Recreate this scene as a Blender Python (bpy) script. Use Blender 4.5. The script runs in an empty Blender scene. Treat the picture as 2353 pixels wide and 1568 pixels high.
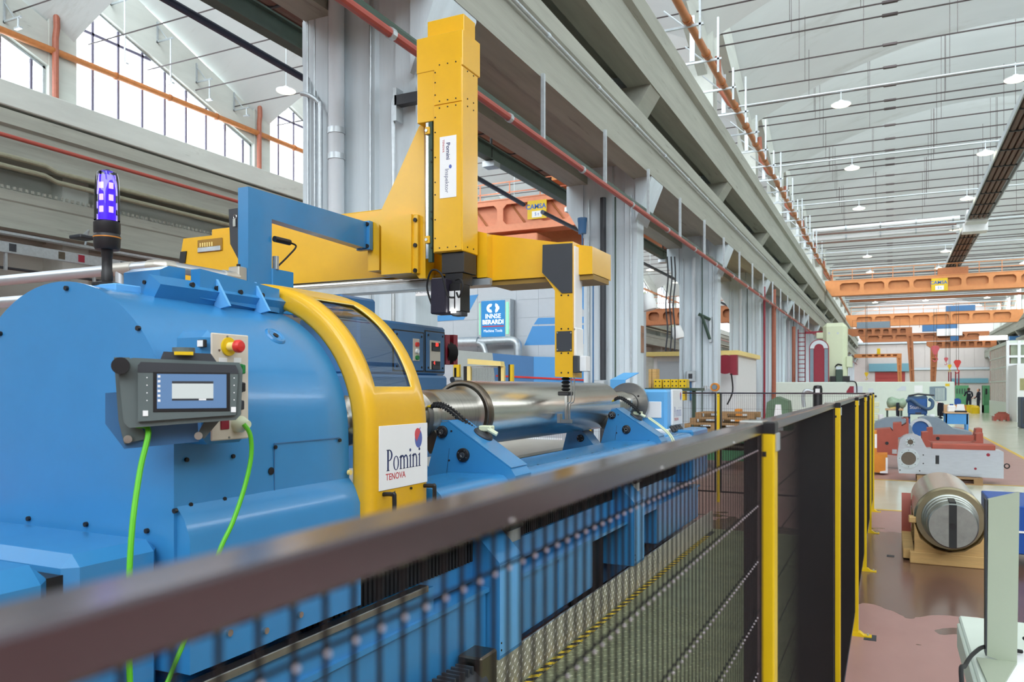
import bpy, bmesh, math, random
from mathutils import Vector, Matrix
random.seed(7)
SC = bpy.context.scene
COL = SC.collection
# ------------------------------------------------------------------ camera
FPX, CXP, HYP, CAMH = 1800.0, 1176.5, 892.0, 1.75
TH = math.atan((2045 - CXP) / FPX)
cd = bpy.data.cameras.new('camera')
cam = bpy.data.objects.new('camera', cd)
COL.objects.link(cam)
cam.location = (0, 0, CAMH)
cam.rotation_euler = (math.pi / 2, 0, TH)
cd.sensor_width = 36.0
cd.lens = 36.0 * FPX / 2353.0
cd.shift_x = 0.0
cd.shift_y = (HYP - 784.0) / 2353.0
cd.clip_start = 0.05
cd.clip_end = 400
cd.dof.use_dof = True
cd.dof.focus_distance = 4.6
cd.dof.aperture_fstop = 5.6
SC.camera = cam
# ------------------------------------------------------------------ view
SC.view_settings.view_transform = 'Standard'
SC.view_settings.look = 'None'
SC.view_settings.gamma = 1.0
SC.view_settings.use_curve_mapping = False
SC.view_settings.exposure = -0.42
SC.cycles.max_bounces = 8
SC.cycles.diffuse_bounces = 4
SC.cycles.glossy_bounces = 4
SC.cycles.transparent_max_bounces = 12
SC.cycles.sample_clamp_indirect = 6.0
SC.cycles.caustics_reflective = False
SC.cycles.caustics_refractive = False
# ------------------------------------------------------------------ sky (bright overcast)
wd = bpy.data.worlds.new('world')
SC.world = wd
wd.use_nodes = True
bg = wd.node_tree.nodes['Background']
bg.inputs[0].default_value = (0.90, 0.95, 1.0, 1)
bg.inputs[1].default_value = 8.0
# ------------------------------------------------------------------ daylight through the roof lights
def area(name, loc, rot, sx, sy, power, col=(1, 1, 1)):
    l = bpy.data.lights.new(name, 'AREA')
    l.shape = 'RECTANGLE'; l.size = sx; l.size_y = sy; l.energy = power; l.color = col
    o = bpy.data.objects.new(name, l)
    COL.objects.link(o); o.location = loc; o.rotation_euler = rot
    return o
BAYS = [8.9 + 10 * k for k in range(-3, 12)]
for yb in BAYS:
    # one north light per bay in each hall: the vertical glazing of the sawtooth roof, light falls inward and down
    area('daylight_rooflight', (4.65, yb + 0.8, 18.9), (math.radians(55), 0, 0), 15.0, 3.2, 150, (0.97, 0.985, 1.0))
    if yb < 70:
        area('daylight_rooflight', (-16.65, yb + 0.8, 18.9), (math.radians(55), 0, 0), 15.0, 3.2, 120, (0.97, 0.985, 1.0))

# ------------------------------------------------------------------ helpers
def lin(r, g, b):
    f = lambda v: ((v / 255) / 12.92 if v / 255 <= 0.04045 else (((v / 255) + 0.055) / 1.055) ** 2.4)
    return (f(r), f(g), f(b), 1.0)

MATS = {}
def mat(name, rgb, rough=0.5, metal=0.0, var=0.06, scale=6.0, bump=0.0, bscale=40.0, coat=0.0, spec=0.5, stretch=None, dirt=None, emit=None, estr=0.0, trans=0.0, alpha=1.0):
    """procedural material: base colour with soft noise variation, optional fine bump, optional stains"""
    m = bpy.data.materials.new(name)
    m.use_nodes = True
    nt = m.node_tree; N = nt.nodes; L = nt.links
    b = N['Principled BSDF']
    c = lin(*rgb)
    b.inputs['Roughness'].default_value = rough
    b.inputs['Metallic'].default_value = metal
    b.inputs['Specular IOR Level'].default_value = spec
    if coat:
        b.inputs['Coat Weight'].default_value = coat
        b.inputs['Coat Roughness'].default_value = 0.08
    tc = N.new('ShaderNodeTexCoord')
    src = tc.outputs['Object']
    if stretch:
        mp = N.new('ShaderNodeMapping'); mp.inputs['Scale'].default_value = stretch
        L.new(src, mp.inputs['Vector']); src = mp.outputs['Vector']
    if var > 0:
        no = N.new('ShaderNodeTexNoise'); no.inputs['Scale'].default_value = scale
        no.inputs['Detail'].default_value = 5.0; no.inputs['Roughness'].default_value = 0.6
        L.new(src, no.inputs['Vector'])
        mix = N.new('ShaderNodeMix'); mix.data_type = 'RGBA'
        mr = N.new('ShaderNodeMapRange'); mr.inputs['From Min'].default_value = 0.3; mr.inputs['From Max'].default_value = 0.7
        L.new(no.outputs['Fac'], mr.inputs['Value']); L.new(mr.outputs['Result'], mix.inputs['Factor'])
        mix.inputs['A'].default_value = tuple(max(0, v * (1 - var)) for v in c[:3]) + (1,)
        mix.inputs['B'].default_value = tuple(min(1, v * (1 + var)) for v in c[:3]) + (1,)
        out = mix.outputs['Result']
        if dirt:
            n2 = N.new('ShaderNodeTexNoise'); n2.inputs['Scale'].default_value = dirt[1]; n2.inputs['Detail'].default_value = 8
            n2.inputs['Roughness'].default_value = 0.7
            L.new(src, n2.inputs['Vector'])
            r2 = N.new('ShaderNodeMapRange'); r2.inputs['From Min'].default_value = dirt[2]; r2.inputs['From Max'].default_value = dirt[2] + 0.12
            L.new(n2.outputs['Fac'], r2.inputs['Value'])
            m2 = N.new('ShaderNodeMix'); m2.data_type = 'RGBA'
            L.new(r2.outputs['Result'], m2.inputs['Factor']); L.new(out, m2.inputs['A']); m2.inputs['B'].default_value = lin(*dirt[0])
            out = m2.outputs['Result']
        L.new(out, b.inputs['Base Color'])
    else:
        b.inputs['Base Color'].default_value = c
    if bump > 0:
        nb = N.new('ShaderNodeTexNoise'); nb.inputs['Scale'].default_value = bscale; nb.inputs['Detail'].default_value = 4
        L.new(src, nb.inputs['Vector'])
        bp = N.new('ShaderNodeBump'); bp.inputs['Strength'].default_value = bump; bp.inputs['Distance'].default_value = 0.01
        L.new(nb.outputs['Fac'], bp.inputs['Height']); L.new(bp.outputs['Normal'], b.inputs['Normal'])
    if emit:
        b.inputs['Emission Color'].default_value = lin(*emit); b.inputs['Emission Strength'].default_value = estr
    if trans:
        b.inputs['Transmission Weight'].default_value = trans
    if alpha < 1:
        b.inputs['Alpha'].default_value = alpha
    m.diffuse_color = c
    MATS[name] = m
    return m

BLUE = mat('blue_paint', (56, 134, 190), 0.27, var=0.03, coat=0.35, bump=0.03, bscale=250)
BLUED = mat('deep_and_shaded_blue', (56, 108, 156), 0.35, var=0.03, coat=0.2)
BLUEL = mat('light_blue_paint', (105, 178, 232), 0.35, var=0.02)
BLUEB = mat('bright_blue_paint', (70, 150, 215), 0.45, var=0.02)
YEL = mat('yellow_paint', (230, 178, 28), 0.30, var=0.03, coat=0.3, bump=0.04, bscale=160)
YELF = mat('yellow_fence_paint', (226, 190, 10), 0.42, var=0.03)
CREAMY = mat('pale_yellow_paint', (245, 222, 140), 0.45, var=0.02)
BLACK = mat('black_paint', (22, 21, 24), 0.42, var=0.08)
WIRE = mat('black_wire', (20, 18, 20), 0.5, var=0.1, spec=0.25)
GLINT = mat('weld_point', (196, 186, 194), 0.3, 0.7, var=0.05)
RAILM = mat('glossy_dark_rail', (116, 106, 112), 0.20, 0.9, var=0.06)
FRAMEB = mat('black_fence_paint', (30, 25, 28), 0.26, var=0.1, spec=1.0, coat=0.3)
DGREY = mat('dark_grey_plastic', (52, 56, 62), 0.5, var=0.05, bump=0.05, bscale=300)
HMIG = mat('grey_green_housing', (92, 104, 104), 0.5, var=0.04)
CHROME = mat('bright_steel', (205, 206, 202), 0.22, 1.0, var=0.04)
STEEL = mat('brushed_steel', (170, 170, 168), 0.32, 1.0, var=0.08, stretch=(1, 1, 6))
TUBE = mat('satin_aluminium', (205, 210, 216), 0.35, 0.85, var=0.03)
GALV = mat('galvanised_steel', (190, 198, 202), 0.4, 0.7, var=0.1, scale=12)
ALU = mat('milled_aluminium', (208, 214, 224), 0.30, 0.85, var=0.06, stretch=(1, 1, 8))
CONC = mat('grey_concrete', (160, 163, 152), 0.85, var=0.10, scale=1.6, stretch=(4, .3, 4), bump=0.3, bscale=18, dirt=((116, 117, 106), 1.3, 0.60))
CONCC = mat('column_concrete', (206, 220, 227), 0.75, var=0.06, scale=2.0, stretch=(3, 3, .25), bump=0.2, bscale=14, dirt=((160, 165, 168), 1.8, 0.63))
CONCW = mat('wall_concrete', (200, 205, 198), 0.85, var=0.07, scale=1.2, stretch=(2, .4, 2), bump=0.2, bscale=10, dirt=((150, 152, 146), .9, 0.62))
SHELL = mat('ceiling_plaster', (216, 222, 222), 0.9, var=0.035, scale=.5, stretch=(.35, 2.6, 1), dirt=((198, 203, 200), .35, 0.56))
WHITE = mat('white_paint', (232, 236, 236), 0.5, var=0.02)
PALE = mat('pale_green_white_paint', (214, 226, 214), 0.45, var=0.02)
CREAM = mat('cream_paint', (214, 222, 190), 0.4, var=0.02)
PGREY = mat('panel_grey', (205, 214, 220), 0.5, var=0.02)
REDP = mat('red_pipe_paint', (164, 72, 60), 0.45, var=0.08)
DRED = mat('dark_red_paint', (140, 30, 50), 0.45, var=0.05)
OXIDE = mat('red_oxide_primer', (160, 78, 62), 0.55, var=0.10, scale=4)
ORANGE = mat('orange_crane_paint', (214, 142, 84), 0.5, var=0.06, scale=3)
ORANGED = mat('dark_orange_paint', (176, 110, 66), 0.5, var=0.08)
OPIPE = mat('ochre_pipe', (188, 120, 66), 0.45, var=0.10)
DGREEN = mat('dark_green_paint', (52, 74, 62), 0.45, var=0.08)
GREENP = mat('green_machine_paint', (86, 150, 104), 0.5, var=0.07)
GCABLE = mat('green_cable', (92, 190, 30), 0.45, var=0.02)
WOOD = mat('pale_timber', (205, 168, 108), 0.7, var=0.16, scale=3, stretch=(.6, 6, 6), bump=0.15, bscale=20)
WOODT = mat('bench_top_wood', (206, 172, 130), 0.5, var=0.1, stretch=(.5, 6, 6))
BROWN = mat('brown_heater_panel', (108, 78, 66), 0.5, var=0.12)
PLASTW = mat('white_plastic', (238, 240, 240), 0.4, var=0.01)
RUBBER = mat('black_rubber', (20, 20, 22), 0.7, var=0.1)
TANK = mat('blue_tank_paint', (34, 92, 158), 0.4, var=0.06)
HOSEB = mat('blue_grey_hose', (60, 90, 122), 0.5, var=0.08)
GREYC = mat('grey_casting_paint', (120, 138, 150), 0.45, var=0.06)
DBLUEP = mat('navy_blue_plastic', (22, 78, 160), 0.45, var=0.05)
NAVY = mat('navy_cloth', (24, 28, 42), 0.85, var=0.15, scale=20)
SKIN = mat('skin', (214, 160, 132), 0.55, var=0.05)
HAIR = mat('brown_hair', (70, 48, 34), 0.8, var=0.2, scale=40)
BEIGE = mat('beige_panel_paint', (214, 206, 190), 0.5, var=0.04)
REDB = mat('red_plastic', (214, 52, 46), 0.35, var=0.03)
GREENB = mat('green_plastic', (24, 120, 58), 0.35, var=0.03)
PAPER = mat('white_paper', (240, 242, 242), 0.7, var=0.01)
OCHRE = mat('orange_machine_paint', (214, 134, 40), 0.5, var=0.07)
GLINE = mat('yellow_floor_paint', (220, 180, 40), 0.4, var=0.08)
INK = mat('ink_navy', (44, 58, 104), 0.5, var=0)
INKR = mat('ink_red', (196, 70, 72), 0.5, var=0)
INKB = mat('ink_blue', (30, 96, 180), 0.5, var=0)
INKK = mat('ink_black', (30, 30, 34), 0.5, var=0)
LBLUE = mat('sky_blue_print', (84, 162, 226), 0.5, var=0.01)
LAMP = mat('lamp_glow', (255, 250, 225), 0.4, var=0, emit=(255, 247, 205), estr=6.0)
TUBEL = mat('tube_light_glow', (255, 255, 255), 0.4, var=0, emit=(255, 255, 255), estr=6.0)
LEDP = mat('violet_led', (190, 160, 255), 0.3, var=0, emit=(200, 186, 255), estr=3.2)
LEDB = mat('violet_core', (60, 20, 190), 0.3, var=0, emit=(84, 36, 235), estr=1.6)
LEDG = mat('green_strip', (150, 240, 190), 0.3, var=0, emit=(130, 240, 180), estr=0.9)
LEDR = mat('red_digit', (255, 70, 60), 0.3, var=0, emit=(255, 60, 50), estr=3.0)
SCRB = mat('screen_blue', (36, 50, 70), 0.3, var=0, emit=(112, 152, 200), estr=0.95)
SCRW = mat('screen_white', (80, 84, 84), 0.3, var=0, emit=(226, 236, 236), estr=1.0)
SIGNB = mat('sign_blue', (50, 140, 205), 0.3, var=0, emit=(52, 146, 212), estr=0.35)
SIGNW = mat('sign_white', (245, 248, 250), 0.3, var=0, emit=(250, 252, 255), estr=0.8)
SIGNR = mat('sign_red', (205, 50, 56), 0.3, var=0, emit=(205, 50, 56), estr=0.4)
SPOTE = mat('work_light', (255, 255, 255), 0.3, var=0, emit=(255, 252, 245), estr=14.0)

def glass_mat(name, tint, a):
    m = bpy.data.materials.new(name); m.use_nodes = True
    N = m.node_tree.nodes; L = m.node_tree.links
    N.remove(N['Principled BSDF'])
    tr = N.new('ShaderNodeBsdfTransparent'); tr.inputs[0].default_value = lin(*tint)
    gl = N.new('ShaderNodeBsdfGlossy'); gl.inputs['Roughness'].default_value = 0.03
    mx = N.new('ShaderNodeMixShader'); fr = N.new('ShaderNodeFresnel'); fr.inputs['IOR'].default_value = 1.45
    ad = N.new('ShaderNodeMath'); ad.operation = 'ADD'; ad.inputs[1].default_value = a
    L.new(fr.outputs[0], ad.inputs[0]); L.new(ad.outputs[0], mx.inputs[0])
    L.new(tr.outputs[0], mx.inputs[1]); L.new(gl.outputs[0], mx.inputs[2])
    L.new(mx.outputs[0], N['Material Output'].inputs['Surface'])
    return m
MULL = mat('mullion_grey', (96, 92, 112), .5, var=.05)
RODM = mat('tie_rod_brown', (78, 70, 70), .5, .4, var=.1)
PWOOD = mat('weathered_timber', (150, 118, 82), .8, var=.2, scale=3, stretch=(.6, 6, 6))
GLASS = glass_mat('clear_glass', (235, 242, 242), 0.06)
GLASSW = glass_mat('window_glass', (250, 252, 255), 0.0)
GLASSD = glass_mat('smoked_glass', (190, 205, 215), 0.10)

class MB:
    """collects shapes into one mesh"""
    def __init__(s): s.v = []; s.f = []; s.mi = []; s.cur = 0
    def add(s, vs, fs):
        o = len(s.v); s.v += [tuple(v) for v in vs]; s.f += [tuple(i + o for i in f) for f in fs]; s.mi += [s.cur] * len(fs)
        return s
    def box(s, x0, x1, y0, y1, z0, z1, b=0.0):
        if x0 > x1: x0, x1 = x1, x0
        if y0 > y1: y0, y1 = y1, y0
        if z0 > z1: z0, z1 = z1, z0
        b = min(b, (x1 - x0) * .49, (y1 - y0) * .49, (z1 - z0) * .49)
        if b <= 0:
            vs = [(x, y, z) for x in (x0, x1) for y in (y0, y1) for z in (z0, z1)]
            return s.add(vs, [(0, 1, 3, 2), (4, 6, 7, 5), (0, 4, 5, 1), (2, 3, 7, 6), (0, 2, 6, 4), (1, 5, 7, 3)])
        cx, cy, cz = (x0 + x1) / 2, (y0 + y1) / 2, (z0 + z1) / 2
        hx, hy, hz = (x1 - x0) / 2, (y1 - y0) / 2, (z1 - z0) / 2
        vs = []; idx = {}
        for sx in (-1, 1):
            for sy in (-1, 1):
                for sz in (-1, 1):
                    for a in range(3):
                        p = [sx * hx, sy * hy, sz * hz]
                        for k in range(3):
                            if k != a: p[k] -= (sx, sy, sz)[k] * b
                        idx[(sx, sy, sz, a)] = len(vs); vs.append((cx + p[0], cy + p[1], cz + p[2]))
        fs = []
        def q(ks):
            pts = [Vector(vs[k]) for k in ks]; ctr = sum(pts, Vector()) / len(pts)
            n = (pts[1] - pts[0]).cross(pts[2] - pts[0])
            if n.dot(ctr - Vector((cx, cy, cz))) < 0: ks = ks[::-1]
            fs.append(tuple(ks))
        cyc = [(-1, -1), (1, -1), (1, 1), (-1, 1)]
        for a in range(3):
            for sg in (-1, 1):
                ks = []
                for u, v in cyc:
                    t = [0, 0, 0]; t[a] = sg; t[(a + 1) % 3] = u; t[(a + 2) % 3] = v
                    ks.append(idx[(t[0], t[1], t[2], a)])
                q(ks)
        for a in range(3):
            b1, b2 = (a + 1) % 3, (a + 2) % 3
            for u in (-1, 1):
                for v in (-1, 1):
                    ks = []
                    for sg, fa in ((-1, b1), (1, b1), (1, b2), (-1, b2)):
                        t = [0, 0, 0]; t[a] = sg; t[b1] = u; t[b2] = v
                        ks.append(idx[(t[0], t[1], t[2], fa)])
                    q(ks)
        for sx in (-1, 1):
            for sy in (-1, 1):
                for sz in (-1, 1):
                    q([idx[(sx, sy, sz, a)] for a in range(3)])
        return s.add(vs, fs)
    def quad(s, *p):
        return s.add(list(p), [tuple(range(len(p)))])
    def rod(s, p, q, r, n=10, r2=None, caps=True):
        p = Vector(p); q = Vector(q); d = q - p
        if d.length < 1e-7: return s
        d.normalize(); u = d.orthogonal().normalized(); w = d.cross(u)
        r2 = r if r2 is None else r2
        vs = []
        for c, rr in ((p, r), (q, r2)):
            for i in range(n):
                a = 2 * math.pi * i / n
                vs.append(c + (u * math.cos(a) + w * math.sin(a)) * rr)
        fs = [(i, (i + 1) % n, n + (i + 1) % n, n + i) for i in range(n)]
        if caps: fs += [tuple(range(n - 1, -1, -1)), tuple(range(n, 2 * n))]
        return s.add(vs, fs)
    def tube(s, pts, r, n=8, caps=True):
        pts = [Vector(p) for p in pts]
        rs = r if isinstance(r, (list, tuple)) else [r] * len(pts)
        T = []
        for i in range(len(pts)):
            t = pts[min(i + 1, len(pts) - 1)] - pts[max(i - 1, 0)]
            T.append(t.normalized())
        u = T[0].orthogonal().normalized(); vs = []
        for i, p in enumerate(pts):
            if i:
                u = (u - T[i] * u.dot(T[i]))
                u = u.normalized() if u.length > 1e-6 else T[i].orthogonal().normalized()
            w = T[i].cross(u)
            for k in range(n):
                a = 2 * math.pi * k / n
                vs.append(p + (u * math.cos(a) + w * math.sin(a)) * rs[i])
        fs = []
        for i in range(len(pts) - 1):
            for k in range(n):
                fs.append((i * n + k, i * n + (k + 1) % n, (i + 1) * n + (k + 1) % n, (i + 1) * n + k))
        if caps:
            fs += [tuple(range(n - 1, -1, -1)), tuple((len(pts) - 1) * n + k for k in range(n))]
        return s.add(vs, fs)
    def lathe(s, o, axis, prof, n=32, a0=0.0, a1=2 * math.pi, up=None):
        """prof: list of (t along axis, radius)"""
        o = Vector(o); d = Vector(axis).normalized()
        u = Vector(up).normalized() if up else d.orthogonal().normalized()
        w = d.cross(u); full = abs(a1 - a0 - 2 * math.pi) < 1e-6
        m = n if full else n + 1
        vs = []
        for t, r in prof:
            for k in range(m):
                a = a0 + (a1 - a0) * k / n
                vs.append(o + d * t + (u * math.cos(a) + w * math.sin(a)) * r)
        fs = []
        for i in range(len(prof) - 1):
            for k in range(n):
                k2 = (k + 1) % m
                fs.append((i * m + k, i * m + k2, (i + 1) * m + k2, (i + 1) * m + k))
        return s.add(vs, fs)
    def prism(s, poly, axis, t0, t1):
        """poly of 2D points; axis 'x': (y,z), 'y': (x,z), 'z': (x,y), extruded from t0 to t1"""
        f = {'x': lambda a, b, t: (t, a, b), 'y': lambda a, b, t: (a, t, b), 'z': lambda a, b, t: (a, b, t)}[axis]
        n = len(poly)
        vs = [f(a, b, t0) for a, b in poly] + [f(a, b, t1) for a, b in poly]
        fs = [(i, (i + 1) % n, n + (i + 1) % n, n + i) for i in range(n)] + [tuple(range(n - 1, -1, -1)), tuple(range(n, 2 * n))]
        return s.add(vs, fs)
    def holed(s, x0, x1, z0, z1, holes, axis, t0, t1):
        """plate with rectangular holes side by side, chamfered corners; holes (a0,a1,b0,b1,ch) inside x0..x1, z0..z1, sorted along a"""
        cuts = []
        prev = x0
        for (a0, a1, b0, b1, ch) in holes:
            s.prism([(prev, z0), (a0, z0), (a0, z1), (prev, z1)], axis, t0, t1)
            s.prism([(a0, z0), (a1, z0), (a1, b0), (a0, b0)], axis, t0, t1)
            s.prism([(a0, b1), (a1, b1), (a1, z1), (a0, z1)], axis, t0, t1)
            if ch:
                s.prism([(a0, b0), (a0 + ch, b0), (a0, b0 + ch)], axis, t0, t1)
                s.prism([(a1, b0), (a1, b0 + ch), (a1 - ch, b0)], axis, t0, t1)
                s.prism([(a0, b1), (a0, b1 - ch), (a0 + ch, b1)], axis, t0, t1)
                s.prism([(a1, b1), (a1 - ch, b1), (a1, b1 - ch)], axis, t0, t1)
            prev = a1
        s.prism([(prev, z0), (x1, z0), (x1, z1), (prev, z1)], axis, t0, t1)
        return s
    def mesh(s, name, m, sharp=0.6, smooth=True):
        me = bpy.data.meshes.new(name)
        me.from_pydata(s.v, [], s.f)
        bm = bmesh.new(); bm.from_mesh(me)
        bmesh.ops.recalc_face_normals(bm, faces=bm.faces)
        bm.to_mesh(me); bm.free()
        ms = m if isinstance(m, (list, tuple)) else [m]
        for x in ms: me.materials.append(x)
        if len(ms) > 1:
            for p, i in zip(me.polygons, s.mi): p.material_index = i
        if smooth:
            me.polygons.foreach_set('use_smooth', [True] * len(me.polygons))
            me.set_sharp_from_angle(angle=sharp)
        return me
    def build(s, name, m, parent=None, kind=None, loc=None, sharp=0.6, label=None):
        o = bpy.data.objects.new(name, s.mesh(name, m, sharp))
        COL.objects.link(o)
        if parent is not None:
            o.parent = parent
            if loc is None:   # geometry given in world coordinates
                o.matrix_parent_inverse = WM(parent).inverted()
        if loc is not None: o.location = loc
        if kind: o['kind'] = kind
        if label: o['label'] = label
        return o

def WM(o):
    """world matrix without a depsgraph update"""
    m = o.matrix_basis.copy()
    return WM(o.parent) @ o.matrix_parent_inverse @ m if o.parent else m

def tag(o, label=None, cat=None, group=None, kind=None):
    if label: o['label'] = label
    if cat: o['category'] = cat
    if group: o['group'] = group
    if kind: o['kind'] = kind
    return o
def thing(name, label, cat, loc=(0, 0, 0), group=None, rz=0.0):
    o = bpy.data.objects.new(name, None); COL.objects.link(o)
    o.empty_display_size = 0.1
    o.location = loc; o.rotation_euler = (0, 0, rz)
    return tag(o, label, cat, group)
KIDS = {}
def copy_tree(o, loc=None, label=None, rz=None, parent=None):
    c = o.copy(); COL.objects.link(c)
    if parent is not None: c.parent = parent
    if loc is not None: c.location = loc
    if rz is not None: c.rotation_euler = (0, 0, rz)
    if label: c['label'] = label
    for ch in list(o.children): copy_tree(ch, parent=c)
    return c
def struct(name, mb, m, sharp=0.6):
    return mb.build(name, m, kind='structure', sharp=sharp)
def text(name, body, m, parent, size, mw, ext=0.0006, align='CENTER', font=None, sx=1.0, bold=0.0):
    """lettering as a mesh; local x to the right, y up, z out of the surface"""
    cu = bpy.data.curves.new(name, 'FONT'); cu.body = body; cu.size = size; cu.extrude = ext; cu.align_x = align; cu.align_y = 'CENTER'
    cu.offset = bold; cu.resolution_u = 3
    o = bpy.data.objects.new(name, cu); COL.objects.link(o)
    dg = bpy.context.evaluated_depsgraph_get()
    me = bpy.data.meshes.new_from_object(o.evaluated_get(dg))
    bpy.data.objects.remove(o); bpy.data.curves.remove(cu)
    me.materials.clear(); me.materials.append(m)
    for v in me.vertices: v.co.x *= sx
    t = bpy.data.objects.new(name, me); COL.objects.link(t)
    if parent is not None:
        t.parent = parent
        t.matrix_parent_inverse = WM(parent).inverted()
    t.matrix_basis = mw
    return t
def frame(o, right, up):
    """matrix with local x=right, y=up, z=right x up at o"""
    r = Vector(right).normalized(); u = Vector(up).normalized(); n = r.cross(u)
    m = Matrix((r, u, n)).transposed().to_4x4(); m.translation = Vector(o)
    return m
def arcpts(c, r, a0, a1, n, plane='xz', off=0.0):
    out = []
    for i in range(n + 1):
        a = a0 + (a1 - a0) * i / n
        out.append((c[0] + r * math.cos(a), c[1] + r * math.sin(a)))
    return out
def smooth_path(pts, n=6):
    """Catmull-Rom through the points"""
    P = [Vector(p) for p in pts]; out = []
    for i in range(len(P) - 1):
        p0, p1, p2, p3 = P[max(i - 1, 0)], P[i], P[i + 1], P[min(i + 2, len(P) - 1)]
        for k in range(n):
            t = k / n
            out.append(0.5 * ((2 * p1) + (p2 - p0) * t + (2 * p0 - 5 * p1 + 4 * p2 - p3) * t * t + (3 * p1 - p0 - 3 * p2 + p3) * t ** 3))
    out.append(P[-1]); return out
ORD = ['first', 'second', 'third', 'fourth', 'fifth', 'sixth', 'seventh', 'eighth', 'ninth', 'tenth', 'eleventh', 'twelfth', 'thirteenth', 'fourteenth', 'fifteenth', 'sixteenth', 'seventeenth', 'eighteenth', 'nineteenth', 'twentieth', 'twenty-first', 'twenty-second', 'twenty-third', 'twenty-fourth']

# =================================================================== STRUCTURE
YEND = 155.0
# ---- floor: red-brown resin, cream aisles
def floor_material():
    m = bpy.data.materials.new('resin_floor'); m.use_nodes = True
    nt = m.node_tree; N = nt.nodes; L = nt.links; b = N['Principled BSDF']
    geo = N.new('ShaderNodeNewGeometry'); sep = N.new('ShaderNodeSeparateXYZ'); L.new(geo.outputs['Position'], sep.inputs[0])
    def noise(sc, det=6, stretch=None):
        n = N.new('ShaderNodeTexNoise'); n.inputs['Scale'].default_value = sc; n.inputs['Detail'].default_value = det
        if stretch:
            mp = N.new('ShaderNodeMapping'); mp.inputs['Scale'].default_value = stretch
            L.new(geo.outputs['Position'], mp.inputs[0]); L.new(mp.outputs[0], n.inputs['Vector'])
        else: L.new(geo.outputs['Position'], n.inputs['Vector'])
        return n.outputs['Fac']
    def mth(op, a, c, d=None):
        n = N.new('ShaderNodeMath'); n.operation = op
        for i, v in enumerate((a, c, d)):
            if v is None: continue
            if isinstance(v, (int, float)): n.inputs[i].default_value = v
            else: L.new(v, n.inputs[i])
        return n.outputs[0]
    def mixc(f, a, c):
        n = N.new('ShaderNodeMix'); n.data_type = 'RGBA'
        L.new(f, n.inputs['Factor']) if not isinstance(f, (int, float)) else None
        for k, v in (('A', a), ('B', c)):
            if isinstance(v, tuple): n.inputs[k].default_value = v
            else: L.new(v, n.inputs[k])
        return n.outputs['Result']
    X, Y = sep.outputs[0], sep.outputs[1]
    # worn, dusty zone of the brown resin
    yy = mth('ADD', Y, mth('MULTIPLY', mth('SUBTRACT', noise(1.3, 3), 0.5), 3.2))
    worn = mth('LESS_THAN', yy, 6.7)
    worn2 = mth('GREATER_THAN', yy, 10.6)
    wornm = mth('MAXIMUM', worn, worn2)
    scuff = mth('MULTIPLY', noise(5, 8, (1, .5, 1)), 0.7)
    br = mixc(wornm, lin(108, 80, 66), lin(176, 134, 126))
    br = mixc(mth('MULTIPLY', scuff, 0.5), br, lin(126, 88, 80))
    # cream zones
    c1 = mth('MULTIPLY', mth('GREATER_THAN', Y, 12.45), mth('LESS_THAN', Y, 16.45))
    c2 = mth('MULTIPLY', mth('GREATER_THAN', X, 3.0), mth('GREATER_THAN', Y, 16.4))
    c3 = mth('MULTIPLY', mth('GREATER_THAN', Y, 40.0), mth('GREATER_THAN', X, -3.0))
    cr = mth('MULTIPLY', mth('MAXIMUM', mth('MAXIMUM', c1, c2), c3), mth('GREATER_THAN', X, -1.0))
    crc = mixc(noise(.8, 6), lin(180, 184, 158), lin(206, 208, 188))
    col = mixc(cr, br, crc)
    L.new(col, b.inputs['Base Color'])
    r = mth('ADD', 0.16, mth('MULTIPLY', wornm, 0.16))
    r = mth('SUBTRACT', r, mth('MULTIPLY', cr, 0.17))
    r = mth('ADD', r, mth('MULTIPLY', scuff, 0.10))
    L.new(r, b.inputs['Roughness'])
    b.inputs['Specular IOR Level'].default_value = 0.55
    nb = noise(1.1, 2); bp = N.new('ShaderNodeBump'); bp.inputs['Strength'].default_value = 0.12; bp.inputs['Distance'].default_value = 0.03
    L.new(nb, bp.inputs['Height']); L.new(bp.outputs[0], b.inputs['Normal'])
    return m
FLOORM = floor_material()
struct('floor', MB().box(-30, 20, -22, YEND + 2, -0.2, 0.0), FLOORM)
# yellow lines edging the cream aisles
def line_strip(pts, w=0.10):
    mb = MB(); n = len(pts); vs = []
    for i, p in enumerate(pts):
        a = Vector(pts[max(i - 1, 0)]); b_ = Vector(pts[min(i + 1, n - 1)]); d = (b_ - a).normalized(); q = Vector((-d.y, d.x)) * w / 2
        vs += [(p[0] + q.x, p[1] + q.y, 0.002), (p[0] - q.x, p[1] - q.y, 0.002)]
    mb.add(vs, [(2 * i, 2 * i + 1, 2 * i + 3, 2 * i + 2) for i in range(n - 1)])
    return mb
struct('trim_1', line_strip([(-0.9, 12.42), (4.5, 12.5)]), GLINE)
struct('trim_2', line_strip([(-0.9, 16.5), (2.2, 16.5), (2.7, 16.8), (2.95, 17.6), (3.0, 18.6), (3.0, 40)]), GLINE)
struct('trim_3', line_strip([(4.5, 12.5), (13, 12.6)]), GLINE)

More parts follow.
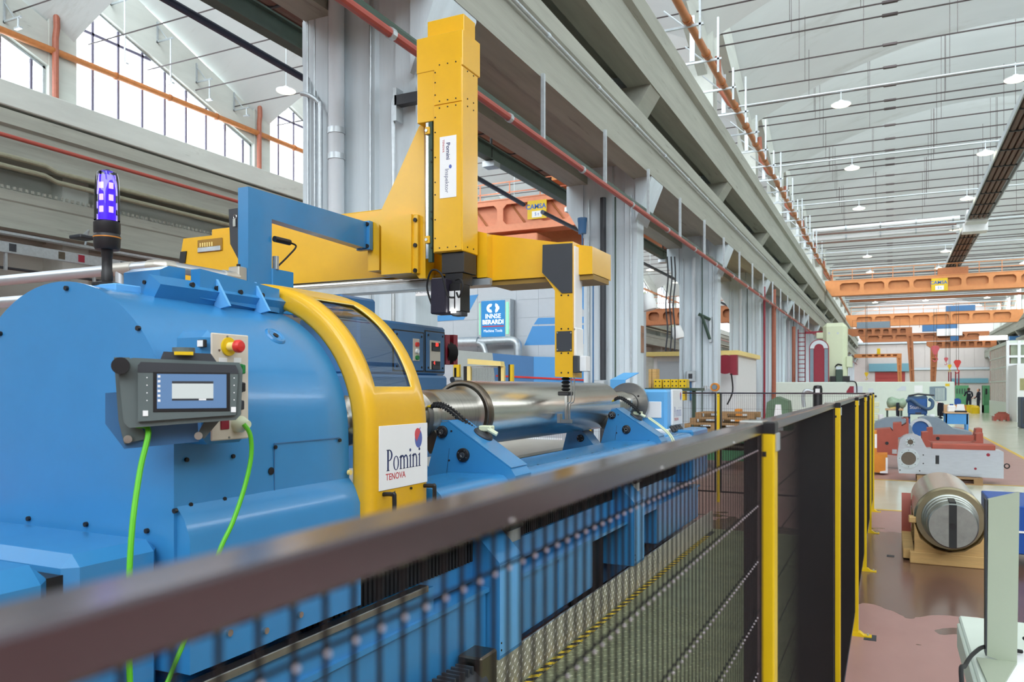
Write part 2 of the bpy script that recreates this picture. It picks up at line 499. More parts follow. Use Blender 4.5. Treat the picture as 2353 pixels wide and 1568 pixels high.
# ---- columns between the two halls, and along the right side
CY = [8.7 + 10 * k for k in range(-2, 15)]
CX0, CX1 = -7.0, -5.6
def column(name, y, mir=False, top=11.0):
    sg = -1 if mir else 1
    ox = 9.3 if mir else 0.0    # mirrored line on the right-hand side of the hall
    fx = (lambda x: 2 * 4.65 - x) if mir else (lambda x: x)
    P_ = [(fx(x), yy) for x, yy in [(CX0, y), (-6.25, y), (-6.22, y + .06), (-5.95, y + .06), (-5.92, y), (CX1, y), (CX1, y + .55), (CX0, y + .55)]]
    o = struct(name, MB().prism(P_, 'z', 0, top), CONCC)
    # haunches carrying the lower and the upper crane beams
    for (xa, xb, z0, z1, z2) in ((-5.62, -5.21, 5.85, 6.86, 6.905),):
        m_ = MB().prism([(fx(xa), z0), (fx(xb), z1), (fx(xb), z2), (fx(xa), z2)], 'y', y - .10, y + .95)
        m_.build('corbel', CONCC, o)
    m_ = MB().prism([(fx(CX0), 5.55), (fx(-7.45), 6.3), (fx(-7.45), 6.9), (fx(CX0), 6.9)], 'y', y - .05, y + .9)
    m_.build('corbel', CONCC, o)
    return o
for i, y in enumerate(CY):
    o = column('column', y)
    if 8 < y < 9: MB().box(-7.5, -7.0, y + .02, y + .5, 0, 11).build('pilaster', CONCC, o)
for i, y in enumerate([y for y in CY if y > 25]): column('column', y, True)

# ---- crane runway beams (two levels), one set each side of the right hall, one on the left wall
def crane_beams(fx, name='beam', mat_=CONC, ya=-21.0):
    lo = [(fx(-5.2), 6.9), (fx(-5.2), 7.75), (fx(-5.16), 7.8), (fx(-5.16), 8.12), (fx(-6.0), 8.16), (fx(-6.0), 8.02), (fx(-7.4), 8.02), (fx(-7.4), 6.9), (fx(-6.9), 6.9), (fx(-6.9), 7.3), (fx(-5.7), 7.3), (fx(-5.7), 6.9)]
    o = struct(name, MB().prism(lo, 'y', ya, YEND), mat_)
    up = [(fx(-5.2), 9.12), (fx(-5.2), 10.12), (fx(-5.06), 10.2), (fx(-5.06), 10.66), (fx(-5.3), 10.7), (fx(-7.2), 10.7), (fx(-7.2), 9.12), (fx(-6.5), 9.12), (fx(-6.5), 9.5), (fx(-5.8), 9.5), (fx(-5.8), 9.12)]
    struct(name, MB().prism(up, 'y', ya, YEND), mat_)
    # sloping soffit ribs on the lower beam: bay panels between the haunches
    return o
crane_beams(lambda x: x)
crane_beams(lambda x: 9.3 - x)
# core wall between the two beams, coloured dark for the shade in the gap
struct('wall_1', MB().box(-6.9, -6.3, -21, YEND, 8.0, 9.2), mat('gap_shade', (70, 66, 66), 0.9, var=0.2, scale=1.5))
struct('wall_2', MB().box(15.6, 16.2, 10, YEND, 8.0, 9.2), MATS['gap_shade'])
# corbels: sloping haunches between the two beams at every column
for i, y in enumerate(CY):
    for fx in ((lambda x: x), (lambda x: 9.3 - x)):
        if fx(0) > 1 and y < 25: continue
        struct('trim_4', MB().prism([(fx(-6.35), 8.0), (fx(-5.95), 8.0), (fx(-5.22), 9.13), (fx(-6.35), 9.13)], 'y', y - .15, y + .75), CONC)

# ---- left wall: beams, sill, piers, big sloping windows under the saw-tooth shells
crane_beams(lambda x: x - 20.3, ya=-21)
XW = -27.2
PYL = [18.5 + 10 * k for k in range(-3, 13)]
struct('wall_left', MB().box(-28.4, -27.4, -22, YEND, 0, 8.2), CONCW)
struct('wall_left', MB().box(-28.4, -26.9, -22, YEND, 8.0, 11.25), CONCW)
for y in PYL: struct('column', MB().prism([(-27.5, y - .5), (-26.3, y - .5), (-26.3, y + .5), (-27.5, y + .5)], 'z', 0, 11.2), CONCW)
struct('trim_6', MB().box(-27.6, -25.3, -22, YEND, 10.75, 11.55, .03), CONCW)
PY = [18.5 + 10.3 * k - 0.3 * k for k in range(-4, 12)]
def zs(s, hall=0): return 18.2 - 3.9 * s
wn = 0
for y in PY:
    o = struct('column', MB().box(XW - .5, XW + .25, y - .55, y + .5, 11.5, 17.6), CONCW)
    ya, yb = y + .5, y + 9.45
    # sloping edge beam of the shell
    ZT = lambda yy: zs((yy - (y + .4)) / 10.0)
    struct('beam', MB().prism([(y + .4, ZT(y + .4) - 1.75), (yb + .6, ZT(yb + .6) - 1.4), (yb + .6, ZT(yb + .6) + .1), (y + .4, ZT(y + .4) + .1)], 'x', XW - .45, XW + .22), CONCW)
    # window: glass, mullions, transom
    wn += 1
    zb = 11.55; zt = lambda yy: ZT(yy) - 1.72 + (yy - y) * 0.03
    w = struct('window_%d' % wn, MB().quad((XW, ya, zb), (XW, yb, zb), (XW, yb, zt(yb)), (XW, ya, zt(ya))), GLASSW)
    for k in range(8):
        yy = ya + (yb - ya) * (k + .75) / 8.2
        MB().box(XW - .03, XW + .03, yy - .04, yy + .04, zb, zt(yy)).build('mullion', MULL, w)
    MB().box(XW - .03, XW + .03, ya, ya + (yb - ya) * .38, 15.1, 15.2).build('transom', MULL, w)
    MB().prism([(ya, zt(ya)), (yb, zt(yb)), (yb, zt(yb) - .1), (ya, zt(ya) - .1)], 'x', XW - .04, XW + .04).build('window_frame', GALV, w)
    MB().box(XW - .04, XW + .04, yb - .1, yb, zb, zt(yb)).build('window_frame', GALV, w)

# ---- saw-tooth shells: every bay an arched shell that falls away from the camera
def shell(xc, hw, y0, ylen=10.0, rise=3.0, n=28, name='ceiling'):
    vs = []; fs = []
    for j in range(7):
        s = j / 6
        for i in range(n + 1):
            x = xc - hw + 2 * hw * i / n
            z = zs(s) + rise * (1 - ((x - xc) / hw) ** 2) + 0.35 * math.sin(math.pi * s)
            vs.append((x, y0 + ylen * s, z))
    k = len(vs)
    for j in range(7):
        for i in range(n + 1):
            v = vs[j * (n + 1) + i]; vs.append((v[0], v[1], v[2] + 0.16))
    m1 = n + 1
    for j in range(6):
        for i in range(n):
            a = j * m1 + i
            fs.append((a, a + 1, a + m1 + 1, a + m1)); fs.append((k + a, k + a + m1, k + a + m1 + 1, k + a + 1))
    for i in range(n):
        for j in (0, 6):
            a = j * m1 + i; fs.append((a, a + 1, k + a + 1, k + a))
    for j in range(6):
        for i in (0, n):
            a = j * m1 + i; fs.append((a, a + m1, k + a + m1, k + a))
    return struct(name, MB().add(vs, fs), SHELL, sharp=1.0)
for k in range(-3, 15):
    y0 = 8.9 + 10 * k
    shell(4.65, 10.75, y0)
    shell(-16.65, 10.55, y0)
    if k >= 0:
        # edge beam and pier over the column line between the halls
        ZT = lambda yy: zs((yy - y0) / 10.0)
        struct('beam', MB().prism([(y0 + .2, ZT(y0) - 1.6), (y0 + 10, ZT(y0 + 10) - 1.3), (y0 + 10, ZT(y0 + 10) + .05), (y0 + .2, ZT(y0) + .05)], 'x', -6.3, -5.95), CONCW)
        struct('beam', MB().prism([(y0 + .2, ZT(y0) - 1.6), (y0 + 10, ZT(y0 + 10) - 1.3), (y0 + 10, ZT(y0 + 10) + .05), (y0 + .2, ZT(y0) + .05)], 'x', 15.2, 15.6), CONCW)
        struct('column', MB().box(-6.6, -5.75, y0 - .3, y0 + .45, 10.7, 17.2), CONCW)
        struct('column', MB().box(15.2, 16.0, y0 - .3, y0 + .45, 10.7, 17.2), CONCW)
# right side wall behind its columns
struct('wall_right', MB().box(16.4, 16.8, -22, YEND, 0, 12.6), CONCW)
struct('wall_front', MB().box(-28, 17, -22.4, -22, 0, 10.2), CONCW)  # unseen end wall, added to limit daylight from behind and open above for some

# ---- far wall with door, lintel, glazed band
struct('wall_back', MB().box(-28, 17, YEND, YEND + .5, 0, 18), mat('far_wall_panels', (206, 198, 194), 0.7, var=0.03, scale=.6))
for k in range(14):
    x = -5 + k * 1.5
    for z0_, z1_ in ((0, 4.85), (5.35, 9.5)): MB().box(x + .02, x + 1.48, YEND - .06, YEND + .01, z0_, z1_).build('panel', MATS['far_wall_panels'], bpy.data.objects['wall_back'])
struct('trim_8', MB().box(-6, 16, YEND - .5, YEND, 9.6, 10.0), PGREY)
w = struct('window_20', MB().box(-5.5, 14.5, YEND - .12, YEND - .05, 10.0, 11.4), mat('far_skylight', (255, 255, 255), 0.5, var=0, emit=(255, 255, 255), estr=1.6))
for k in range(9): MB().box(-5.5 + k * 2.5 - .05, -5.5 + k * 2.5 + .05, YEND - .16, YEND - .1, 10.0, 11.4).build('mullion', PGREY, w)
d = struct('door_1', MB().box(-2.4, 2.4, YEND - .15, YEND - .02, 0, 4.6), mat('red_door', (168, 62, 58), 0.5, var=0.04))
for k in range(6): MB().box(-2.4, 2.4, YEND - .19, YEND - .15, .7 + k * .7, .74 + k * .7).build('door_panel', DRED, d)
struct('trim_9', MB().box(-3.4, 3.2, YEND - .6, YEND - .02, 4.7, 6.1), mat('teal_lintel', (110, 160, 176), 0.5, var=0.03))
struct('trim_10', MB().box(3.4, 16, YEND - .3, YEND - .02, 4.9, 5.3), PGREY)
struct('trim_11', MB().box(9.5, 15, YEND - .4, YEND - .02, 2.6, 3.4), MATS['teal_lintel'])

# =================================================================== ROLL GRINDING MACHINE
SN, CS = math.sin(TH), math.cos(TH)
def AT(px, py, X=None, Y=None, Z=None):
    """point of the place seen at a position of the photograph, on a known plane"""
    t = (px - CXP) / FPX; dx = -SN + t * CS; dy = CS + t * SN; dz = -(py - HYP) / FPX
    w = X / dx if X is not None else (Y / dy if Y is not None else (Z - CAMH) / dz)
    return Vector((dx * w, dy * w, CAMH + dz * w))
AX, AZ = -2.615, 1.575     # axis of the roll
def AT_CYL(px, py, R, ax=AX, az=1.56):
    t = (px - CXP) / FPX; d = Vector((-SN + t * CS, CS + t * SN, -(py - HYP) / FPX)); o = Vector((0, 0, CAMH))
    a = d.x ** 2 + d.z ** 2; b = 2 * ((o.x - ax) * d.x + (o.z - az) * d.z); c = (o.x - ax) ** 2 + (o.z - az) ** 2 - R * R
    w = (-b - math.sqrt(max(b * b - 4 * a * c, 0))) / (2 * a)
    return o + d * w
def bolt(p, n, r, h, m, parent, name='bolt', seg=8):
    p = Vector(p); n = Vector(n).normalized()
    return MB().rod(p - n * .001, p + n * h, r, seg).build(name, m, parent)
def arch(R, xc=AX, zc=1.56, zb=0.84, n=40, right=None):
    pts = arcpts((xc, zc), R, 0, math.pi, n)
    pts = pts + [(xc - R, zb)] + ([(xc + R, zb)] if right is None else right)
    return pts

hs = thing('headstock', 'big blue arched headstock housing with a flat round end cover', 'machine headstock', (AX, 2.2, 0))
MB().prism(arch(.562), 'y', 1.778, 1.79).build('end_cover', BLUE, hs, sharp=.5)
flare = [(-1.995, .84), (-1.995, 1.27), (-2.02, 1.33), (-2.055, 1.37)]
MB().prism(arch(.555, right=flare), 'y', 1.79, 2.16).build('housing_panel', BLUE, hs, sharp=.5)
MB().prism(arch(.551, right=[(x - .004, z) for x, z in flare]), 'y', 2.163, 2.684).build('housing_panel', BLUE, hs, sharp=.5)
for px, py in ((155, 663), (320, 755), (3, 767), (405, 1174), (68, 1192), (200, 1205), (340, 1220)):
    bolt(AT(px, py, Y=1.778), (0, -1, 0), .0085, .010, BLACK, hs)
for px, py in ((428, 1057), (535, 1049), (437, 1160), (515, 1147), (632, 1028), (780, 1012)):
    bolt(AT(px, py, X=-2.056), (1, 0, 0), .0075, .006, BLACK, hs)
bolt(AT(623, 1083, X=-2.058), (1, 0, 0), .014, .002, BLACK, hs, 'bolt_hole', 14)
# door seam on the side wall: thin recessed lines
a, b_ = AT(632, 1019, X=-2.057), AT(782, 1007, X=-2.057)
MB().box(-2.06, -2.0575, a.y, b_.y, a.z - .003, a.z).build('door_seam', BLUED, hs)
MB().box(-2.06, -2.0575, a.y - .003, a.y, 1.35, a.z).build('door_seam', BLUED, hs)
# recessed port in the round shell
p = AT_CYL(633, 772, .552); n = Vector((p.x - AX, 0, p.z - 1.56)).normalized()
MB().lathe(p - n * .012, n, [(.014, .0), (.012, .026), (.017, .032), (.018, .040), (.010, .046)], 24).build('lifting_port', BLUE, hs)
bolt(p + n * .001, n, .012, .004, BLACK, hs, 'port_hole', 12)
bolt(AT(801, 1086, X=-2.045), (1, 0, 0), .011, .012, CREAMY, hs, 'door_lock', 12)
# lower service box in front of the end cover, with its rounded top and dark gap
MB().box(-3.35, -2.10, 1.455, 1.776, .25, 1.268, .035).build('service_box', BLUE, hs, sharp=.3)
MB().box(-3.35, -2.13, 1.41, 1.46, .25, 1.215).build('gasket', BLACK, hs)
MB().box(-3.35, -2.085, .75, 1.415, .25, 1.262, .05).build('service_door', BLUE, hs, sharp=.3)
# guide rail with bolts along the crown
MB().prism([(-2.50, 2.085), (-2.44, 2.075), (-2.40, 2.13), (-2.46, 2.17)], 'y', 2.02, 2.70).build('guide_rail', BLUE, hs)
g0 = AT(330, 665, X=-2.62)
MB().prism([(2.10, 2.10), (2.10, 2.20), (2.14, 2.22), (2.22, 2.22), (2.22, 2.10)], 'x', -2.70, -2.50).build('guide_block', BLUE, hs)
MB().prism([(2.22, 2.10), (2.22, 2.215), (2.45, 2.20), (2.66, 2.185), (2.66, 2.08)], 'x', -2.47, -2.42).build('guide_plate', BLUE, hs)
for px, py in ((440, 655), (497, 663), (551, 672), (601, 679)):
    bolt(AT(px, py, X=-2.418), (1, 0, 0), .010, .010, BLACK, hs)
bolt(AT(333, 649, Y=2.10), (0, -1, 0), .008, .006, BLACK, hs)
for y in (2.30, 2.52):
    MB().prism([(-2.43, 2.20), (-2.35, 2.075), (-2.43, 2.06)], 'y', y, y + .012).build('gusset', BLUEL, hs)

# ---- control box with the beige switch panel
cb = thing('control_box', 'blue switch box with tall beige button panel on the side of the headstock', 'control box', (-1.99, 1.9, 1.6))
MB().box(-2.09, -1.932, 1.80, 1.985, 1.57, 1.935, .025).build('box_body', BLUE, cb, sharp=.3)
swp = MB().box(-1.933, -1.926, 1.812, 1.972, 1.582, 1.925, .004).build('switch_panel', BEIGE, cb)
pw = -1.926
def sw(px, py): return AT(px, py, X=pw)
e = sw(524, 797)
MB().rod(e, e + Vector((.006, 0, 0)), .030, 24).build('warning_ring', YELF, swp)
st = MB(); st.rod(e + Vector((.006, 0, 0)), e + Vector((.035, 0, 0)), .014, 16); st.build('stop_collar', CREAMY, swp)
MB().lathe(e + Vector((.033, 0, 0)), (1, 0, 0), [(0, .0), (0, .016), (.006, .021), (.018, .021), (.025, .016), (.027, 0)], 20).build('emergency_stop', REDB, swp)
for px, py, m_, nm in ((549, 849, GREENB, 'green_selector'), (549, 890, BLACK, 'black_selector'), (546, 931, DGREY, 'grey_selector')):
    c = sw(px, py)
    b_ = MB().rod(c, c + Vector((.012, 0, 0)), .0175, 16); b_.box(c.x + .01, c.x + .026, c.y - .006, c.y + .006, c.z - .015, c.z + .015, .003)
    b_.build(nm, m_, swp)
for px, py in ((545, 828), (545, 870), (545, 914), (512, 828)):
    c = sw(px, py); MB().box(c.x, c.x + .002, c.y - .016, c.y + .016, c.z - .008, c.z + .008).build('label_plate', PLASTW, swp)
c = sw(516, 976); MB().box(c.x, c.x + .004, c.y - .018, c.y + .018, c.z - .016, c.z + .016, .003).build('socket', DRED, swp)
c = sw(545, 975)
MB().lathe(c, (1, 0, 0), [(0, .0), (0, .027), (.02, .027), (.034, .02), (.05, .012), (.05, 0)], 18).build('plug', CREAM, swp)
for px, py in ((522, 774), (556, 786), (503, 805), (515, 968), (526, 1006)): bolt(sw(px, py), (1, 0, 0), .0035, .003, STEEL, swp, 'screw', 6)
c = AT(468, 790, Y=1.80); MB().box(c.x - .016, c.x + .016, c.y - .012, c.y, c.z - .012, c.z + .012, .002).build('switch_frame', BLACK, cb)
MB().box(c.x - .013, c.x + .010, c.y - .014, c.y - .012, c.z - .010, c.z + .010).build('label_plate', PLASTW, cb)

# ---- hand-held operator panel hanging on its bracket
HR = math.atan2(.771, .632)
hm = thing('operator_panel', 'grey hand-held operator terminal with lit blue screen hanging on the headstock', 'control terminal', (-1.885, 1.675, 1.735), rz=HR)
def hl(mb, name, m, sharp=.5, par=None): return mb.build(name, m, par or hm, loc=(0, 0, 0), sharp=sharp)
body = MB(); body.prism([(-.165, -.085), (-.150, -.100), (.140, -.082), (.155, -.066), (.160, .07), (.150, .092), (-.14, .102), (-.165, .095), (-.178, .06)], 'y', -.012, .045)
hl(body, 'housing', HMIG)
f = MB(); f.prism([(-.128, -.082), (.138, -.066), (.146, .066), (.138, .084), (-.120, .090), (-.128, .08)], 'y', -.026, -.012); hl(f, 'front_face', HMIG)
f = MB(); f.prism([(-.128, .060), (.146, .058), (.146, .066), (.138, .084), (-.120, .090), (-.128, .08)], 'y', -.0275, -.026); hl(f, 'brand_strip', DGREY)
hl(MB().box(-.088, .122, -.028, -.026, -.055, .062, .001), 'screen_bezel', BLACK)
sc_ = hl(MB().box(-.078, .112, -.0295, -.028, -.045, .056), 'screen', SCRB)
hl(MB().box(-.038, .075, -.031, -.0295, -.016, .028), 'dialog_window', SCRW, par=sc_)
hl(MB().box(-.038, .075, -.0312, -.0295, .028, .035), 'dialog_bar', DGREY, par=sc_)
hl(MB().box(-.038, .075, -.0312, -.0295, -.022, -.016), 'dialog_bar', DGREY, par=sc_)
hl(MB().box(.035, .055, -.0316, -.031, -.0215, -.0165), 'dialog_button', PAPER, par=sc_)
ic = MB()
for k in range(6): ic.box(-.076, -.069, -.031, -.0295, .045 - k * .014, .052 - k * .014)
hl(ic, 'desktop_icons', PAPER, par=sc_)
for x, z in ((-.108, -.058), (.132, -.050)): hl(MB().box(x - .007, x + .007, -.0285, -.026, z - .008, z + .008), 'key', PAPER)
k = MB()
for q in range(4): k.rod((-.104, -.0262, .045 - q * .022), (-.104, -.0275, .045 - q * .022), .002, 6); k.rod((.134, -.0262, .045 - q * .022), (.134, -.0275, .045 - q * .022), .002, 6)
hl(k, 'status_light', PAPER)
hl(MB().rod((-.172, -.05, .078), (-.172, .0, .078), .024, 20), 'rotary_knob', BLACK)
hl(MB().prism([(-.07, .095), (-.06, .122), (.07, .118), (.09, .088)], 'y', -.005, .04), 'grip', DGREY)
hl(MB().rod((-.005, .01, .115), (-.005, .01, .135), .032, 18), 'stop_button', HMIG)
hl(MB().box(-.032, .02, -.026, -.02, .112, .122), 'yellow_sticker', YELF)
# its bracket: grey holder and blue angle
hl(MB().prism([(-.192, .105), (-.150, .105), (-.145, -.06), (-.10, -.135), (-.165, -.150), (-.180, -.08)], 'y', .05, .062), 'holder_plate', HMIG)
hl(MB().prism([(.03, -.135), (.055, -.140), (.12, -.06), (.07, -.06)], 'y', .05, .06), 'holder_arm', HMIG)
for x, z in ((-.155, -.135), (.037, -.130)): hl(MB().rod((x, .03, z), (x, .055, z), .012, 12), 'clamp_bolt', CHROME)
hl(MB().prism([(-.215, .0), (.03, .02), (.04, -.15), (-.165, -.165), (-.215, -.09)], 'y', .062, .075), 'mounting_bracket', BLUED)  # blue plate lying in shade, the shade put in with a deeper blue

# ---- the green cables
tag(MB().tube(smooth_path([(-2.045, 1.60, 1.63), AT(340, 985, X=-1.97), AT(322, 1080, X=-1.95), AT(305, 1200, X=-1.92), AT(297, 1330, X=-1.90), AT(296, 1480, X=-1.90), AT(310, 1900, X=-1.90)]), .0082, 8).build('green_cable', GCABLE), 'green cable hanging straight down from the operator terminal', 'cable')
tag(MB().tube(smooth_path([AT(560, 975, X=-1.875), AT(575, 1000, X=-1.862), AT(577, 1050, X=-1.86), AT(562, 1120, X=-1.865), AT(535, 1200, X=-1.87), AT(505, 1265, X=-1.88), AT(455, 1400, X=-1.9), AT(385, 1568, X=-1.9), AT(300, 1800, X=-1.9)]), .0072, 8).build('green_cable', GCABLE), 'green cable curving down from the white plug of the beige switch panel', 'cable')

# ---- signal beacon
bc = thing('signal_beacon', 'violet glowing signal beacon on black post on top of the headstock', 'beacon', (-2.615, 1.96, 2.12))
bx, by = AT(246, 640, X=-2.615).x, AT(246, 640, X=-2.615).y
MB().box(bx - .09, bx + .11, by - .05, by + .06, 2.10, 2.128, .004).build('mounting_plate', BLUEL, bc)
MB().lathe((bx, by, 2.125), (0, 0, 1), [(0, 0), (0, .052), (.012, .052), (.022, .02), (.055, .02), (.06, .018), (.11, .018), (.115, .02), (.14, .021), (.142, 0)], 20).build('post', BLACK, bc)
MB().lathe((bx, by, 2.262), (0, 0, 1), [(0, 0), (0, .040), (.01, .045), (.036, .046), (.04, .0465), (.05, .0465), (.058, .043), (.064, .046), (.10, .046), (.106, .040), (.108, 0)], 24).build('beacon_base', BLACK, bc)
MB().lathe((bx, by, 2.305), (0, 0, 1), [(0, .0472), (.002, .0478), (.004, .0472)], 24).build('orange_seal', OCHRE, bc)
MB().lathe((bx, by, 2.372), (0, 0, 1), [(0, .030), (.165, .026), (.167, 0)], 16).build('led_core', LEDB, bc)
for k in range(3):
    for q in range(2):
        a = -.95 + q * 1.1 - .35
        px_, py_ = bx + .031 * math.cos(a), by + .031 * math.sin(a)
        m_ = MB().box(-.0075, .0075, -.002, .002, -.011, .011)
        o = m_.build('led_group', LEDP, bc); o.matrix_basis = Matrix.Translation((px_, py_, 2.408 + k * .044)) @ Matrix.Rotation(a + math.pi / 2, 4, 'Z')
MB().lathe((bx, by, 2.37), (0, 0, 1), [(0, .044), (.10, .043), (.16, .039), (.178, .034), (.186, .02), (.188, 0)], 24).build('lens', glass_mat('beacon_lens', (214, 205, 255), 0.05), bc)

# ---- yellow hood over the end of the headstock
hd = thing('hood', 'yellow arched hood with curved window and white maker plate beside the headstock', 'machine hood', (AX, 2.9, 0))
prof = [(2.725, .572), (2.69, .578), (2.685, .590), (2.685, .632), (2.690, .648), (2.705, .658), (2.735, .660), (2.755, .660), (3.045, .660), (3.075, .660), (3.118, .660), (3.127, .655), (3.13, .643), (3.13, .62)]
path = [('leg', z) for z in (1.08, 1.2, 1.3, 1.45)] + [('arc', a) for a in [0, 4, 8, 11, 14, 17, 22, 27, 32, 37, 42, 47, 52, 57, 60, 63, 66, 72, 78, 84, 90, 98, 106, 114, 122, 130, 138, 146, 154, 162, 170, 180]] + [('legl', z) for z in (1.3, 1.08)]
def hood_pt(kv, y, R):
    k, v = kv
    if k == 'leg': return (AX + R, y, v)
    if k == 'legl': return (AX - R, y, v)
    a = math.radians(v); return (AX + R * math.cos(a), y, 1.56 + R * math.sin(a))
vs = [hood_pt(kv, y, R) for kv in path for y, R in prof]; fs = []; npf = len(prof)
for i in range(len(path) - 1):
    for j in range(npf - 1):
        k0, v0 = path[i]; k1, v1 = path[i + 1]
        if k0 == 'arc' and k1 == 'arc' and v0 >= 17 and v1 <= 63 and prof[j][0] >= 2.755 and prof[j + 1][0] <= 3.045: continue
        a = i * npf + j; fs.append((a, a + 1, a + npf + 1, a + npf))
shell_o = MB().add(vs, fs).build('hood_shell', YEL, hd, sharp=1.1)
so = shell_o.modifiers.new('thick', 'SOLIDIFY'); so.thickness = 0.012; so.offset = 0
gp = [('arc', a) for a in range(15, 66, 5)]
vs = [hood_pt(kv, y, .652) for kv in gp for y in (2.745, 3.055)]
w_ = MB().add(vs, [(2 * i, 2 * i + 1, 2 * i + 3, 2 * i + 2) for i in range(len(gp) - 1)]).build('window_pane', GLASSD, hd, sharp=1.2)
# dark gasket round the window
gk = MB()
for aa in range(17, 62, 4):
    pass
gk.tube([hood_pt(('arc', a), 2.757, .661) for a in range(17, 64, 3)], .003, 6); gk.tube([hood_pt(('arc', a), 3.043, .661) for a in range(17, 64, 3)], .003, 6)
gk.tube([hood_pt(('arc', 17), y, .661) for y in (2.757, 3.043)], .003, 6); gk.tube([hood_pt(('arc', 62.5), y, .661) for y in (2.757, 3.043)], .003, 6)
gk.build('window_gasket', CREAMY, hd)
XP = AX + .6672

def serif_pomini(name, y0, z0, h, m, par, x, th=.0005, sx=1.0):
    """maker's name in a narrow old-style serif, drawn stroke by stroke in the plane x; h = height of the capital"""
    def box(mb, a, b, c, d): mb.box(x, x + th, y0 + a * h * sx, y0 + b * h * sx, z0 + c * h, z0 + d * h)
    def ringp(mb, cy, cz, rx, rz, wx, wz, a0=0, a1=360):
        n = 22; o = []; i_ = []
        for k in range(n + 1):
            a = math.radians(a0 + (a1 - a0) * k / n)
            o.append((y0 + (cy + rx * math.cos(a)) * h * sx, z0 + (cz + rz * math.sin(a)) * h)); i_.append((y0 + (cy + (rx - wx) * math.cos(a)) * h * sx, z0 + (cz + (rz - wz) * math.sin(a)) * h))
        for k in range(n): mb.prism([o[k], o[k + 1], i_[k + 1], i_[k]], 'x', x, x + th)
    def stem(mb, a, w, top, sl=True):
        box(mb, a, a + w, 0, top); box(mb, a - .055, a + w + .055, 0, .035)
        if sl: mb.prism([(y0 + (a - .07) * h * sx, z0 + (top - .10) * h), (y0 + (a + .01) * h * sx, z0 + (top - .06) * h), (y0 + (a + w) * h * sx, z0 + (top - .0) * h), (y0 + (a + w) * h * sx, z0 + (top + .04) * h), (y0 + (a - .07) * h * sx, z0 + (top - .06) * h)], 'x', x, x + th)
    out = []
    p = MB(); stem(p, .10, .13, 1.0, False); box(p, .04, .30, .965, 1.0); ringp(p, .24, .73, .29, .27, .12, .045, -90, 90); box(p, .20, .26, .46, .505); box(p, .20, .26, .955, 1.0); out.append(p)
    p = MB(); ringp(p, .83, .325, .235, .345, .095, .04); out.append(p)
    def arch_(p, a, w): ringp(p, a + w / 2, .44, w / 2 + .055, .23, .10, .085, 0, 150)
    p = MB(); stem(p, 1.17, .10, .64); stem(p, 1.46, .10, .46, False); stem(p, 1.75, .10, .46, False)
    arch_(p, 1.24, .25); arch_(p, 1.53, .25); out.append(p)
    for a in (2.01, 2.83):
        p = MB(); stem(p, a, .10, .64); ringp(p, a + .04, .86, .075, .075, .074, .074); out.append(p)
    p = MB(); stem(p, 2.26, .10, .64); stem(p, 2.57, .10, .46, False); arch_(p, 2.33, .27); out.append(p)
    for p in out: p.build(name, m, par)
pl = MB().box(XP, XP + .003, 2.738, 3.122, 1.312, 1.588, .001).build('maker_plate', PAPER, hd)
def side_text(name, body, y, z, size, m, sx=1.0, bold=0.0, par=hd, x=None, align='CENTER'):
    return text(name, body, m, par, size, frame((x if x is not None else XP + .0032, y, z), (0, 1, 0), (0, 0, 1)), .0004, align, sx=sx, bold=bold)
serif_pomini("lettering", 2.788, 1.392, .092, INK, pl, XP + .003)
side_text('lettering', 'TENOVA', 2.862, 1.365, .040, INKR, .95, .0004, par=pl)
def disc_poly(pts, name, m, par, x):
    return MB().prism(pts, 'x', x, x + .0006).build(name, m, par)
cy, cz = 3.045, 1.525
disc_poly([(cy + .030 * math.cos(a), cz - .006 + .042 * math.sin(a)) for a in [math.radians(d) for d in range(-200, 75, 12)]] + [(cy + .016, cz + .046)], 'emblem_blue', mat('emblem_blue', (92, 108, 176), .4, var=0), pl, XP + .003)
disc_poly([(cy - .008 + .024 * math.cos(a), cz + .014 + .028 * math.sin(a)) for a in [math.radians(d) for d in range(20, 260, 12)]] + [(cy - .018, cz - .02)], 'emblem_red', mat('emblem_red', (212, 84, 92), .4, var=0), pl, XP + .0036)
for y in (2.775, 3.10):
    MB().tube(smooth_path([(XP - .01, y, 1.295), (XP + .045, y, 1.298), (XP + .055, y, 1.285), (XP + .052, y, 1.13), (XP + .04, y, 1.115), (XP - .01, y, 1.118)], 4), .0095, 8).build('handle', BLACK, hd)
MB().box(XP - .003, XP, 2.86, 2.863, 1.09, 1.30).build('door_seam', BLACK, hd)
bolt((XP, 2.985, 1.298), (1, 0, 0), .006, .006, BLACK, hd)

# ---- the roll
ro = thing('roll', 'long polished steel mill roll mounted in the grinding machine', 'steel roll', (AX, 6.0, AZ))
Ry0, Ry1 = 4.62, 7.42
NECK = mat('turned_steel', (176, 172, 164), .30, 1.0, var=.16, scale=5, stretch=(1, 14, 1))
POL = mat('polished_roll_steel', (228, 225, 216), .23, 1.0, var=.05, scale=30, bump=.02, bscale=300)
RIM = mat('oiled_steel', (122, 112, 100), .33, 1.0, var=.15)
MB().lathe((AX, 0, AZ), (0, 1, 0), [(3.0, 0), (3.0, .09), (3.3, .09), (3.35, .135), (3.75, .135), (3.76, .15), (3.86, .15), (3.87, .14), (4.0, .14), (4.01, .165), (4.10, .165), (4.11, .16), (4.18, .16), (4.19, .165), (4.56, .168), (4.60, .182), (Ry0 - .01, .19)], 56).build('neck', NECK, ro)
MB().lathe((AX, 0, AZ), (0, 1, 0), [(Ry0, .212), (Ry0 + .002, .220), (Ry0 + .012, .2262), (Ry0 + .045, .2268), (Ry0 + .056, .2264)], 72).build('end_rim', RIM, ro)
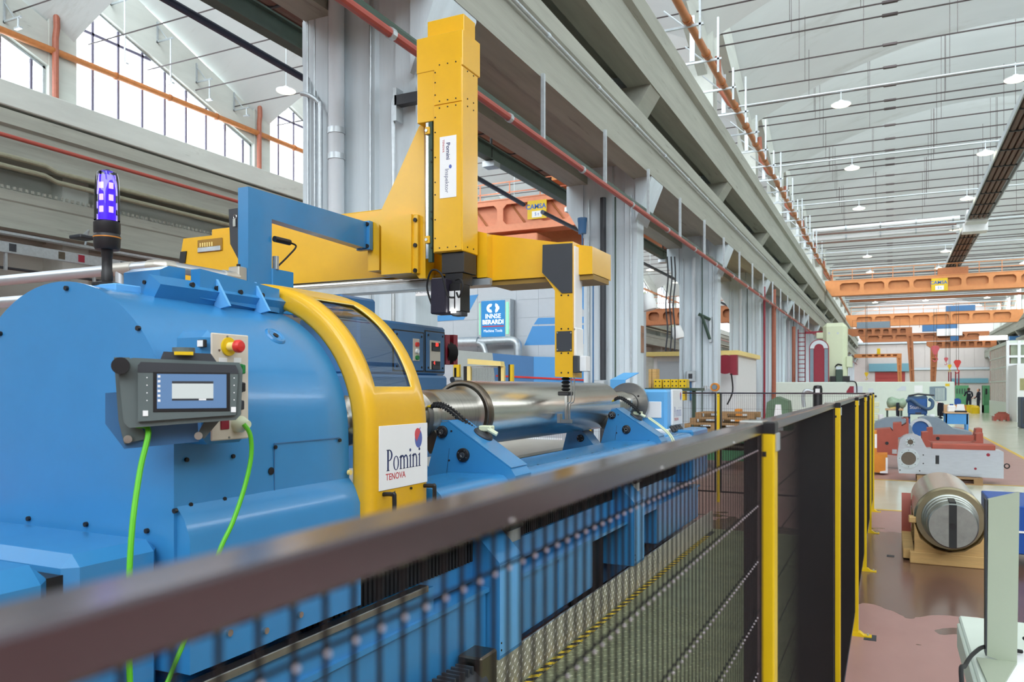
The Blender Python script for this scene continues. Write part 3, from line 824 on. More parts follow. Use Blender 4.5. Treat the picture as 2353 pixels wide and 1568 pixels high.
MB().lathe((AX, 0, AZ), (0, 1, 0), [(Ry0 + .03, .0), (Ry0 + .03, .165), (Ry0 + .012, .19), (Ry0, .206), (Ry0, .213)], 72).build('end_face', NECK, ro)
MB().lathe((AX, 0, AZ), (0, 1, 0), [(Ry0 + .055, .2262), (Ry1 - .02, .2262), (Ry1, .215), (Ry1 + .12, .15), (Ry1 + .14, .138)], 96).build('roll_body', POL, ro)
MB().lathe((AX, 0, AZ), (0, 1, 0), [(Ry1 + .13, .135), (8.02, .135), (8.03, .14), (8.10, .14), (8.11, .12), (8.34, .12)], 48).build('neck', NECK, ro)
# driving plate at the tailstock end
dp = thing('drive_disc', 'grey steel disc with dark hub at the far end of the roll', 'machine disc', (AX, 8.4, AZ))
MB().lathe((AX, 8.36, AZ), (0, 1, 0), [(0, .12), (0, .232), (.03, .235), (.035, .235), (.035, 0)], 48).build('disc', STEEL, dp)
MB().lathe((AX, 8.28, AZ), (0, 1, 0), [(0, 0), (0, .085), (.06, .10), (.085, .12)], 32).build('hub', DGREY, dp)
for a in (0.6, 2.7, 4.8): bolt((AX + .15 * math.cos(a), 8.36, AZ + .15 * math.sin(a)), (0, -1, 0), .012, .004, BLACK, dp, 'bolt_hole')
# tailstock
ts = thing('tailstock', 'light blue tailstock with white maker panel behind the steel disc', 'machine tailstock', (AX, 8.9, 0))
MB().box(-2.86, -2.20, 8.46, 9.05, 1.2, 1.735, .03).build('tailstock_body', BLUEL, ts, sharp=.3)
MB().box(-2.9, -2.18, 8.44, 9.1, 1.0, 1.3, .02).build('tailstock_base', PLASTW, ts, sharp=.3)
MB().box(-2.2, -2.17, 8.60, 9.06, 1.33, 1.735, .01).build('side_panel', PLASTW, ts); tsp = bpy.data.objects['side_panel']
MB().box(-2.44, -2.26, 8.452, 8.462, 1.42, 1.60, .004).build('front_window', PAPER, ts)
serif_pomini('lettering', 8.66, 1.43, .11, mat('pale_ink', (150, 158, 196), .5, var=0), tsp, -2.1695)
text('lettering', 'TENOVA', MATS['ink_red'], tsp, .05, frame((-2.169, 8.76, 1.395), (0, 1, 0), (0, 0, 1)), .0004)
disc_poly([(8.965 + .03 * math.cos(a), 1.655 + .045 * math.sin(a)) for a in [math.radians(d) for d in range(-190, 90, 14)]], 'emblem_blue', MATS['emblem_blue'], tsp, -2.169)
disc_poly([(8.958 + .024 * math.cos(a), 1.668 + .035 * math.sin(a)) for a in [math.radians(d) for d in range(30, 250, 14)]], 'emblem_red', MATS['emblem_red'], tsp, -2.1684)
hz = MB()
hz.tube([(-2.16, 8.5, 1.30), (-2.14, 8.7, 1.29), (-2.15, 8.9, 1.30)], .012, 6)
for y in (8.5, 8.62, 8.75, 8.88): hz.rod((-2.17, y, 1.33), (-2.13, y, 1.27), .018, 8)
hz.build('coupling', BLACK, ts)
# bent light blue guard plate
gd = thing('guard_plate', 'bent light blue sheet guard standing up behind the steel disc', 'machine guard', (-2.9, 8.8, 1.7))
q = AT(1402, 873, Y=8.9); q2 = AT(1437, 873, Y=8.9)
MB().box(q.x, q2.x, 8.9, 8.91, 1.5, q.z - .0).build('plate', BLUEL, gd)
MB().add([(q.x, 8.9, q.z), (q2.x, 8.9, q.z), (q2.x + .12, 9.05, q.z + .085), (q.x + .12, 9.05, q.z + .085), (q.x, 8.908, q.z - .006), (q2.x, 8.908, q.z - .006), (q2.x + .12, 9.056, q.z + .078), (q.x + .12, 9.056, q.z + .078)], [(0, 1, 2, 3), (7, 6, 5, 4), (0, 4, 5, 1), (1, 5, 6, 2), (2, 6, 7, 3), (3, 7, 4, 0)]).build('folded_flange', BLUEL, gd)

# ---- the two steady rests
def steady(y, label):
    s = thing('steady_rest', label, 'steady rest', (-2.3, y, 0), 'steady rests under the roll necks')
    P_ = [(-2.88, 1.02), (-2.80, 1.33), (-2.70, 1.37), (-2.62, 1.32), (-2.52, 1.20), (-2.46, 1.22), (-2.42, 1.36), (-2.355, 1.55), (-2.31, 1.555), (-1.905, 1.30), (-1.875, 1.26), (-1.875, 1.02)]
    MB().prism(P_, 'y', y, y + .21).build('frame', BLUE, s, sharp=.4)
    MB().prism([(-2.31, 1.557), (-1.905, 1.302), (-1.90, 1.306), (-2.305, 1.563)], 'y', y + .0, y + .215).build('top_cover', BLUE, s)
    MB().prism([(-2.35, 1.555), (-2.31, 1.558), (-2.305, 1.564), (-2.35, 1.561)], 'y', y, y + .215).build('top_cover', BLUE, s)
    for (x, z, r) in ((-2.345, 1.495, .036), (-2.205, 1.365, .040), (-2.66, 1.27, .035)):
        MB().lathe((x, y, z), (0, -1, 0), [(0, r), (.012, r), (.016, r * .8), (.016, 0)], 24).build('bearing_cap', BLACK, s); cap_ = bpy.data.objects[-1] if False else s.children[-1]
        if r > .035: MB().lathe((x, y - .014, z), (0, -1, 0), [(0, r * .42), (.008, r * .42), (.008, r * .22), (.002, r * .2), (.002, 0)], 18).build('centre_screw', STEEL, cap_)
        cs = MB()
        for k in range(4):
            a = math.pi / 4 + k * math.pi / 2 + .3
            cs.rod((x + r * .72 * math.cos(a), y - .012, z + r * .72 * math.sin(a)), (x + r * .72 * math.cos(a), y - .019, z + r * .72 * math.sin(a)), r * .11, 6)
        cs.build('cap_screws', STEEL, cap_)
    ln = MB(); ln.prism([(-2.30, 1.40), (-2.298, 1.402), (-2.338, 1.06), (-2.341, 1.06)], 'y', y - .0008, y)
    ln.build('seam', INKK, s)
    for (x, z) in ((-2.285, 1.50), (-2.30, 1.33), (-2.06, 1.15), (-1.95, 1.22), (-2.40, 1.12)): bolt((x, y, z), (0, -1, 0), .006, .004, INKK, s, seg=6)
    # bronze-faced support shoe against the neck
    MB().prism([(-2.50, 1.43), (-2.42, 1.50), (-2.375, 1.44), (-2.45, 1.36)], 'y', y + .03, y + .18).build('support_shoe', RIM, s)
    # round cover and fitting on the sloping top
    u = Vector((.405, 0, -.255)).normalized(); nn = Vector((.255, 0, .405)).normalized()
    c = Vector((-2.16, y + .16, 1.478))
    MB().lathe(c - nn * .02, nn, [(0, .062), (.02, .062), (.03, .055), (.034, 0)], 24).build('lubrication_cap', DGREY, s)
    fb = MB()
    fb.box(c.x - .03, c.x + .05, c.y - .01, c.y + .05, c.z + .015, c.z + .05, .006); fb.rod((c.x + .03, c.y, c.z + .03), (c.x + .085, c.y + .01, c.z + .0), .014, 8)
    fb.build('fitting', CREAM, s)
    return s
steady(3.93, 'blue sloping steady rest beside the yellow hood, its two black caps screwed')
steady(7.02, 'blue sloping steady rest at the far end of the roll beside the steel disc')
def hose_set(y0, pts_c, pts_h, lab1, lab2):
    mb = MB(); pth = smooth_path(pts_c, 4); d = 0
    for off in (Vector((0, 0, 0)), Vector((0, .022, .012))):
        P2 = [p + off for p in pth]
        for i in range(len(P2) - 1): mb.rod(P2[i], P2[i] + (P2[i + 1] - P2[i]) * .6, .013, 7)
        mb.tube(P2, .007, 6)
    t = tag(mb.build('hose_chain', RUBBER), lab1, 'hose')
    MB().tube([pth[0] - (pth[1] - pth[0]) * 3, pth[0]], [.005, .011], 7).build('yellow_tip', YELF, t)
    mb = MB()
    for k, off in enumerate((Vector((0, 0, 0)), Vector((.012, .016, .004)), Vector((-.010, .02, .008)))):
        mb.tube([p + off for p in smooth_path(pts_h, 6)], .0065, 7)
    tag(mb.build('oil_hose', CREAM), lab2, 'hose')
hose_set(4.0, [AT(992, 934, Y=4.0), AT(1012, 934, Y=4.0), AT(1035, 946, Y=4.03), AT(1060, 968, Y=4.06), AT(1082, 988, Y=4.09), AT(1095, 1000, Y=4.1)],
         [AT(1108, 1005, Y=4.12), AT(1135, 1027, Y=4.1), AT(1158, 1050, Y=4.06), AT(1163, 1080, Y=4.0), AT(1150, 1110, Y=3.93), AT(1120, 1160, Y=3.9)],
         'black segmented hose pair reaching from the near steady rest to the roll neck', 'pale oil hoses running down the slope of the near steady rest')
hose_set(7.1, [AT(1412, 920, Y=7.1), AT(1424, 916, Y=7.1), AT(1440, 924, Y=7.13), AT(1458, 938, Y=7.15), AT(1472, 952, Y=7.17)],
         [AT(1490, 962, Y=7.2), AT(1515, 980, Y=7.18), AT(1537, 1000, Y=7.12), AT(1546, 1020, Y=7.05), AT(1545, 1050, Y=7.0)],
         'black segmented hose pair reaching from the far steady rest to the roll neck', 'pale oil hoses running down the slope of the far steady rest')

# ---- bed of the machine
bd = thing('machine_bed', 'long blue bed of the grinding machine running along the walkway', 'machine bed', (-2.4, 5, 0))
cov = [(-2.30, 1.0), (-2.30, 1.262), (-1.985, 1.268), (-1.945, 1.262), (-1.918, 1.24), (-1.905, 1.20), (-1.90, 1.0)]
for y0, y1 in ((3.2, 3.925), (4.15, 6.20), (6.205, 7.015), (7.24, 8.42)):
    MB().prism(cov, 'y', y0, y1).build('way_cover', BLUE, bd, sharp=.7)
sc2 = MB()
for y in (4.5, 5.0, 5.5, 6.0, 6.5, 7.0, 7.5, 8.0): sc2.rod((-1.99, y, 1.266), (-1.99, y, 1.271), .007, 6)
sc2.build('cover_screws', BLACK, bd)
MB().box(-2.16, -1.95, 8.62, 9.4, .7, 1.285, .02).build('end_box', BLUE, bd, sharp=.3)
MB().box(-2.93, -2.25, 3.15, 9.4, .05, 1.0).build('bed_core', BLUED, bd)
MB().box(-2.26, -2.12, 1.85, 9.3, .66, .80).build('upper_rail', BLUE, bd)
MB().box(-2.26, -2.02, 1.80, 3.86, .05, .62, .01).build('front_panel', BLUE, bd)
MB().box(-2.249, -2.22, 5.65, 6.4, .06, .58).build('interior_shade', RUBBER, bd)  # black panel paints the shade inside the open part of the bed
for y0, y1 in ((4.19, 4.9), (4.91, 5.6), (7.4, 9.2)):
    MB().box(-2.26, -2.02, y0, y1, .24, .60, .01).build('front_panel', BLUE, bd)
MB().box(-2.24, -2.0, 4.19, 9.2, .60, .625).build('front_ledge', BLUE, bd)
MB().box(-2.24, -2.0, 1.80, 3.86, .62, .645).build('front_ledge', BLUE, bd)
bl = MB()
for k in range(300):
    y = 4.2 + k * .017
    bl.box(-2.20, -2.15 + (.010 if k % 2 else 0), y, y + .017, .80, .93)
bl.build('bellows', RUBBER, bd, kind='stuff')
bl = MB()
for k in range(84):
    y = 2.42 + k * .017
    bl.box(-2.20, -2.11 + (.010 if k % 2 else 0), y, y + .017, .78, .90)
bl.build('bellows', RUBBER, bd, kind='stuff')
MB().box(-2.26, -2.20, 3.9, 9.3, .80, 1.0).build('bellows_backplate', GALV, bd)
MB().box(-2.04, -1.985, .9, 3.2, .775, .805, .003).build('steel_way', STEEL, bd)
MB().box(-2.20, -2.02, 1.80, 3.3, .62, .775).build('way_support', BLUE, bd)
for y, z in ((1.95, .93), (2.12, .89), (2.3, .90)): bolt((-1.995, y, z), (1, 0, 0), .012, .010, CHROME, hs, 'bolt', 10)
# drive box post standing against the bed
def bed_post(y0, y1, label):
    o = thing('drive_post', label, 'machine cover', (-2.0, y0, .24), 'blue cover boxes on the bed front')
    MB().prism([(-2.32, .24), (-1.95, .24), (-1.95, .78), (-2.10, .93), (-2.32, .93)], 'y', y0, y1).build('cover_box', BLUE, o, sharp=.4)
    MB().box(-1.952, -1.948, y0 + .006, y1 - .006, .26, .765).build('cover_lid', BLUEL, o)
    MB().box(-2.12, -2.05, y1 + .02, y1 + .2, .82, .93).build('sensor_plate', GALV, o)
    MB().rod((-2.03, y1 - .02, .92), (-2.03, y1 + .16, .92), .018, 10).build('sensor', BLACK, o)
    for z in (.29, .33): bolt((-1.949, y0 + .02, z), (1, 0, 0), .006, .005, BLACK, o, seg=6)
    return o
bed_post(3.88, 4.17, 'tall blue cover box against the bed front, the one nearer the camera')
bed_post(6.42, 6.72, 'tall blue cover box against the bed front, the one under the far steady rest')
# drip tray and motor under the way, next to the near post
mt = thing('floor_motor', 'dark greasy motor lying under the bed next to the near blue cover box', 'motor', (-2.0, 3.5, 0))
MB().rod((-1.94, 3.05, .22), (-1.94, 3.55, .22), .10, 18).build('motor_body', DGREY, mt)
fn = MB()
for k in range(9): fn.box(-1.99, -1.89, 3.10 + k * .045, 3.115 + k * .045, .30, .345)
fn.build('cooling_fins', DGREY, mt)
MB().box(-2.0, -1.86, 3.5, 3.68, .12, .38, .01).build('terminal_box', RIM, mt)
MB().box(-2.02, -1.84, 3.05, 3.6, .0, .12).build('foot', DGREY, mt)
# chequer-plate walkway: raised kick plate, floor plates with raised pattern, hazard tape
CHK = mat('chequer_plate', (206, 202, 190), .40, .6, var=.14, scale=5)
CHKG = mat('greenish_chequer_plate', (150, 152, 118), .42, .4, var=.2, scale=4)
wk = thing('walkway', 'chequer plate walkway between the fence and the blue bed', 'walkway', (-1.1, 4, 0))
for k in range(5):
    y0 = .3 + k * 1.9
    MB().box(-1.97, -.30, y0, y0 + 1.893, .0, .012).build('floor_plate', CHKG, wk)
    MB().box(-1.985, -1.97, y0, y0 + 1.893, .0, .235).build('kick_plate', CHK, wk)
tr = MB()
def lozenge(mb, c, u, v, n, L, Wd, h):
    mb.add([c - u * L, c - v * Wd, c + u * L, c + v * Wd, c + n * h - u * L * .5, c + n * h + u * L * .5], [(0, 1, 5, 4), (1, 2, 5), (2, 3, 4, 5), (3, 0, 4)])
ky = .35; row = 0
while ky < 9.4:
    for r in range(7):
        z = .03 + r * .033; s_ = 1 if (row + r) % 2 else -1
        u = Vector((0, .70, .70 * s_)); v = Vector((0, -.7 * s_, .7))
        lozenge(tr, Vector((-1.9699, ky, z)), u, v, Vector((1, 0, 0)), .015, .0035, .0025)
    ky += .034; row += 1
tr.build('kick_plate_tread', CHK, wk, kind='stuff')
tr = MB(); yy = .7; row = 0
while yy < 6.2:
    xx = -1.95; cnum = 0
    while xx < -.4:
        s_ = 1 if (row + cnum) % 2 else -1
        lozenge(tr, Vector((xx, yy, .0122)), Vector((.7, .7 * s_, 0)), Vector((-.7 * s_, .7, 0)), Vector((0, 0, 1)), .016, .004, .003)
        xx += .036; cnum += 1
    yy += .036; row += 1
tr.build('floor_plate_tread', CHKG, wk, kind='stuff')
hzt = MB(); hzt.box(-1.955, -1.90, .3, 9.6, .012, .0128); hzt.build('hazard_tape_base', INKK, wk)
for k in range(70):
    y = .9 + k * .12
    MB().add([(-1.955, y, .0129), (-1.90, y + .05, .0129), (-1.90, y + .11, .0129), (-1.955, y + .06, .0129)], [(0, 1, 2, 3)]).build('hazard_stripe', YELF, wk)

# ---- grey way cover and wheelhead behind the roll
wh = thing('wheelhead', 'blue wheelhead cabinet with push buttons and red digit displays behind the roll', 'machine cabinet', (-3.9, 5.8, 0))
MB().box(-4.3, -2.95, 3.3, 8.4, .6, 1.15, .02).build('way_cover', mat('beige_grey_cover', (196, 192, 180), .45, var=.04), wh)
ca, cb2 = AT(893, 736, X=-3.7), AT(1024, 752, X=-3.7)
MB().box(-4.3, -3.7, ca.y - .4, cb2.y, 1.86, ca.z, .02).build('cabinet', BLUED, wh, sharp=.3)
MB().box(-4.4, -3.62, ca.y - .6, cb2.y - .1, 1.0, 1.86, .02).build('lower_cabinet', BLUED, wh, sharp=.3)
for x0, x1 in ((905, 971), (978, 1019)):
    a, b_ = AT(x0, 760, X=-3.699), AT(x1, 760, X=-3.699)
    zt_ = AT(x1, 767, X=-3.699).z; zb_ = 1.90
    MB().box(-3.7, -3.698, a.y - .02, b_.y + .02, zb_ - .012, zt_ + .012).build('door_gap', INKK, wh)
    MB().box(-3.7, -3.69, a.y, b_.y, zb_, zt_, .004).build('cabinet_door', BLUED, wh); cdr = wh.children[-1]
    for yy in (a.y + .03, b_.y - .03):
        for zz in (zb_ + .03, zt_ - .03): bolt((-3.69, yy, zz), (1, 0, 0), .01, .005, BLACK, cdr, 'screw', 6)
a, b_ = AT(949, 778, X=-3.688), AT(963, 830, X=-3.688)
MB().box(-3.69, -3.684, a.y, b_.y, b_.z, a.z).build('button_plate', BEIGE, wh); btp = wh.children[-1]
for k, m_ in enumerate((REDB, PLASTW, GREENB)):
    c = Vector((-3.684, (a.y + b_.y) / 2, a.z - .05 - k * .057)); bolt(c, (1, 0, 0), .02, .02, m_, btp, 'push_button', 14)
a, b_ = AT(988, 782, X=-3.688), AT(1011, 850, X=-3.688)
MB().box(-3.69, -3.684, a.y, b_.y, b_.z, a.z).build('display_plate', BEIGE, wh); dpp = wh.children[-1]
for k, s_ in ((0, '80'), (1, '4')):
    zz = a.z - .05 - k * .165
    MB().box(-3.684, -3.678, a.y + .02, b_.y - .012, zz - .045, zz + .03).build('display', BLACK, dpp)
    MB().box(-3.678, -3.676, a.y + .03, b_.y - .02, zz - .042, zz - .012).build('display_keys', DGREY, dpp)
    text('digits', s_, LEDR, dpp, .05, frame((-3.676, (a.y + b_.y) / 2 + (.015 if k == 0 else -.03), zz + .012), (0, 1, 0), (0, 0, 1)), .0004)
MB().box(-4.25, -3.75, ca.y - .55, ca.y - .1, ca.z, ca.z + .16, .02).build('top_box', BLUED, wh, sharp=.3)
# white panels seen behind
# ---- hose reel in red side plates
hr = thing('hose_reel', 'black hose coil between two red side plates behind the blue cabinet', 'hose reel', (-4.0, 7.4, 2.0))
for px in (1029, 1047):
    a = AT(px, 770, X=-3.9); z2 = AT(px, 838, X=-3.9).z
    MB().box(-4.1, -3.9, a.y - .04, a.y + .04, z2, a.z).build('side_plate', DRED, hr)
ya_, yb_ = AT(1029, 800, X=-3.9).y, AT(1047, 800, X=-3.9).y
for k in range(5): MB().lathe((-3.98, ya_ + (yb_ - ya_) * (k + .5) / 5, 2.10), (0, 1, 0), [(-.02, .10), (0, .12), (.02, .10), (0, .08), (-.02, .10)], 20).build('hose_coil', RUBBER, hr)
MB().tube([(-3.85, ya_, 1.83), (-3.85, yb_, 1.83)], .03, 8).build('roller', STEEL, hr)
MB().tube([(-3.86, (ya_ + yb_) / 2, 1.95), (-3.86, (ya_ + yb_) / 2, 1.2)], .012, 6).build('hose_end', RUBBER, hr)

# ---- measuring gantry: yellow cross beam with the vertical inspection column and the probe arm
gt = thing('measuring_gantry', 'yellow measuring gantry with tall vertical column and cross beam over the roll', 'gantry', (-3.9, 5.8, 1.0))
MB().prism([(-6.70, 2.70), (-6.56, 3.29), (-4.0, 3.29), (-3.0, 3.03), (-2.1, 2.86), (-2.1, 2.645), (-3.0, 2.645), (-3.6, 2.74), (-6.6, 2.74)], 'y', 5.80, 6.25).build('cross_beam', YEL, gt, sharp=.4)
MB().box(-6.2, -4.1, 5.83, 6.2, 3.28, 3.36, .01).build('beam_top', YEL, gt)
MB().prism([(-3.07, 2.66), (-2.98, 2.66), (-2.98, 3.02), (-3.07, 3.045)], 'y', 5.70, 5.81).build('beam_flange', YEL, gt)
b_ = AT(455, 565, Y=5.8); c = AT(512, 565, Y=5.8)
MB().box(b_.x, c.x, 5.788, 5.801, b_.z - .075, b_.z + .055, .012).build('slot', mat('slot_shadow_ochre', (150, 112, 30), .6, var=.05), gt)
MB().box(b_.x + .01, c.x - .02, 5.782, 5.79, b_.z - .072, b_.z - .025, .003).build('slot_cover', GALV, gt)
gr = MB()
for k in range(6): gr.rod((b_.x + .05 + k * .032, 5.785, b_.z - .022), (b_.x + .05 + k * .032, 5.785, b_.z + .02), .008, 6)
gr.build('slot_fittings', CREAMY, gt)
d = AT(421, 592, Y=5.8)
MB().prism([(d.x - .05, d.z - .06), (d.x + .035, d.z - .06), (d.x + .055, d.z + .06), (d.x - .03, d.z + .06)], 'y', 5.79, 5.801).build('beam_window', BLACK, gt)
MB().box(-6.4, -3.0, 5.74, 6.2, 2.645, 2.68, .006).build('linear_guide', STEEL, gt)
MB().box(-6.4, -2.95, 5.70, 5.74, 2.60, 2.652).build('guide_rail', GALV, gt)
MB().rod((-6.4, 5.82, 2.70), (-3.45, 5.82, 2.70), .035, 12).build('guide_tube', CHROME, gt)
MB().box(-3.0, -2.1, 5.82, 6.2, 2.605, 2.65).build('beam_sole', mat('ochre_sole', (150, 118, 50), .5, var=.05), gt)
# vertical column
col = MB().box(-3.31, -3.04, 5.40, 5.66, 2.835, 4.3, .006).build('column', YEL, gt, sharp=.4)
MB().box(-3.466, -3.035, 5.395, 5.69, 4.30, 4.585, .006).build('column_head', YEL, gt, sharp=.4)
MB().box(-3.462, -3.305, 5.40, 5.66, 3.90, 4.31, .004).build('column_shoulder', YEL, gt, sharp=.4)
MB().box(-3.395, -3.055, 5.45, 5.64, 4.585, 4.735, .004).build('column_cap', YEL, gt, sharp=.4)
MB().box(-3.296, -3.046, 5.392, 5.402, 4.02, 4.36, .002).build('service_lid', YEL, gt)
MB().box(-3.296, -3.046, 5.392, 5.402, 2.842, 4.012, .002).build('front_cover', YEL, gt)
bb = MB()
for x in (-3.245, -3.17, -3.095):
    for z in (4.335, 4.045, 3.99, 2.87): bb.rod((x, 5.393, z), (x, 5.388, z), .006, 6)
for z in (4.28, 4.2, 4.1, 3.92, 3.8, 3.6, 3.4, 3.3, 3.1, 2.95): bb.rod((-3.285, 5.393, z), (-3.285, 5.388, z), .006, 6)
for yy in (5.48, 5.58):
    for z in (4.28, 4.06, 4.0, 2.875): bb.rod((-3.041, yy, z), (-3.035, yy, z), .006, 6)
bb.build('cover_screws', BLACK, gt)
MB().box(-3.25, -3.045, 5.43, 5.64, 2.67, 2.836, .004).build('spindle_housing', mat('charcoal_housing', (44, 42, 40), .45, var=.06), gt)
# name label on the column, lettering turned to read downwards
la, lb_ = AT(1011, 316, Y=5.392), AT(1049, 452, Y=5.392)
MB().box(la.x, lb_.x, 5.388, 5.392, lb_.z, la.z).build('name_label', PAPER, gt); nlb = gt.children[-1]
fm = lambda x, z: frame((x, 5.3872, z), (0, 0, -1), (1, 0, 0))
xm = (la.x + lb_.x) / 2
def colt(body, x, z, size, m, **k): text('lettering', body, m, nlb, size, fm(x, z), .0003, **k)
colt('Pomini', xm - .0, la.z - .12, .050, INK, bold=.0006)
colt('TENOVA', xm - .042, la.z - .075, .026, INKR)
colt('Inspektor', xm - .01, lb_.z + .135, .050, mat('grey_ink', (110, 116, 140), .5, var=0))
MB().prism([(xm + .022 + .013 * math.cos(k * .35), la.z - .245 + .016 * math.sin(k * .35)) for k in range(18)], 'y', 5.3872, 5.388).build('emblem', MATS['emblem_blue'], nlb)
# guide strip, gusset and slide block
ra, rb = AT(980, 271, Y=5.42), AT(996, 594, Y=5.42)
MB().box(ra.x, ra.x + .028, 5.41, 5.43, rb.z, ra.z).build('guide_strip', CHROME, gt)
MB().box(ra.x + .028, ra.x + .062, 5.405, 5.44, rb.z - .03, ra.z).build('guide_strip_base', DGREEN, gt)
for py in (302, 552):
    c = AT(982, py, Y=5.41); MB().box(c.x - .012, c.x + .03, 5.39, 5.42, c.z - .03, c.z + .03, .004).build('guide_bearing', YEL, gt)
    bolt((c.x + .004, 5.39, c.z), (0, -1, 0), .013, .008, CHROME, gt, 'grease_nipple', 12)
sb = MB()
for py in (345, 372, 487, 503, 570): c = AT(992, py, Y=5.405); sb.rod(c, c + Vector((0, -.008, 0)), .008, 8)
sb.build('guide_screws', BLACK, gt)
gp_ = [AT(974, 285, Y=5.5), AT(978, 640, Y=5.5), AT(963, 640, Y=5.5), AT(864, 505, Y=5.5), AT(874, 487, Y=5.5), AT(910, 410, Y=5.5), AT(963, 290, Y=5.5)]
MB().prism([(p.x, p.z) for p in gp_], 'y', 5.5, 5.60).build('gusset', YEL, gt)
q = [AT(*p, Y=5.44) for p in ((876, 507), (900, 506), (900, 495), (945, 492), (945, 627), (876, 632))]
MB().prism([(p.x, p.z) for p in q], 'y', 5.44, 5.80).build('slide_block', YEL, gt)
a, b_ = AT(946, 494, Y=5.46), AT(960, 628, Y=5.46)
MB().box(a.x, b_.x, 5.46, 5.62, b_.z, a.z, .004).build('slide_flange', YEL, gt)
for py in (506, 564, 622): bolt(AT(955, py, Y=5.46), (0, -1, 0), .018, .014, BLACK, gt)
MB().box(-4.10, -3.98, 5.605, 5.8, 2.77, 3.24).build('mount_plate', YEL, gt)
# probe arm over the roll
qa = [AT(*p, Y=5.70) for p in ((1245, 559), (1316, 555), (1316, 676), (1316, 868), (1275, 866), (1275, 668), (1245, 626))]
MB().prism([(p.x, p.z) for p in qa], 'y', 5.70, 5.90).build('probe_arm', YEL, gt, sharp=.4)
qa = [AT(*p, Y=5.695) for p in ((1247, 563), (1315, 559), (1315, 673), (1291, 674), (1246, 627))]
MB().prism([(p.x, p.z) for p in qa], 'y', 5.692, 5.70).build('arm_cover', DGREY, gt)
a, b_ = AT(1279, 762, Y=5.695), AT(1314, 807, Y=5.695)
MB().box(a.x, b_.x, 5.692, 5.70, b_.z, a.z).build('square_cover', DGREY, gt)
cs = MB()
for px in (1281, 1312):
    for py in (765, 804): c = AT(px, py, Y=5.692); cs.rod(c, c + Vector((0, -.004, 0)), .007, 8)
cs.build('cover_screws', CHROME, gt)
cs = MB()
for px in (1290, 1306):
    for py in (679, 756, 812, 857): c = AT(px, py, Y=5.70); cs.rod(c, c + Vector((0, -.003, 0)), .007, 8)
cs.build('arm_screws', BLACK, gt)
xr = AT(1316, 700, Y=5.70).x
MB().box(xr, xr + .012, 5.72, 5.88, 2.2, 2.86, .002).build('lit_side', PLASTW, gt)  # white plates paint the glare of light on the arm's right side
MB().box(xr, xr + .022, 5.72, 5.88, 2.0, 2.22, .004).build('lit_side', PLASTW, gt)
MB().box(xr + .002, xr + .04, 5.70, 5.80, 1.87, 2.0, .003).build('connector_box', DGREY, gt)
MB().box(xr + .03, xr + .09, 5.75, 5.85, 1.88, 2.0, .003).build('connector_box', PLASTW, gt)
pc = AT(1300, 880, Y=5.78)
for k in range(4): MB().lathe((pc.x, 5.78, 1.835 - k * .028), (0, 0, -1), [(0, .022), (.012, .038), (.026, .022)], 18).build('bellows_fold', RUBBER, gt)
MB().box(pc.x - .05, pc.x + .045, 5.73, 5.83, 1.690, 1.722, .006).build('probe_clamp', BLACK, gt)
MB().box(pc.x - .006, pc.x + .020, 5.765, 5.795, 1.50, 1.695, .003).build('probe_stem', STEEL, gt)
MB().box(pc.x - .065, pc.x - .035, 5.75, 5.80, 1.47, 1.545, .003).build('probe_head', STEEL, gt)
MB().box(pc.x - .04, pc.x + .05, 5.76, 5.80, 1.47, 1.50, .003).build('probe_foot', STEEL, gt)
for off in (.052, .078):
    MB().tube(smooth_path([(pc.x + off, 5.76, 1.88), (pc.x + off, 5.76, 1.66), (pc.x + off - .03, 5.75, 1.62), (pc.x + off - .032, 5.75, 1.50)], 5), .0055, 7).build('air_line', STEEL, gt)
# inspection camera under the column
ic_ = thing('inspection_camera', 'dark inspection camera with bright lamp hanging under the yellow column', 'camera', (-3.15, 5.5, 2.5))
MB().box(-3.30, -3.16, 5.34, 5.50, 2.34, 2.62, .008).build('camera_body', mat('violet_black_metal', (44, 40, 54), .4, .3, var=.08), ic_)
MB().box(-3.16, -3.06, 5.40, 5.56, 2.36, 2.58, .004).build('lamp_block', BLACK, ic_)
for k in range(2):
    MB().box(-3.155 + k * .055, -3.115 + k * .055, 5.392, 5.40, 2.36, 2.52).build('light_plate', PLASTW, ic_)
MB().box(-3.15, -3.06, 5.42, 5.52, 2.325, 2.36, .004).build('lens_ring', DGREY, ic_)
MB().box(-3.138, -3.095, 5.386, 5.394, 2.345, 2.375).build('work_light', SPOTE, ic_)
MB().box(-3.22, -3.06, 5.44, 5.6, 2.58, 2.668).build('hanger', BLACK, ic_)
for pts in ([(-3.30, 5.36, 2.42), (-3.33, 5.34, 2.56), (-3.26, 5.3, 2.68), (-3.17, 5.3, 2.64), (-3.13, 5.32, 2.48), (-3.08, 5.34, 2.46)], [(-3.08, 5.36, 2.60), (-3.02, 5.33, 2.60), (-2.99, 5.32, 2.54), (-3.03, 5.33, 2.46), (-3.07, 5.36, 2.5)]):
    MB().tube(smooth_path(pts, 6), .008, 7).build('cable', RUBBER, ic_)

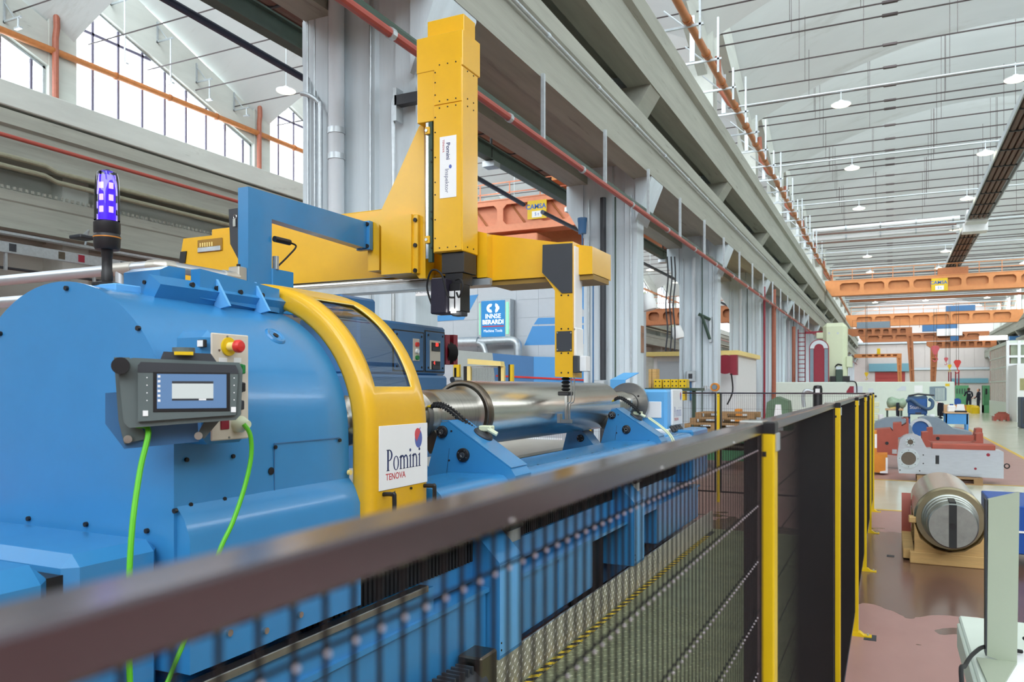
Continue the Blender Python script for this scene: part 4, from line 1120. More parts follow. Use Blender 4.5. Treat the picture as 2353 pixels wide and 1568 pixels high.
# ---- blue overhead arm that stands on the machine
am = thing('support_arm', 'blue overhead arm of square tube reaching to the yellow slide block', 'machine arm', (-4.1, 4.3, 2.5))
MB().prism([(4.16, 2.45), (4.395, 2.45), (4.395, 2.985), (5.60, 2.955), (5.60, 3.185), (4.16, 3.17)], 'x', -4.165, -4.07).build('arm_tube', BLUE, am, sharp=.4)
MB().box(-4.17, -4.06, 4.39, 4.62, 2.3, 2.625, .006).build('arm_foot', BLUE, am)
a, b_ = AT(837, 512, X=-4.06), AT(855, 575, X=-4.06)
MB().box(-4.18, -4.04, 5.545, 5.60, 2.945, 3.195, .004).build('end_flange', BLUE, am)
for z in (2.975, 3.165): bolt((-4.06, 5.545, z), (0, -1, 0), .018, .012, BLACK, am)
MB().rod((-4.05, 4.40, 2.84), (-4.05, 4.56, 2.84), .022, 12).build('cable_plug', BLACK, am)
MB().tube(smooth_path([(-4.05, 4.56, 2.84), (-4.04, 4.62, 2.82), (-4.05, 4.55, 2.74), (-4.06, 4.45, 2.65)], 6), .007, 7).build('sensor_cable', RUBBER, am)
MB().box(-4.09, -4.05, 4.42, 4.45, 2.62, 2.72, .003).build('sensor_bracket', GALV, am)
kc = thing('key_holder', 'black curved bracket with hanging keys on the back of the blue arm', 'bracket', (-4.25, 4.2, 2.9))
MB().prism([(-4.265, 3.03), (-4.17, 3.03), (-4.17, 2.66), (-4.19, 2.69), (-4.25, 2.78)], 'y', 4.17, 4.21).build('bracket_plate', DGREY, kc)
MB().lathe((-4.20, 4.165, 2.97), (0, 1, 0), [(-.003, .014), (0, .018), (.003, .014)], 12).build('key_ring', CHROME, kc)
MB().box(-4.215, -4.19, 4.16, 4.166, 2.90, 2.955).build('key', CHROME, kc)

# ---- tubular handrail of the machine gallery
hl_ = thing('tube_railing', 'satin silver tube handrail behind the headstock joined to the blue arm', 'handrail', (-4.2, 3.5, 2.5))
zr = 2.52
c0, c1, c2 = Vector((-7.2, 3.47, zr)), Vector((-4.12, 3.47, zr)), Vector((-4.12, 4.06, zr))
MB().tube([c0, (-4.20, 3.47, zr)], .036, 14).build('top_rail', TUBE, hl_)
MB().tube([(-4.22, 3.47, zr), (-4.155, 3.472, zr), (-4.125, 3.50, zr), (-4.12, 3.56, zr)], .041, 14).build('elbow', mat('rail_fitting', (200, 196, 186), .4, .7, var=.03), hl_)
MB().tube([(-4.12, 3.55, zr), c2], .036, 14).build('top_rail', TUBE, hl_)
MB().tube([(-4.12, 3.98, zr), (-4.12, 4.10, zr)], .043, 14).build('wall_clamp', MATS['rail_fitting'], hl_)
MB().box(-4.18, -4.08, 4.08, 4.165, 2.47, 2.60, .008).build('clamp_block', MATS['rail_fitting'], hl_)
bolt((-4.10, 4.10, 2.60), (0, 0, 1), .014, .015, BLACK, hl_)
tp = AT(278, 640, Y=3.47)
MB().tube([(tp.x, 3.47, zr), (tp.x, 3.47, 1.2)], .036, 14).build('rail_post', TUBE, hl_)
MB().tube([(tp.x - .12, 3.47, zr), (tp.x + .12, 3.47, zr)], .042, 14).build('tee_fitting', MATS['rail_fitting'], hl_)
for z in (2.28, 2.13): MB().tube([(-7.2, 3.0, z), (-4.4, 3.0, z)], .034, 12).build('mid_rail', TUBE, hl_)

# =================================================================== SAFETY FENCE
FX = -0.22
def panel_parts(root, L, along, z0=0.15, z1=1.682, single=False, pitch=0.0205, h0=0.05, hp=0.105):
    """black mesh panel in local coordinates: along 'y' or 'x' from 0 to L; front face at local 0, frame 22 mm deep"""
    def bx(mb, a0, a1, d0, d1, za, zb, b=0.0):
        return mb.box(d0, d1, a0, a1, za, zb, b) if along == 'y' else mb.box(a0, a1, d0, d1, za, zb, b)
    dd = (-0.034, 0.0)
    k = dict(loc=(0, 0, 0))
    bx(MB(), 0, L, dd[0], dd[1], z1 - .022, z1, .002).build('top_rail', RAILM, root, **k)
    bx(MB(), 0, L, dd[0], dd[1], z0, z0 + .022, .002).build('bottom_rail', FRAMEB, root, **k)
    for a in (0, L - .022): bx(MB(), a, a + .022, dd[0], dd[1], z0 + .022, z1 - .022).build('side_rail', FRAMEB, root, **k)
    r = .0013; mid = -.006
    hz = MB(); z = z1 - h0
    while z > z0 + .03:
        hz.rod((mid - .004, .01, z) if along == 'y' else (.01, mid - .004, z), (mid - .004, L - .01, z) if along == 'y' else (L - .01, mid - .004, z), r, 5, caps=False); z -= hp
    hz.build('cross_wires', WIRE, root, kind='stuff', **k)
    n = int((L - .05) / pitch)
    if single:
        me = MB().rod((0, 0, z0 + .01), (0, 0, z1 - .012), r * 1.1, 6, caps=False).mesh('wire', WIRE)
        wp = MB()
        for i in range(n):
            z = z1 - h0
            while z > .9:
                wp.lathe((mid + .0005, .03 + i * pitch, z), (1, 0, 0), [(0, .0012), (.0012, .0016), (.0022, .0008), (.0023, 0)], 6); z -= hp
        wp.build('wire_glints', GLINT, root, kind='stuff', **k)  # bright beads stand for the highlights where the wires cross
        for i in range(n):
            o = bpy.data.objects.new('wire', me); COL.objects.link(o); o.parent = root
            a = .03 + i * pitch; o.location = (mid, a, 0) if along == 'y' else (a, mid, 0)
    else:
        mb = MB()
        for i in range(n):
            a = .03 + i * pitch
            p = (mid, a) if along == 'y' else (a, mid)
            mb.rod((p[0], p[1], z0 + .01), (p[0], p[1], z1 - .012), r, 4, caps=False)
        mb.build('mesh_wires', WIRE, root, kind='stuff', **k)
PYS = [-0.62, 1.60, 3.81, 6.05, 8.22, 10.40, 12.20]
LABP = ['black mesh fence panel nearest the camera, its wires seen one by one',
        'black mesh fence panel between the first and second wide yellow posts',
        'third black mesh fence panel counted from the camera along the walkway',
        'fourth black mesh fence panel counted from the camera along the walkway',
        'fifth black mesh fence panel counted from the camera along the walkway',
        'sixth black mesh fence panel, the one next to the fence corner']
for i in range(6):
    y0, y1 = PYS[i] + .027, PYS[i + 1] - .027
    t = thing('mesh_fence', LABP[i], 'fence panel', (FX, y0, 0), 'mesh panels of the safety fence')
    panel_parts(t, y1 - y0, 'y', single=(i == 0))
    clp = MB()
    if i == 0:
        for a in (1.05, 1.42, 1.85): MB().rod((-.003, a, 1.664), (.001, a, 1.664), .002, 8).build('rail_glint', CHROME, t, loc=(0, 0, 0))  # tiny chrome dots stand in for reflections on the rail
LABQ = ['yellow fence post behind the camera side of the near panel', 'widest yellow fence post at the end of the nearest mesh panel',
        'second yellow fence post from the widest one, between black panels', 'third yellow fence post along the row, its foot on a grey patch',
        'fourth yellow fence post along the row with bent foot plate', 'fifth yellow fence post along the row, partly hidden by the fourth', 'yellow post at the far corner of the fence']
def fence_post(x, y, label, rot=False, h=1.672, foot=True):
    t = thing('fence_post', label, 'fence post', (x, y, 0), 'yellow posts of the safety fence')
    k = dict(loc=(0, 0, 0))
    MB().box(-.02, .02, -.025, .025, 0, h, .003).build('tube', YELF, t, **k)
    MB().box(-.021, .021, -.026, .026, h - .012, h + .012, .002).build('cap', BLACK, t, **k)
    MB().box(-.045, .0, -.036, .036, h + .004, h + .014, .002).build('clamp', CHROME, t, **k)
    MB().box(.0195, .024, -.012, .03, h - .045, h - .01, .001).build('clamp_tongue', GALV, t, **k)
    MB().box(-.005, .005, -.0262, -.025, h - .055, h - .045).build('hole', INKK, t, **k)
    if foot:
        MB().prism([(-.03, 0), (.105, 0), (.105, .008), (.055, .010), (.03, .03), (-.03, .03)], 'y', -.03, .03).build('foot_plate', YELF, t, **k)
        MB().rod((.08, 0, .008), (.08, 0, .022), .008, 6).build('anchor_bolt', GALV, t, **k)
    return t
for i, y in enumerate(PYS): fence_post(FX, y, LABQ[i])
tag(MB().box(-.165, -.085, 5.96, 6.10, .0005, .002).build('tape_patch', DGREY), 'grey tape patch on the floor under the foot of the third post', 'tape')
tag(MB().box(-.03, .04, 9.0, 9.1, .0005, .002).build('tape_patch', DGREY), 'small dark tape square on the floor beside the fence', 'tape')
# cross fence at the far end
XS = [-.22, -2.37, -4.45, -6.4]
for i in range(3):
    t = thing('mesh_fence', ['cross fence panel in front of the pale machine guard, right of the single yellow post', 'cross fence panel left of the single yellow post beside the tailstock', 'cross fence panel seen under the steel roll'][i], 'fence panel', (XS[i + 1] + .03, 12.2, 0), 'mesh panels of the safety fence')
    panel_parts(t, XS[i] - XS[i + 1] - .06, 'x', pitch=.04 if i else .03, hp=.2)
for i, lb in ((1, 'single yellow post of the cross fence beside the tailstock'), (2, 'yellow post of the cross fence hidden behind the tailstock'), (3, 'yellow post of the cross fence seen under the roll')):
    fence_post(XS[i], 12.2, lb, foot=False)

# =================================================================== RIGHT-HAND FLOOR
# steel roll on its timber cradle
r2 = thing('spare_roll', 'thick steel roll lying on a timber cradle beside the fence', 'steel roll', (.53, 9.2, .45))
c_ = (.53, 0, .455)
MB().lathe(c_, (0, 1, 0), [(8.86, .0), (8.86, .30), (8.875, .312), (10.4, .312), (10.43, .29), (10.43, 0)], 64).build('barrel', POL, r2)
MB().lathe(c_, (0, 1, 0), [(8.82, .18), (8.82, .296), (8.835, .314), (8.88, .314)], 64).build('end_rim', mat('straw_steel', (150, 142, 116), .36, 1.0, var=.1), r2)
JN = mat('grey_journal_steel', (158, 163, 158), .42, 1.0, var=.12, scale=12)
MB().lathe(c_, (0, 1, 0), [(8.84, .25), (8.79, .248), (8.785, .235), (8.72, .232), (8.715, .222), (8.60, .222), (8.595, .214), (8.40, .212), (8.385, .20), (8.385, 0)], 56).build('journal', JN, r2)
MB().box(.53 - .032, .53 + .032, 8.378, 8.386, .455 - .2, .455 + .2).build('drive_slot', mat('dark_slot', (48, 50, 50), .5, .4, var=.1), r2)
MB().box(.53 - .028, .53 + .028, 8.40, 8.70, .455 + .205, .455 + .226).build('keyway', MATS['dark_slot'], r2)
MB().rod((.53, 8.374, .455), (.53, 8.39, .455), .03, 18).build('centre_hole', BLACK, r2)
cr = thing('timber_cradle', 'pale timber cradle of beams and notched boards under the thick steel roll', 'cradle', (.53, 9.3, 0))
def plank(x0, x1, y0, y1, z0, z1, nm='plank'): return MB().box(x0, x1, y0, y1, z0, z1, .006).build(nm, WOOD, cr)
for ya in (8.78, 10.05):
    plank(.18, .90, ya, ya + .11, 0, .115, 'beam'); plank(.18, .90, ya + .13, ya + .22, 0, .10, 'beam')
    MB().prism([(.22, .115), (.86, .115), (.86, .40), (.79, .25), (.66, .155), (.53, .125), (.40, .155), (.27, .25), (.22, .40)], 'y', ya + .01, ya + .09).build('notched_board', WOOD, cr)
    plank(.17, .235, ya + .02, ya + .16, .40, .46, 'wedge')
plank(.12, .22, 8.9, 10.1, .02, .12, 'stringer'); plank(.84, .94, 8.9, 10.1, .02, .12, 'stringer')
MB().prism([(9.98, .12), (10.03, .12), (10.03, .55), (9.98, .46)], 'x', .12, .215).build('side_chock', OXIDE, cr)
# deep blue container behind
dc = thing('blue_container', 'deep blue steel container on black feet behind the upright plate', 'container', (1.5, 9.4, 0))
MB().box(.92, 2.6, 9.0, 10.2, .13, .60, .01).build('container_body', DBLUEP, dc)
MB().box(.92, 2.6, 8.99, 9.0, .34, .36).build('white_stripe', PLASTW, dc)
MB().box(1.35, 2.5, 9.02, 10.1, 0, .13).build('black_base', BLACK, dc)
MB().rod((1.36, 9.0, .61), (1.36, 9.06, .61), .022, 10).build('lifting_lug', GALV, dc)
# milled aluminium frame on a pallet
al = thing('milled_frame', 'long milled metal frame with two bored rings at one end on a pallet', 'machine part', (1.0, 16.8, .1))
yA = 16.5
out = [(.15, .14), (.62, .14), (1.84, .12), (1.84, .60), (1.80, .62), (.62, .62)] + [(.36 + .20 * math.cos(a), .72 + .155 * math.sin(a)) for a in [math.radians(d) for d in range(10, 181, 17)]] + [(.14, .60), (.12, .42)]
MB().prism(out, 'y', yA, yA + .42).build('frame_body', ALU, al, sharp=.5)
for (x, z, ro_, ri) in ((.315, .425, .185, .125), (.345, .735, .085, .05)):
    MB().lathe((x, yA, z), (0, -1, 0), [(0, ro_), (.02, ro_), (.02, ri), (0, ri)], 36).build('bored_ring', GALV, al)
    MB().lathe((x, yA - .002, z), (0, -1, 0), [(0, 0), (0, ri)], 30).build('bore', mat('bore_shadow', (96, 84, 72), .6, .2, var=.1) if 'bore_shadow' not in MATS else MATS['bore_shadow'], al)
    bs = MB()
    for k in range(8): a = k * math.pi / 4; bs.rod((x + (ro_ + ri) / 2 * math.cos(a), yA - .02, z + (ro_ + ri) / 2 * math.sin(a)), (x + (ro_ + ri) / 2 * math.cos(a), yA - .023, z + (ro_ + ri) / 2 * math.sin(a)), .008, 6)
    bs.build('ring_holes', INKK, al)
MB().box(.76, .82, yA - .004, yA, .34, .50, .001).build('slot', INKK, al)
for x, z, r in ((1.60, .54, .03), (1.40, .28, .022), (.56, .50, .012), (.56, .34, .012), (.17, .20, .012), (.50, .20, .012)): MB().rod((x, yA - .004, z), (x, yA, z), r, 12).build('drilled_hole', DRED if r > .02 else INKK, al)
MB().box(.70, 1.72, yA + .06, yA + .42, .60, .72, .02).build('red_top', OXIDE, al)
MB().lathe((1.90, yA + .1, .34), (0, 1, 0), [(0, .04), (.01, .05), (.02, .04), (.01, .03), (0, .04)], 14).build('lifting_ring', BLACK, al)
def pallet(x0, x1, y0, y1, label, z=0.0):
    WOOD = PWOOD
    p = thing('pallet', label, 'pallet', ((x0 + x1) / 2, (y0 + y1) / 2, z))
    for k in range(5): xx = x0; yy = y0 + (y1 - y0 - .1) * k / 4; MB().box(x0, x1, yy, yy + .1, z + .10, z + .122).build('plank', WOOD, p)
    for k in range(3):
        for q in (0, 1): xx = x0 + (x1 - x0 - .14) * k / 2; yy = y0 + (y1 - y0 - .1) * q; MB().box(xx, xx + .14, yy, yy + .1, z + .022, z + .10).build('block', WOOD, p)
    for q in (0, 1): yy = y0 + (y1 - y0 - .1) * q; MB().box(x0, x1, yy, yy + .1, z, z + .022).build('bottom_board', WOOD, p)
    return p
pallet(.45, 1.50, 16.3, 17.1, 'timber pallet under the milled metal frame')
# red oxide castings
def casting(label, y, pts, yd, m=OXIDE, extra=()):
    t = thing('casting', label, 'casting', (pts[0][0], y, 0), 'machine castings on the floor')
    MB().prism(pts, 'y', y, y + yd).build('casting_body', m, t, sharp=.5)
    zb_ = min(p[1] for p in pts)
    if zb_ > .06:
        xs = [p[0] for p in pts]; n_ = 2
        for q in range(n_):
            xx = min(xs) + (max(xs) - min(xs)) * (.12 + .66 * q); MB().box(xx, xx + (max(xs) - min(xs)) * .1, y + .05, y + yd - .05, 0, zb_ + .01).build('support_block', PWOOD, t)
    for kind, a in extra:
        if kind == 'hole': MB().rod((a[0], y - .006, a[1]), (a[0], y + .0, a[1]), a[2], 16).build('bored_hole', INKK, t)
        if kind == 'plate': MB().box(*a).build('machined_face', GALV, t)
        if kind == 'box': MB().box(*a, .01).build('rib', m, t)
    return t
def q2(y, *pp): return [(AT(px, py, Y=y).x, AT(px, py, Y=y).z) for px, py in pp]
y = 18.6
casting('red oxide casting with a round hole, standing next to the fence end', y, q2(y, (2008, 1042), (2010, 988), (2046, 985), (2052, 992), (2052, 973), (2072, 972), (2072, 980), (2083, 974), (2083, 962), (2072, 962), (2072, 962), (2088, 962), (2088, 1000), (2064, 1006), (2063, 1048)), .7, OXIDE,
        [('hole', (AT(2038, 1019, Y=y).x, AT(2038, 1019, Y=y).z, .035)), ('plate', (AT(2050, 1030, Y=y).x, AT(2061, 1030, Y=y).x, y - .006, y, AT(2050, 1043, Y=y).z, AT(2050, 1033, Y=y).z))])
y = 19.4
casting('red oxide casting with two upright horns behind the milled frame', y, q2(y, (2118, 1034), (2118, 994), (2133, 993), (2133, 1012), (2138, 1017), (2236, 1018), (2243, 1014), (2243, 998), (2259, 996), (2260, 1034)), .5, OXIDE)
y = 20.6
casting('longer red oxide casting with horns and a round hole, second row', y, q2(y, (2130, 1020), (2131, 984), (2143, 983), (2144, 1001), (2240, 1002), (2243, 986), (2257, 985), (2259, 1020)), .5, OXIDE, [('hole', (AT(2155, 1008, Y=y).x, AT(2155, 1008, Y=y).z, .04))])
y = 17.4
oc = thing('orange_block', 'orange box-shaped machine part with white taped edges by the fence end', 'machine part', (0, y, 0))
a = q2(y, (1998, 1085), (1998, 992), (2014, 992), (2014, 1045), (2039, 1045), (2039, 1088))
MB().prism(a, 'y', y, y + .6).build('block_body', OCHRE, oc)
tp_ = q2(y, (2010, 1030), (2010, 998), (2015, 998), (2015, 1030)); MB().prism(tp_, 'y', y - .01, y).build('tape', PAPER, oc)
tp_ = q2(y, (2022, 1088), (2022, 1084), (2035, 1082), (2035, 1052), (2040, 1052), (2040, 1088)); MB().prism(tp_, 'y', y - .01, y).build('tape', PAPER, oc)
# grey castings further back
y = 25.0
g_ = q2(y, (2005, 985), (2010, 972), (2035, 962), (2075, 960), (2088, 972), (2096, 984), (2098, 1010), (2005, 1010))
casting('low grey painted casting with curved back, left of the ring casting', y, g_, 1.2, GREYC)
gcs = casting('grey painted casting with a large open ring at one end', y + .8, q2(y + .8, (2110, 1008), (2112, 962), (2130, 958), (2160, 962), (2190, 985), (2232, 994), (2236, 1008)), 1.2, GREYC)
p = AT(2115, 985, Y=y + .8)
MB().lathe((p.x, y + .78, p.z), (0, -1, 0), [(0, .30), (.06, .30), (.06, .22), (0, .22)], 28).build('ring', GALV, gcs)
MB().lathe((p.x, y + .775, p.z), (0, -1, 0), [(0, 0), (0, .22)], 24).build('ring_bore', TANK, gcs)
# blue vacuum tank with hose
vt = thing('suction_tank', 'blue suction tank with thick grey hose on blue legs', 'industrial vacuum', (1.2, 40, 0))
y = 40.0
a, b_ = AT(2086, 953, Y=y), AT(2131, 915, Y=y)
MB().box(a.x, b_.x, y, y + .9, a.z, b_.z, .05).build('tank', TANK, vt, sharp=.3)
MB().prism([(a.x - .03, b_.z - .03), (b_.x + .03, b_.z - .03), (b_.x - .05, b_.z + .12), ((a.x + b_.x) / 2, b_.z + .06), (a.x + .05, b_.z + .14)], 'y', y + .02, y + .88).build('lid_cover', HOSEB, vt)
for x in (a.x + .02, b_.x - .1):
    for yy in (y, y + .8): MB().box(x, x + .08, yy, yy + .08, 0, a.z).build('leg', TANK, vt)
MB().tube(smooth_path([AT(2076, 930, Y=y - .1), AT(2085, 921, Y=y - .2), AT(2095, 919, Y=y - .2), AT(2112, 932, Y=y - .2), AT(2130, 940, Y=y - .15), AT(2141, 936, Y=y - .1), AT(2143, 924, Y=y - .05), AT(2136, 918, Y=y + .1)], 6), .075, 10).build('hose', HOSEB, vt)
MB().tube([AT(2088, 910, Y=y), AT(2110, 906, Y=y), AT(2147, 909, Y=y)], .04, 8).build('lance', DGREY, vt)
text('lettering', 'Stum', PAPER, vt.children[0], .22, frame((a.x + .30, y - .002, a.z + .33), (1, 0, 0), (0, 0, 1)), .001)
MB().box(a.x + .3, a.x + .55, y - .01, y, a.z + .03, a.z + .1).build('name_badge', DGREY, vt)
# work bench with wrapped part
wb = thing('work_bench', 'wooden topped bench against the pale guard with green wrapped part on it', 'bench', (.3, 37.5, 0))
a, b_ = AT(2034, 935, Y=37.5), AT(2076, 935, Y=37.5)
MB().box(a.x, b_.x, 37.5, 38.3, .78, .86, .01).build('bench_top', WOODT, wb)
for x in (a.x + .04, b_.x - .12): MB().box(x, x + .08, 37.55, 38.2, 0, .78).build('leg', DGREEN, wb)
wp = thing('wrapped_part', 'green plastic wrapped part lying on the wooden bench', 'wrapped part', ((a.x + b_.x) / 2, 37.8, .86))
MB().lathe((a.x + .05, 37.85, 1.12), (1, 0, -.05), [(0, .03), (.05, .2), (.2, .27), (.32, .22), (.5, .18), (.65, .24), (.75, .14), (.8, .0)], 10).build('wrapping', mat('green_film', (150, 176, 150), .3, var=.2, scale=8), wp, sharp=2)
MB().box(a.x + .2, b_.x - .2, 37.7, 38.0, .86, .94).build('support', CREAMY, wp)
# trolley of white boxes next to the fence end
tr_ = thing('box_trolley', 'stack of cream trays on grey trolley beside the fence end', 'trolley', (-.5, 30, 0))
for k in range(4):
    a = AT(2006, 918 + k * 11, Y=30); b_ = AT(2020, 918 + k * 11, Y=30)
    MB().box(a.x - .3, b_.x, 30, 30.5, .45 + k * .22, .60 + k * .22, .01).build('tray', CREAM, tr_)
MB().box(a.x - .3, b_.x, 30, 30.5, .1, .45).build('frame', DGREY, tr_)
# chairs
def chair(x, y, rz, label):
    t = thing('office_chair', label, 'chair', (x, y, 0), 'dark office chairs', rz)
    k = dict(loc=(0, 0, 0))
    MB().box(-.23, .23, -.22, .22, .44, .52, .03).build('seat', NAVY, t, **k)
    MB().prism([(-.2, .55), (.2, .55), (.23, .8), (.2, 1.06), (.12, 1.12), (-.12, 1.12), (-.2, 1.06), (-.23, .8)], 'y', .2, .27).build('backrest', NAVY, t, **k)
    MB().rod((0, 0, .08), (0, 0, .45), .03, 10).build('column', BLACK, t, **k)
    MB().box(-.03, .03, .18, .24, .45, .7).build('back_bar', BLACK, t, **k)
    for q in range(5):
        a = q * 2 * math.pi / 5
        MB().tube([(0, 0, .1), (.28 * math.cos(a), .28 * math.sin(a), .06)], .02, 6).build('star_leg', BLACK, t, **k)
        MB().rod((.28 * math.cos(a), .28 * math.sin(a) - .015, .03), (.28 * math.cos(a), .28 * math.sin(a) + .015, .03), .03, 8).build('castor', BLACK, t, **k)
chair(AT(2149, 950, Y=38).x, 38, math.radians(-65), 'dark office chair at the blue bench, its tall back turned sideways')
chair(AT(2077, 950, Y=37.5).x, 37.5, math.radians(80), 'dark office chair in front of the blue suction tank')
# blue bench with its things
bb_ = thing('blue_bench', 'bright blue work bench with wooden top near the aisle', 'bench', (2.5, 36, 0))
a, b_ = AT(2170, 950, Y=36), AT(2227, 950, Y=36)
MB().box(a.x, b_.x, 36, 37.2, .72, .77, .008).build('bench_top', WOODT, bb_)
MB().box(a.x + .04, b_.x - .04, 36.04, 36.08, .30, .72).build('apron', BLUEB, bb_)
for x in (a.x + .03, b_.x - .09):
    for yy in (36.04, 37.08): MB().box(x, x + .07, yy, yy + .07, 0, .72).build('leg', BLUEB, bb_)
cn = thing('canister', 'clear white canister with blue cap on the blue bench', 'canister', (a.x + .25, 36.3, .77))
MB().box(a.x + .12, a.x + .42, 36.2, 36.45, .77, 1.05, .04).build('body', PLASTW, cn); MB().rod((a.x + .27, 36.32, 1.05), (a.x + .27, 36.32, 1.1), .07, 12).build('cap', DBLUEP, cn)
tg = thing('paper_tray', 'black tray holding white papers on the blue bench', 'tray', (b_.x - .35, 36.3, .77))
MB().box(b_.x - .5, b_.x - .06, 36.1, 36.6, .77, .84, .02).build('tray', BLACK, tg); MB().prism([(b_.x - .45, .84), (b_.x - .12, .84), (b_.x - .16, 1.1), (b_.x - .40, 1.1)], 'y', 36.25, 36.27).build('papers', PAPER, tg)
cbx = thing('cardboard_box', 'small brown box on the blue bench beside the tray', 'box', (b_.x - .65, 36.5, .77))
MB().box(b_.x - .85, b_.x - .52, 36.6, 36.9, .77, 1.07).build('carton', WOODT, cbx)
for k, (px, yy, lb) in enumerate(((2026, 29, 'white plastic bag standing nearest the fence among the castings'), (2050, 28.5, 'white plastic bag lying open on a grey casting'))):
    p = AT(px, 965, Y=yy)
    t = MB().lathe((p.x, yy, p.z - .25), (.1, 0, 1), [(0, .0), (0, .14), (.1, .17), (.22, .12), (.3, .15), (.34, .02)], 9).build('plastic_bag', PLASTW, sharp=2); tag(t, lb, 'bag')
for k, px in enumerate((2024, 2141)):
    p = AT(px, 960, Y=27); tag(MB().lathe((p.x, 27, p.z - .2), (0, 0, 1), [(0, 0), (0, .07), (.3, .085), (.3, 0)], 14).build('paper_cup', PAPER), ['tall white paper roll standing left among the grey castings', 'white paper roll standing on the ring casting'][k], 'paper roll')

# foreground table with the upright plate
tb = thing('table', 'pale green metal table in front at the frame edge', 'table', (.7, 2.6, 0))
MB().box(.245, 1.4, 1.2, 3.56, .82, .85, .006).build('table_top', PALE, tb)
MB().box(.235, .262, 1.2, 3.50, .74, .835, .004).build('side_lip', PALE, tb)
for x, y in ((.27, 1.3), (.27, 3.4), (1.3, 1.3), (1.3, 3.4)): MB().box(x, x + .05, y, y + .05, 0, .82).build('leg', PALE, tb)
sh = tag(MB().add([(.30, 2.2, .8525), (.95, 2.0, .8525), (1.05, 3.0, .8525), (.33, 3.2, .8525), (.30, 2.2, .851), (.95, 2.0, .851), (1.05, 3.0, .851), (.33, 3.2, .851)], [(0, 1, 2, 3), (7, 6, 5, 4), (0, 4, 5, 1), (1, 5, 6, 2), (2, 6, 7, 3), (3, 7, 4, 0)]).build('paper_sheet', PAPER), 'white paper sheet lying on the pale green table', 'paper')
up = thing('upright_plate', 'grey-green upright sheet metal plate standing on the pale green table', 'metal plate', (.33, 3.0, .85))
GG = mat('grey_green_paint', (160, 170, 150), .5, var=.02)
pa = [AT(*p, Y=3.0) for p in ((2268, 1508), (2337, 1531), (2343, 1133), (2271, 1149))]
MB().prism([(p.x, p.z) for p in pa], 'y', 3.0, 3.03).build('plate', GG, up)
MB().box(pa[0].x - .004, pa[0].x, 3.0, 3.05, pa[0].z, pa[3].z).build('folded_edge', DGREY, up)
MB().add([(pa[0].x - .03, 3.0, .853), (pa[1].x, 3.0, .853), (pa[1].x - .08, 2.70, .853), (pa[0].x - .02, 2.70, .853), (pa[0].x - .03, 3.0, .860), (pa[1].x, 3.0, .860), (pa[1].x - .08, 2.70, .860), (pa[0].x - .02, 2.70, .860)], [(3, 2, 1, 0), (4, 5, 6, 7), (0, 1, 5, 4), (1, 2, 6, 5), (2, 3, 7, 6), (3, 0, 4, 7)]).build('foot', GG, up)
tag(MB().tube(smooth_path([(.40, 3.12, .862), AT(2272, 1486, Y=3.05), AT(2240, 1500, Y=2.9), AT(2218, 1530, Y=2.7), AT(2210, 1568, Y=2.55), (.215, 2.4, .6), (.22, 2.4, .05)], 6), .0065, 8).build('black_cable', RUBBER), 'black cable looping over the table edge around the upright plate', 'cable')
tag(MB().tube(smooth_path([(.41, 3.15, .90), (.43, 3.05, .90), (.48, 3.08, .875), (.7, 3.2, .858)], 6), .006, 8).build('black_cable', RUBBER), 'short black cable end on the table behind the upright plate', 'cable')

# =================================================================== OVERHEAD: pipes, lamps, rods, heaters, cranes
def pipe_run(name, label, cat, pts, r, m, clip_every=0, clip_m=None, n=10):
    t = thing(name, label, cat, tuple(pts[0]))
    MB().tube(pts, r, n).build('pipe', m, t)
    if clip_every:
        cb_ = MB(); L = (Vector(pts[-1]) - Vector(pts[0])).length; d = (Vector(pts[-1]) - Vector(pts[0])).normalized(); k = clip_every
        while k < L:
            p = Vector(pts[0]) + d * k; cb_.rod(p - d * .04, p + d * .04, r * 1.25, n); k += clip_every
        cb_.build('pipe_clips', clip_m or GALV, t, kind='stuff')
    return t
pipe_run('red_pipe', 'red sprinkler pipe running under the crane beam in front of the columns', 'pipe', [(-5.16, -8, 5.82), (-5.16, 150, 5.82)], .055, REDP, 3.1, GALV)
pipe_run('green_pipe', 'dark green pipe beside the red pipe under the crane beam', 'pipe', [(-5.36, -8, 6.02), (-5.36, 150, 6.02)], .085, DGREEN)
pipe_run('gutter_pipe', 'thick ochre drain pipe hung above the upper crane beam along the hall', 'pipe', [(-4.95, 2, 11.75), (-4.95, 150, 11.75)], .11, OPIPE, 2.4, mat('ochre_band', (160, 96, 50), .5, var=.1), 12)
pipe_run('conduit', 'pale grey cable conduit fixed to the face of the lower crane beam', 'conduit', [(-5.12, -8, 7.62), (-5.12, 150, 7.62)], .035, GALV, 2.5, CONCC)
pipe_run('gutter_pipe', 'ochre drain pipe crossing the big windows of the left wall', 'pipe', [(-26.8, -2, 13.75), (-26.8, 150, 13.75)], .12, OPIPE, 2.5, MATS['ochre_band'], 12)
pipe_run('red_pipe', 'red pipe along the beam below the left windows', 'pipe', [(-25.2, -2, 9.75), (-25.2, 150, 9.75)], .07, REDP)
MB().tube([(-25.2, 14.9, 9.75), (-25.2, 14.9, 9.35), (-25.3, 14.8, 9.3), (-25.42, 14.7, 9.3)], .06, 8).build('branch_pipe', REDP, bpy.data.objects['red_pipe.001'])
for k, (z, lb) in enumerate(((8.95, 'upper grey pipe of the pair in the shaded recess of the left wall'), (8.62, 'lower grey pipe of the pair in the shaded recess of the left wall'))):
    pipe_run('grey_pipe', lb, 'pipe', [(-25.0, -2, z + .1), (-25.0, 16.5, z + .1), (-25.0, 16.9, z - .02), (-25.0, 150, z - .02)], .085, mat('khaki_pipe', (150, 150, 128), .45, .3, var=.1) if 'khaki_pipe' not in MATS else MATS['khaki_pipe'])
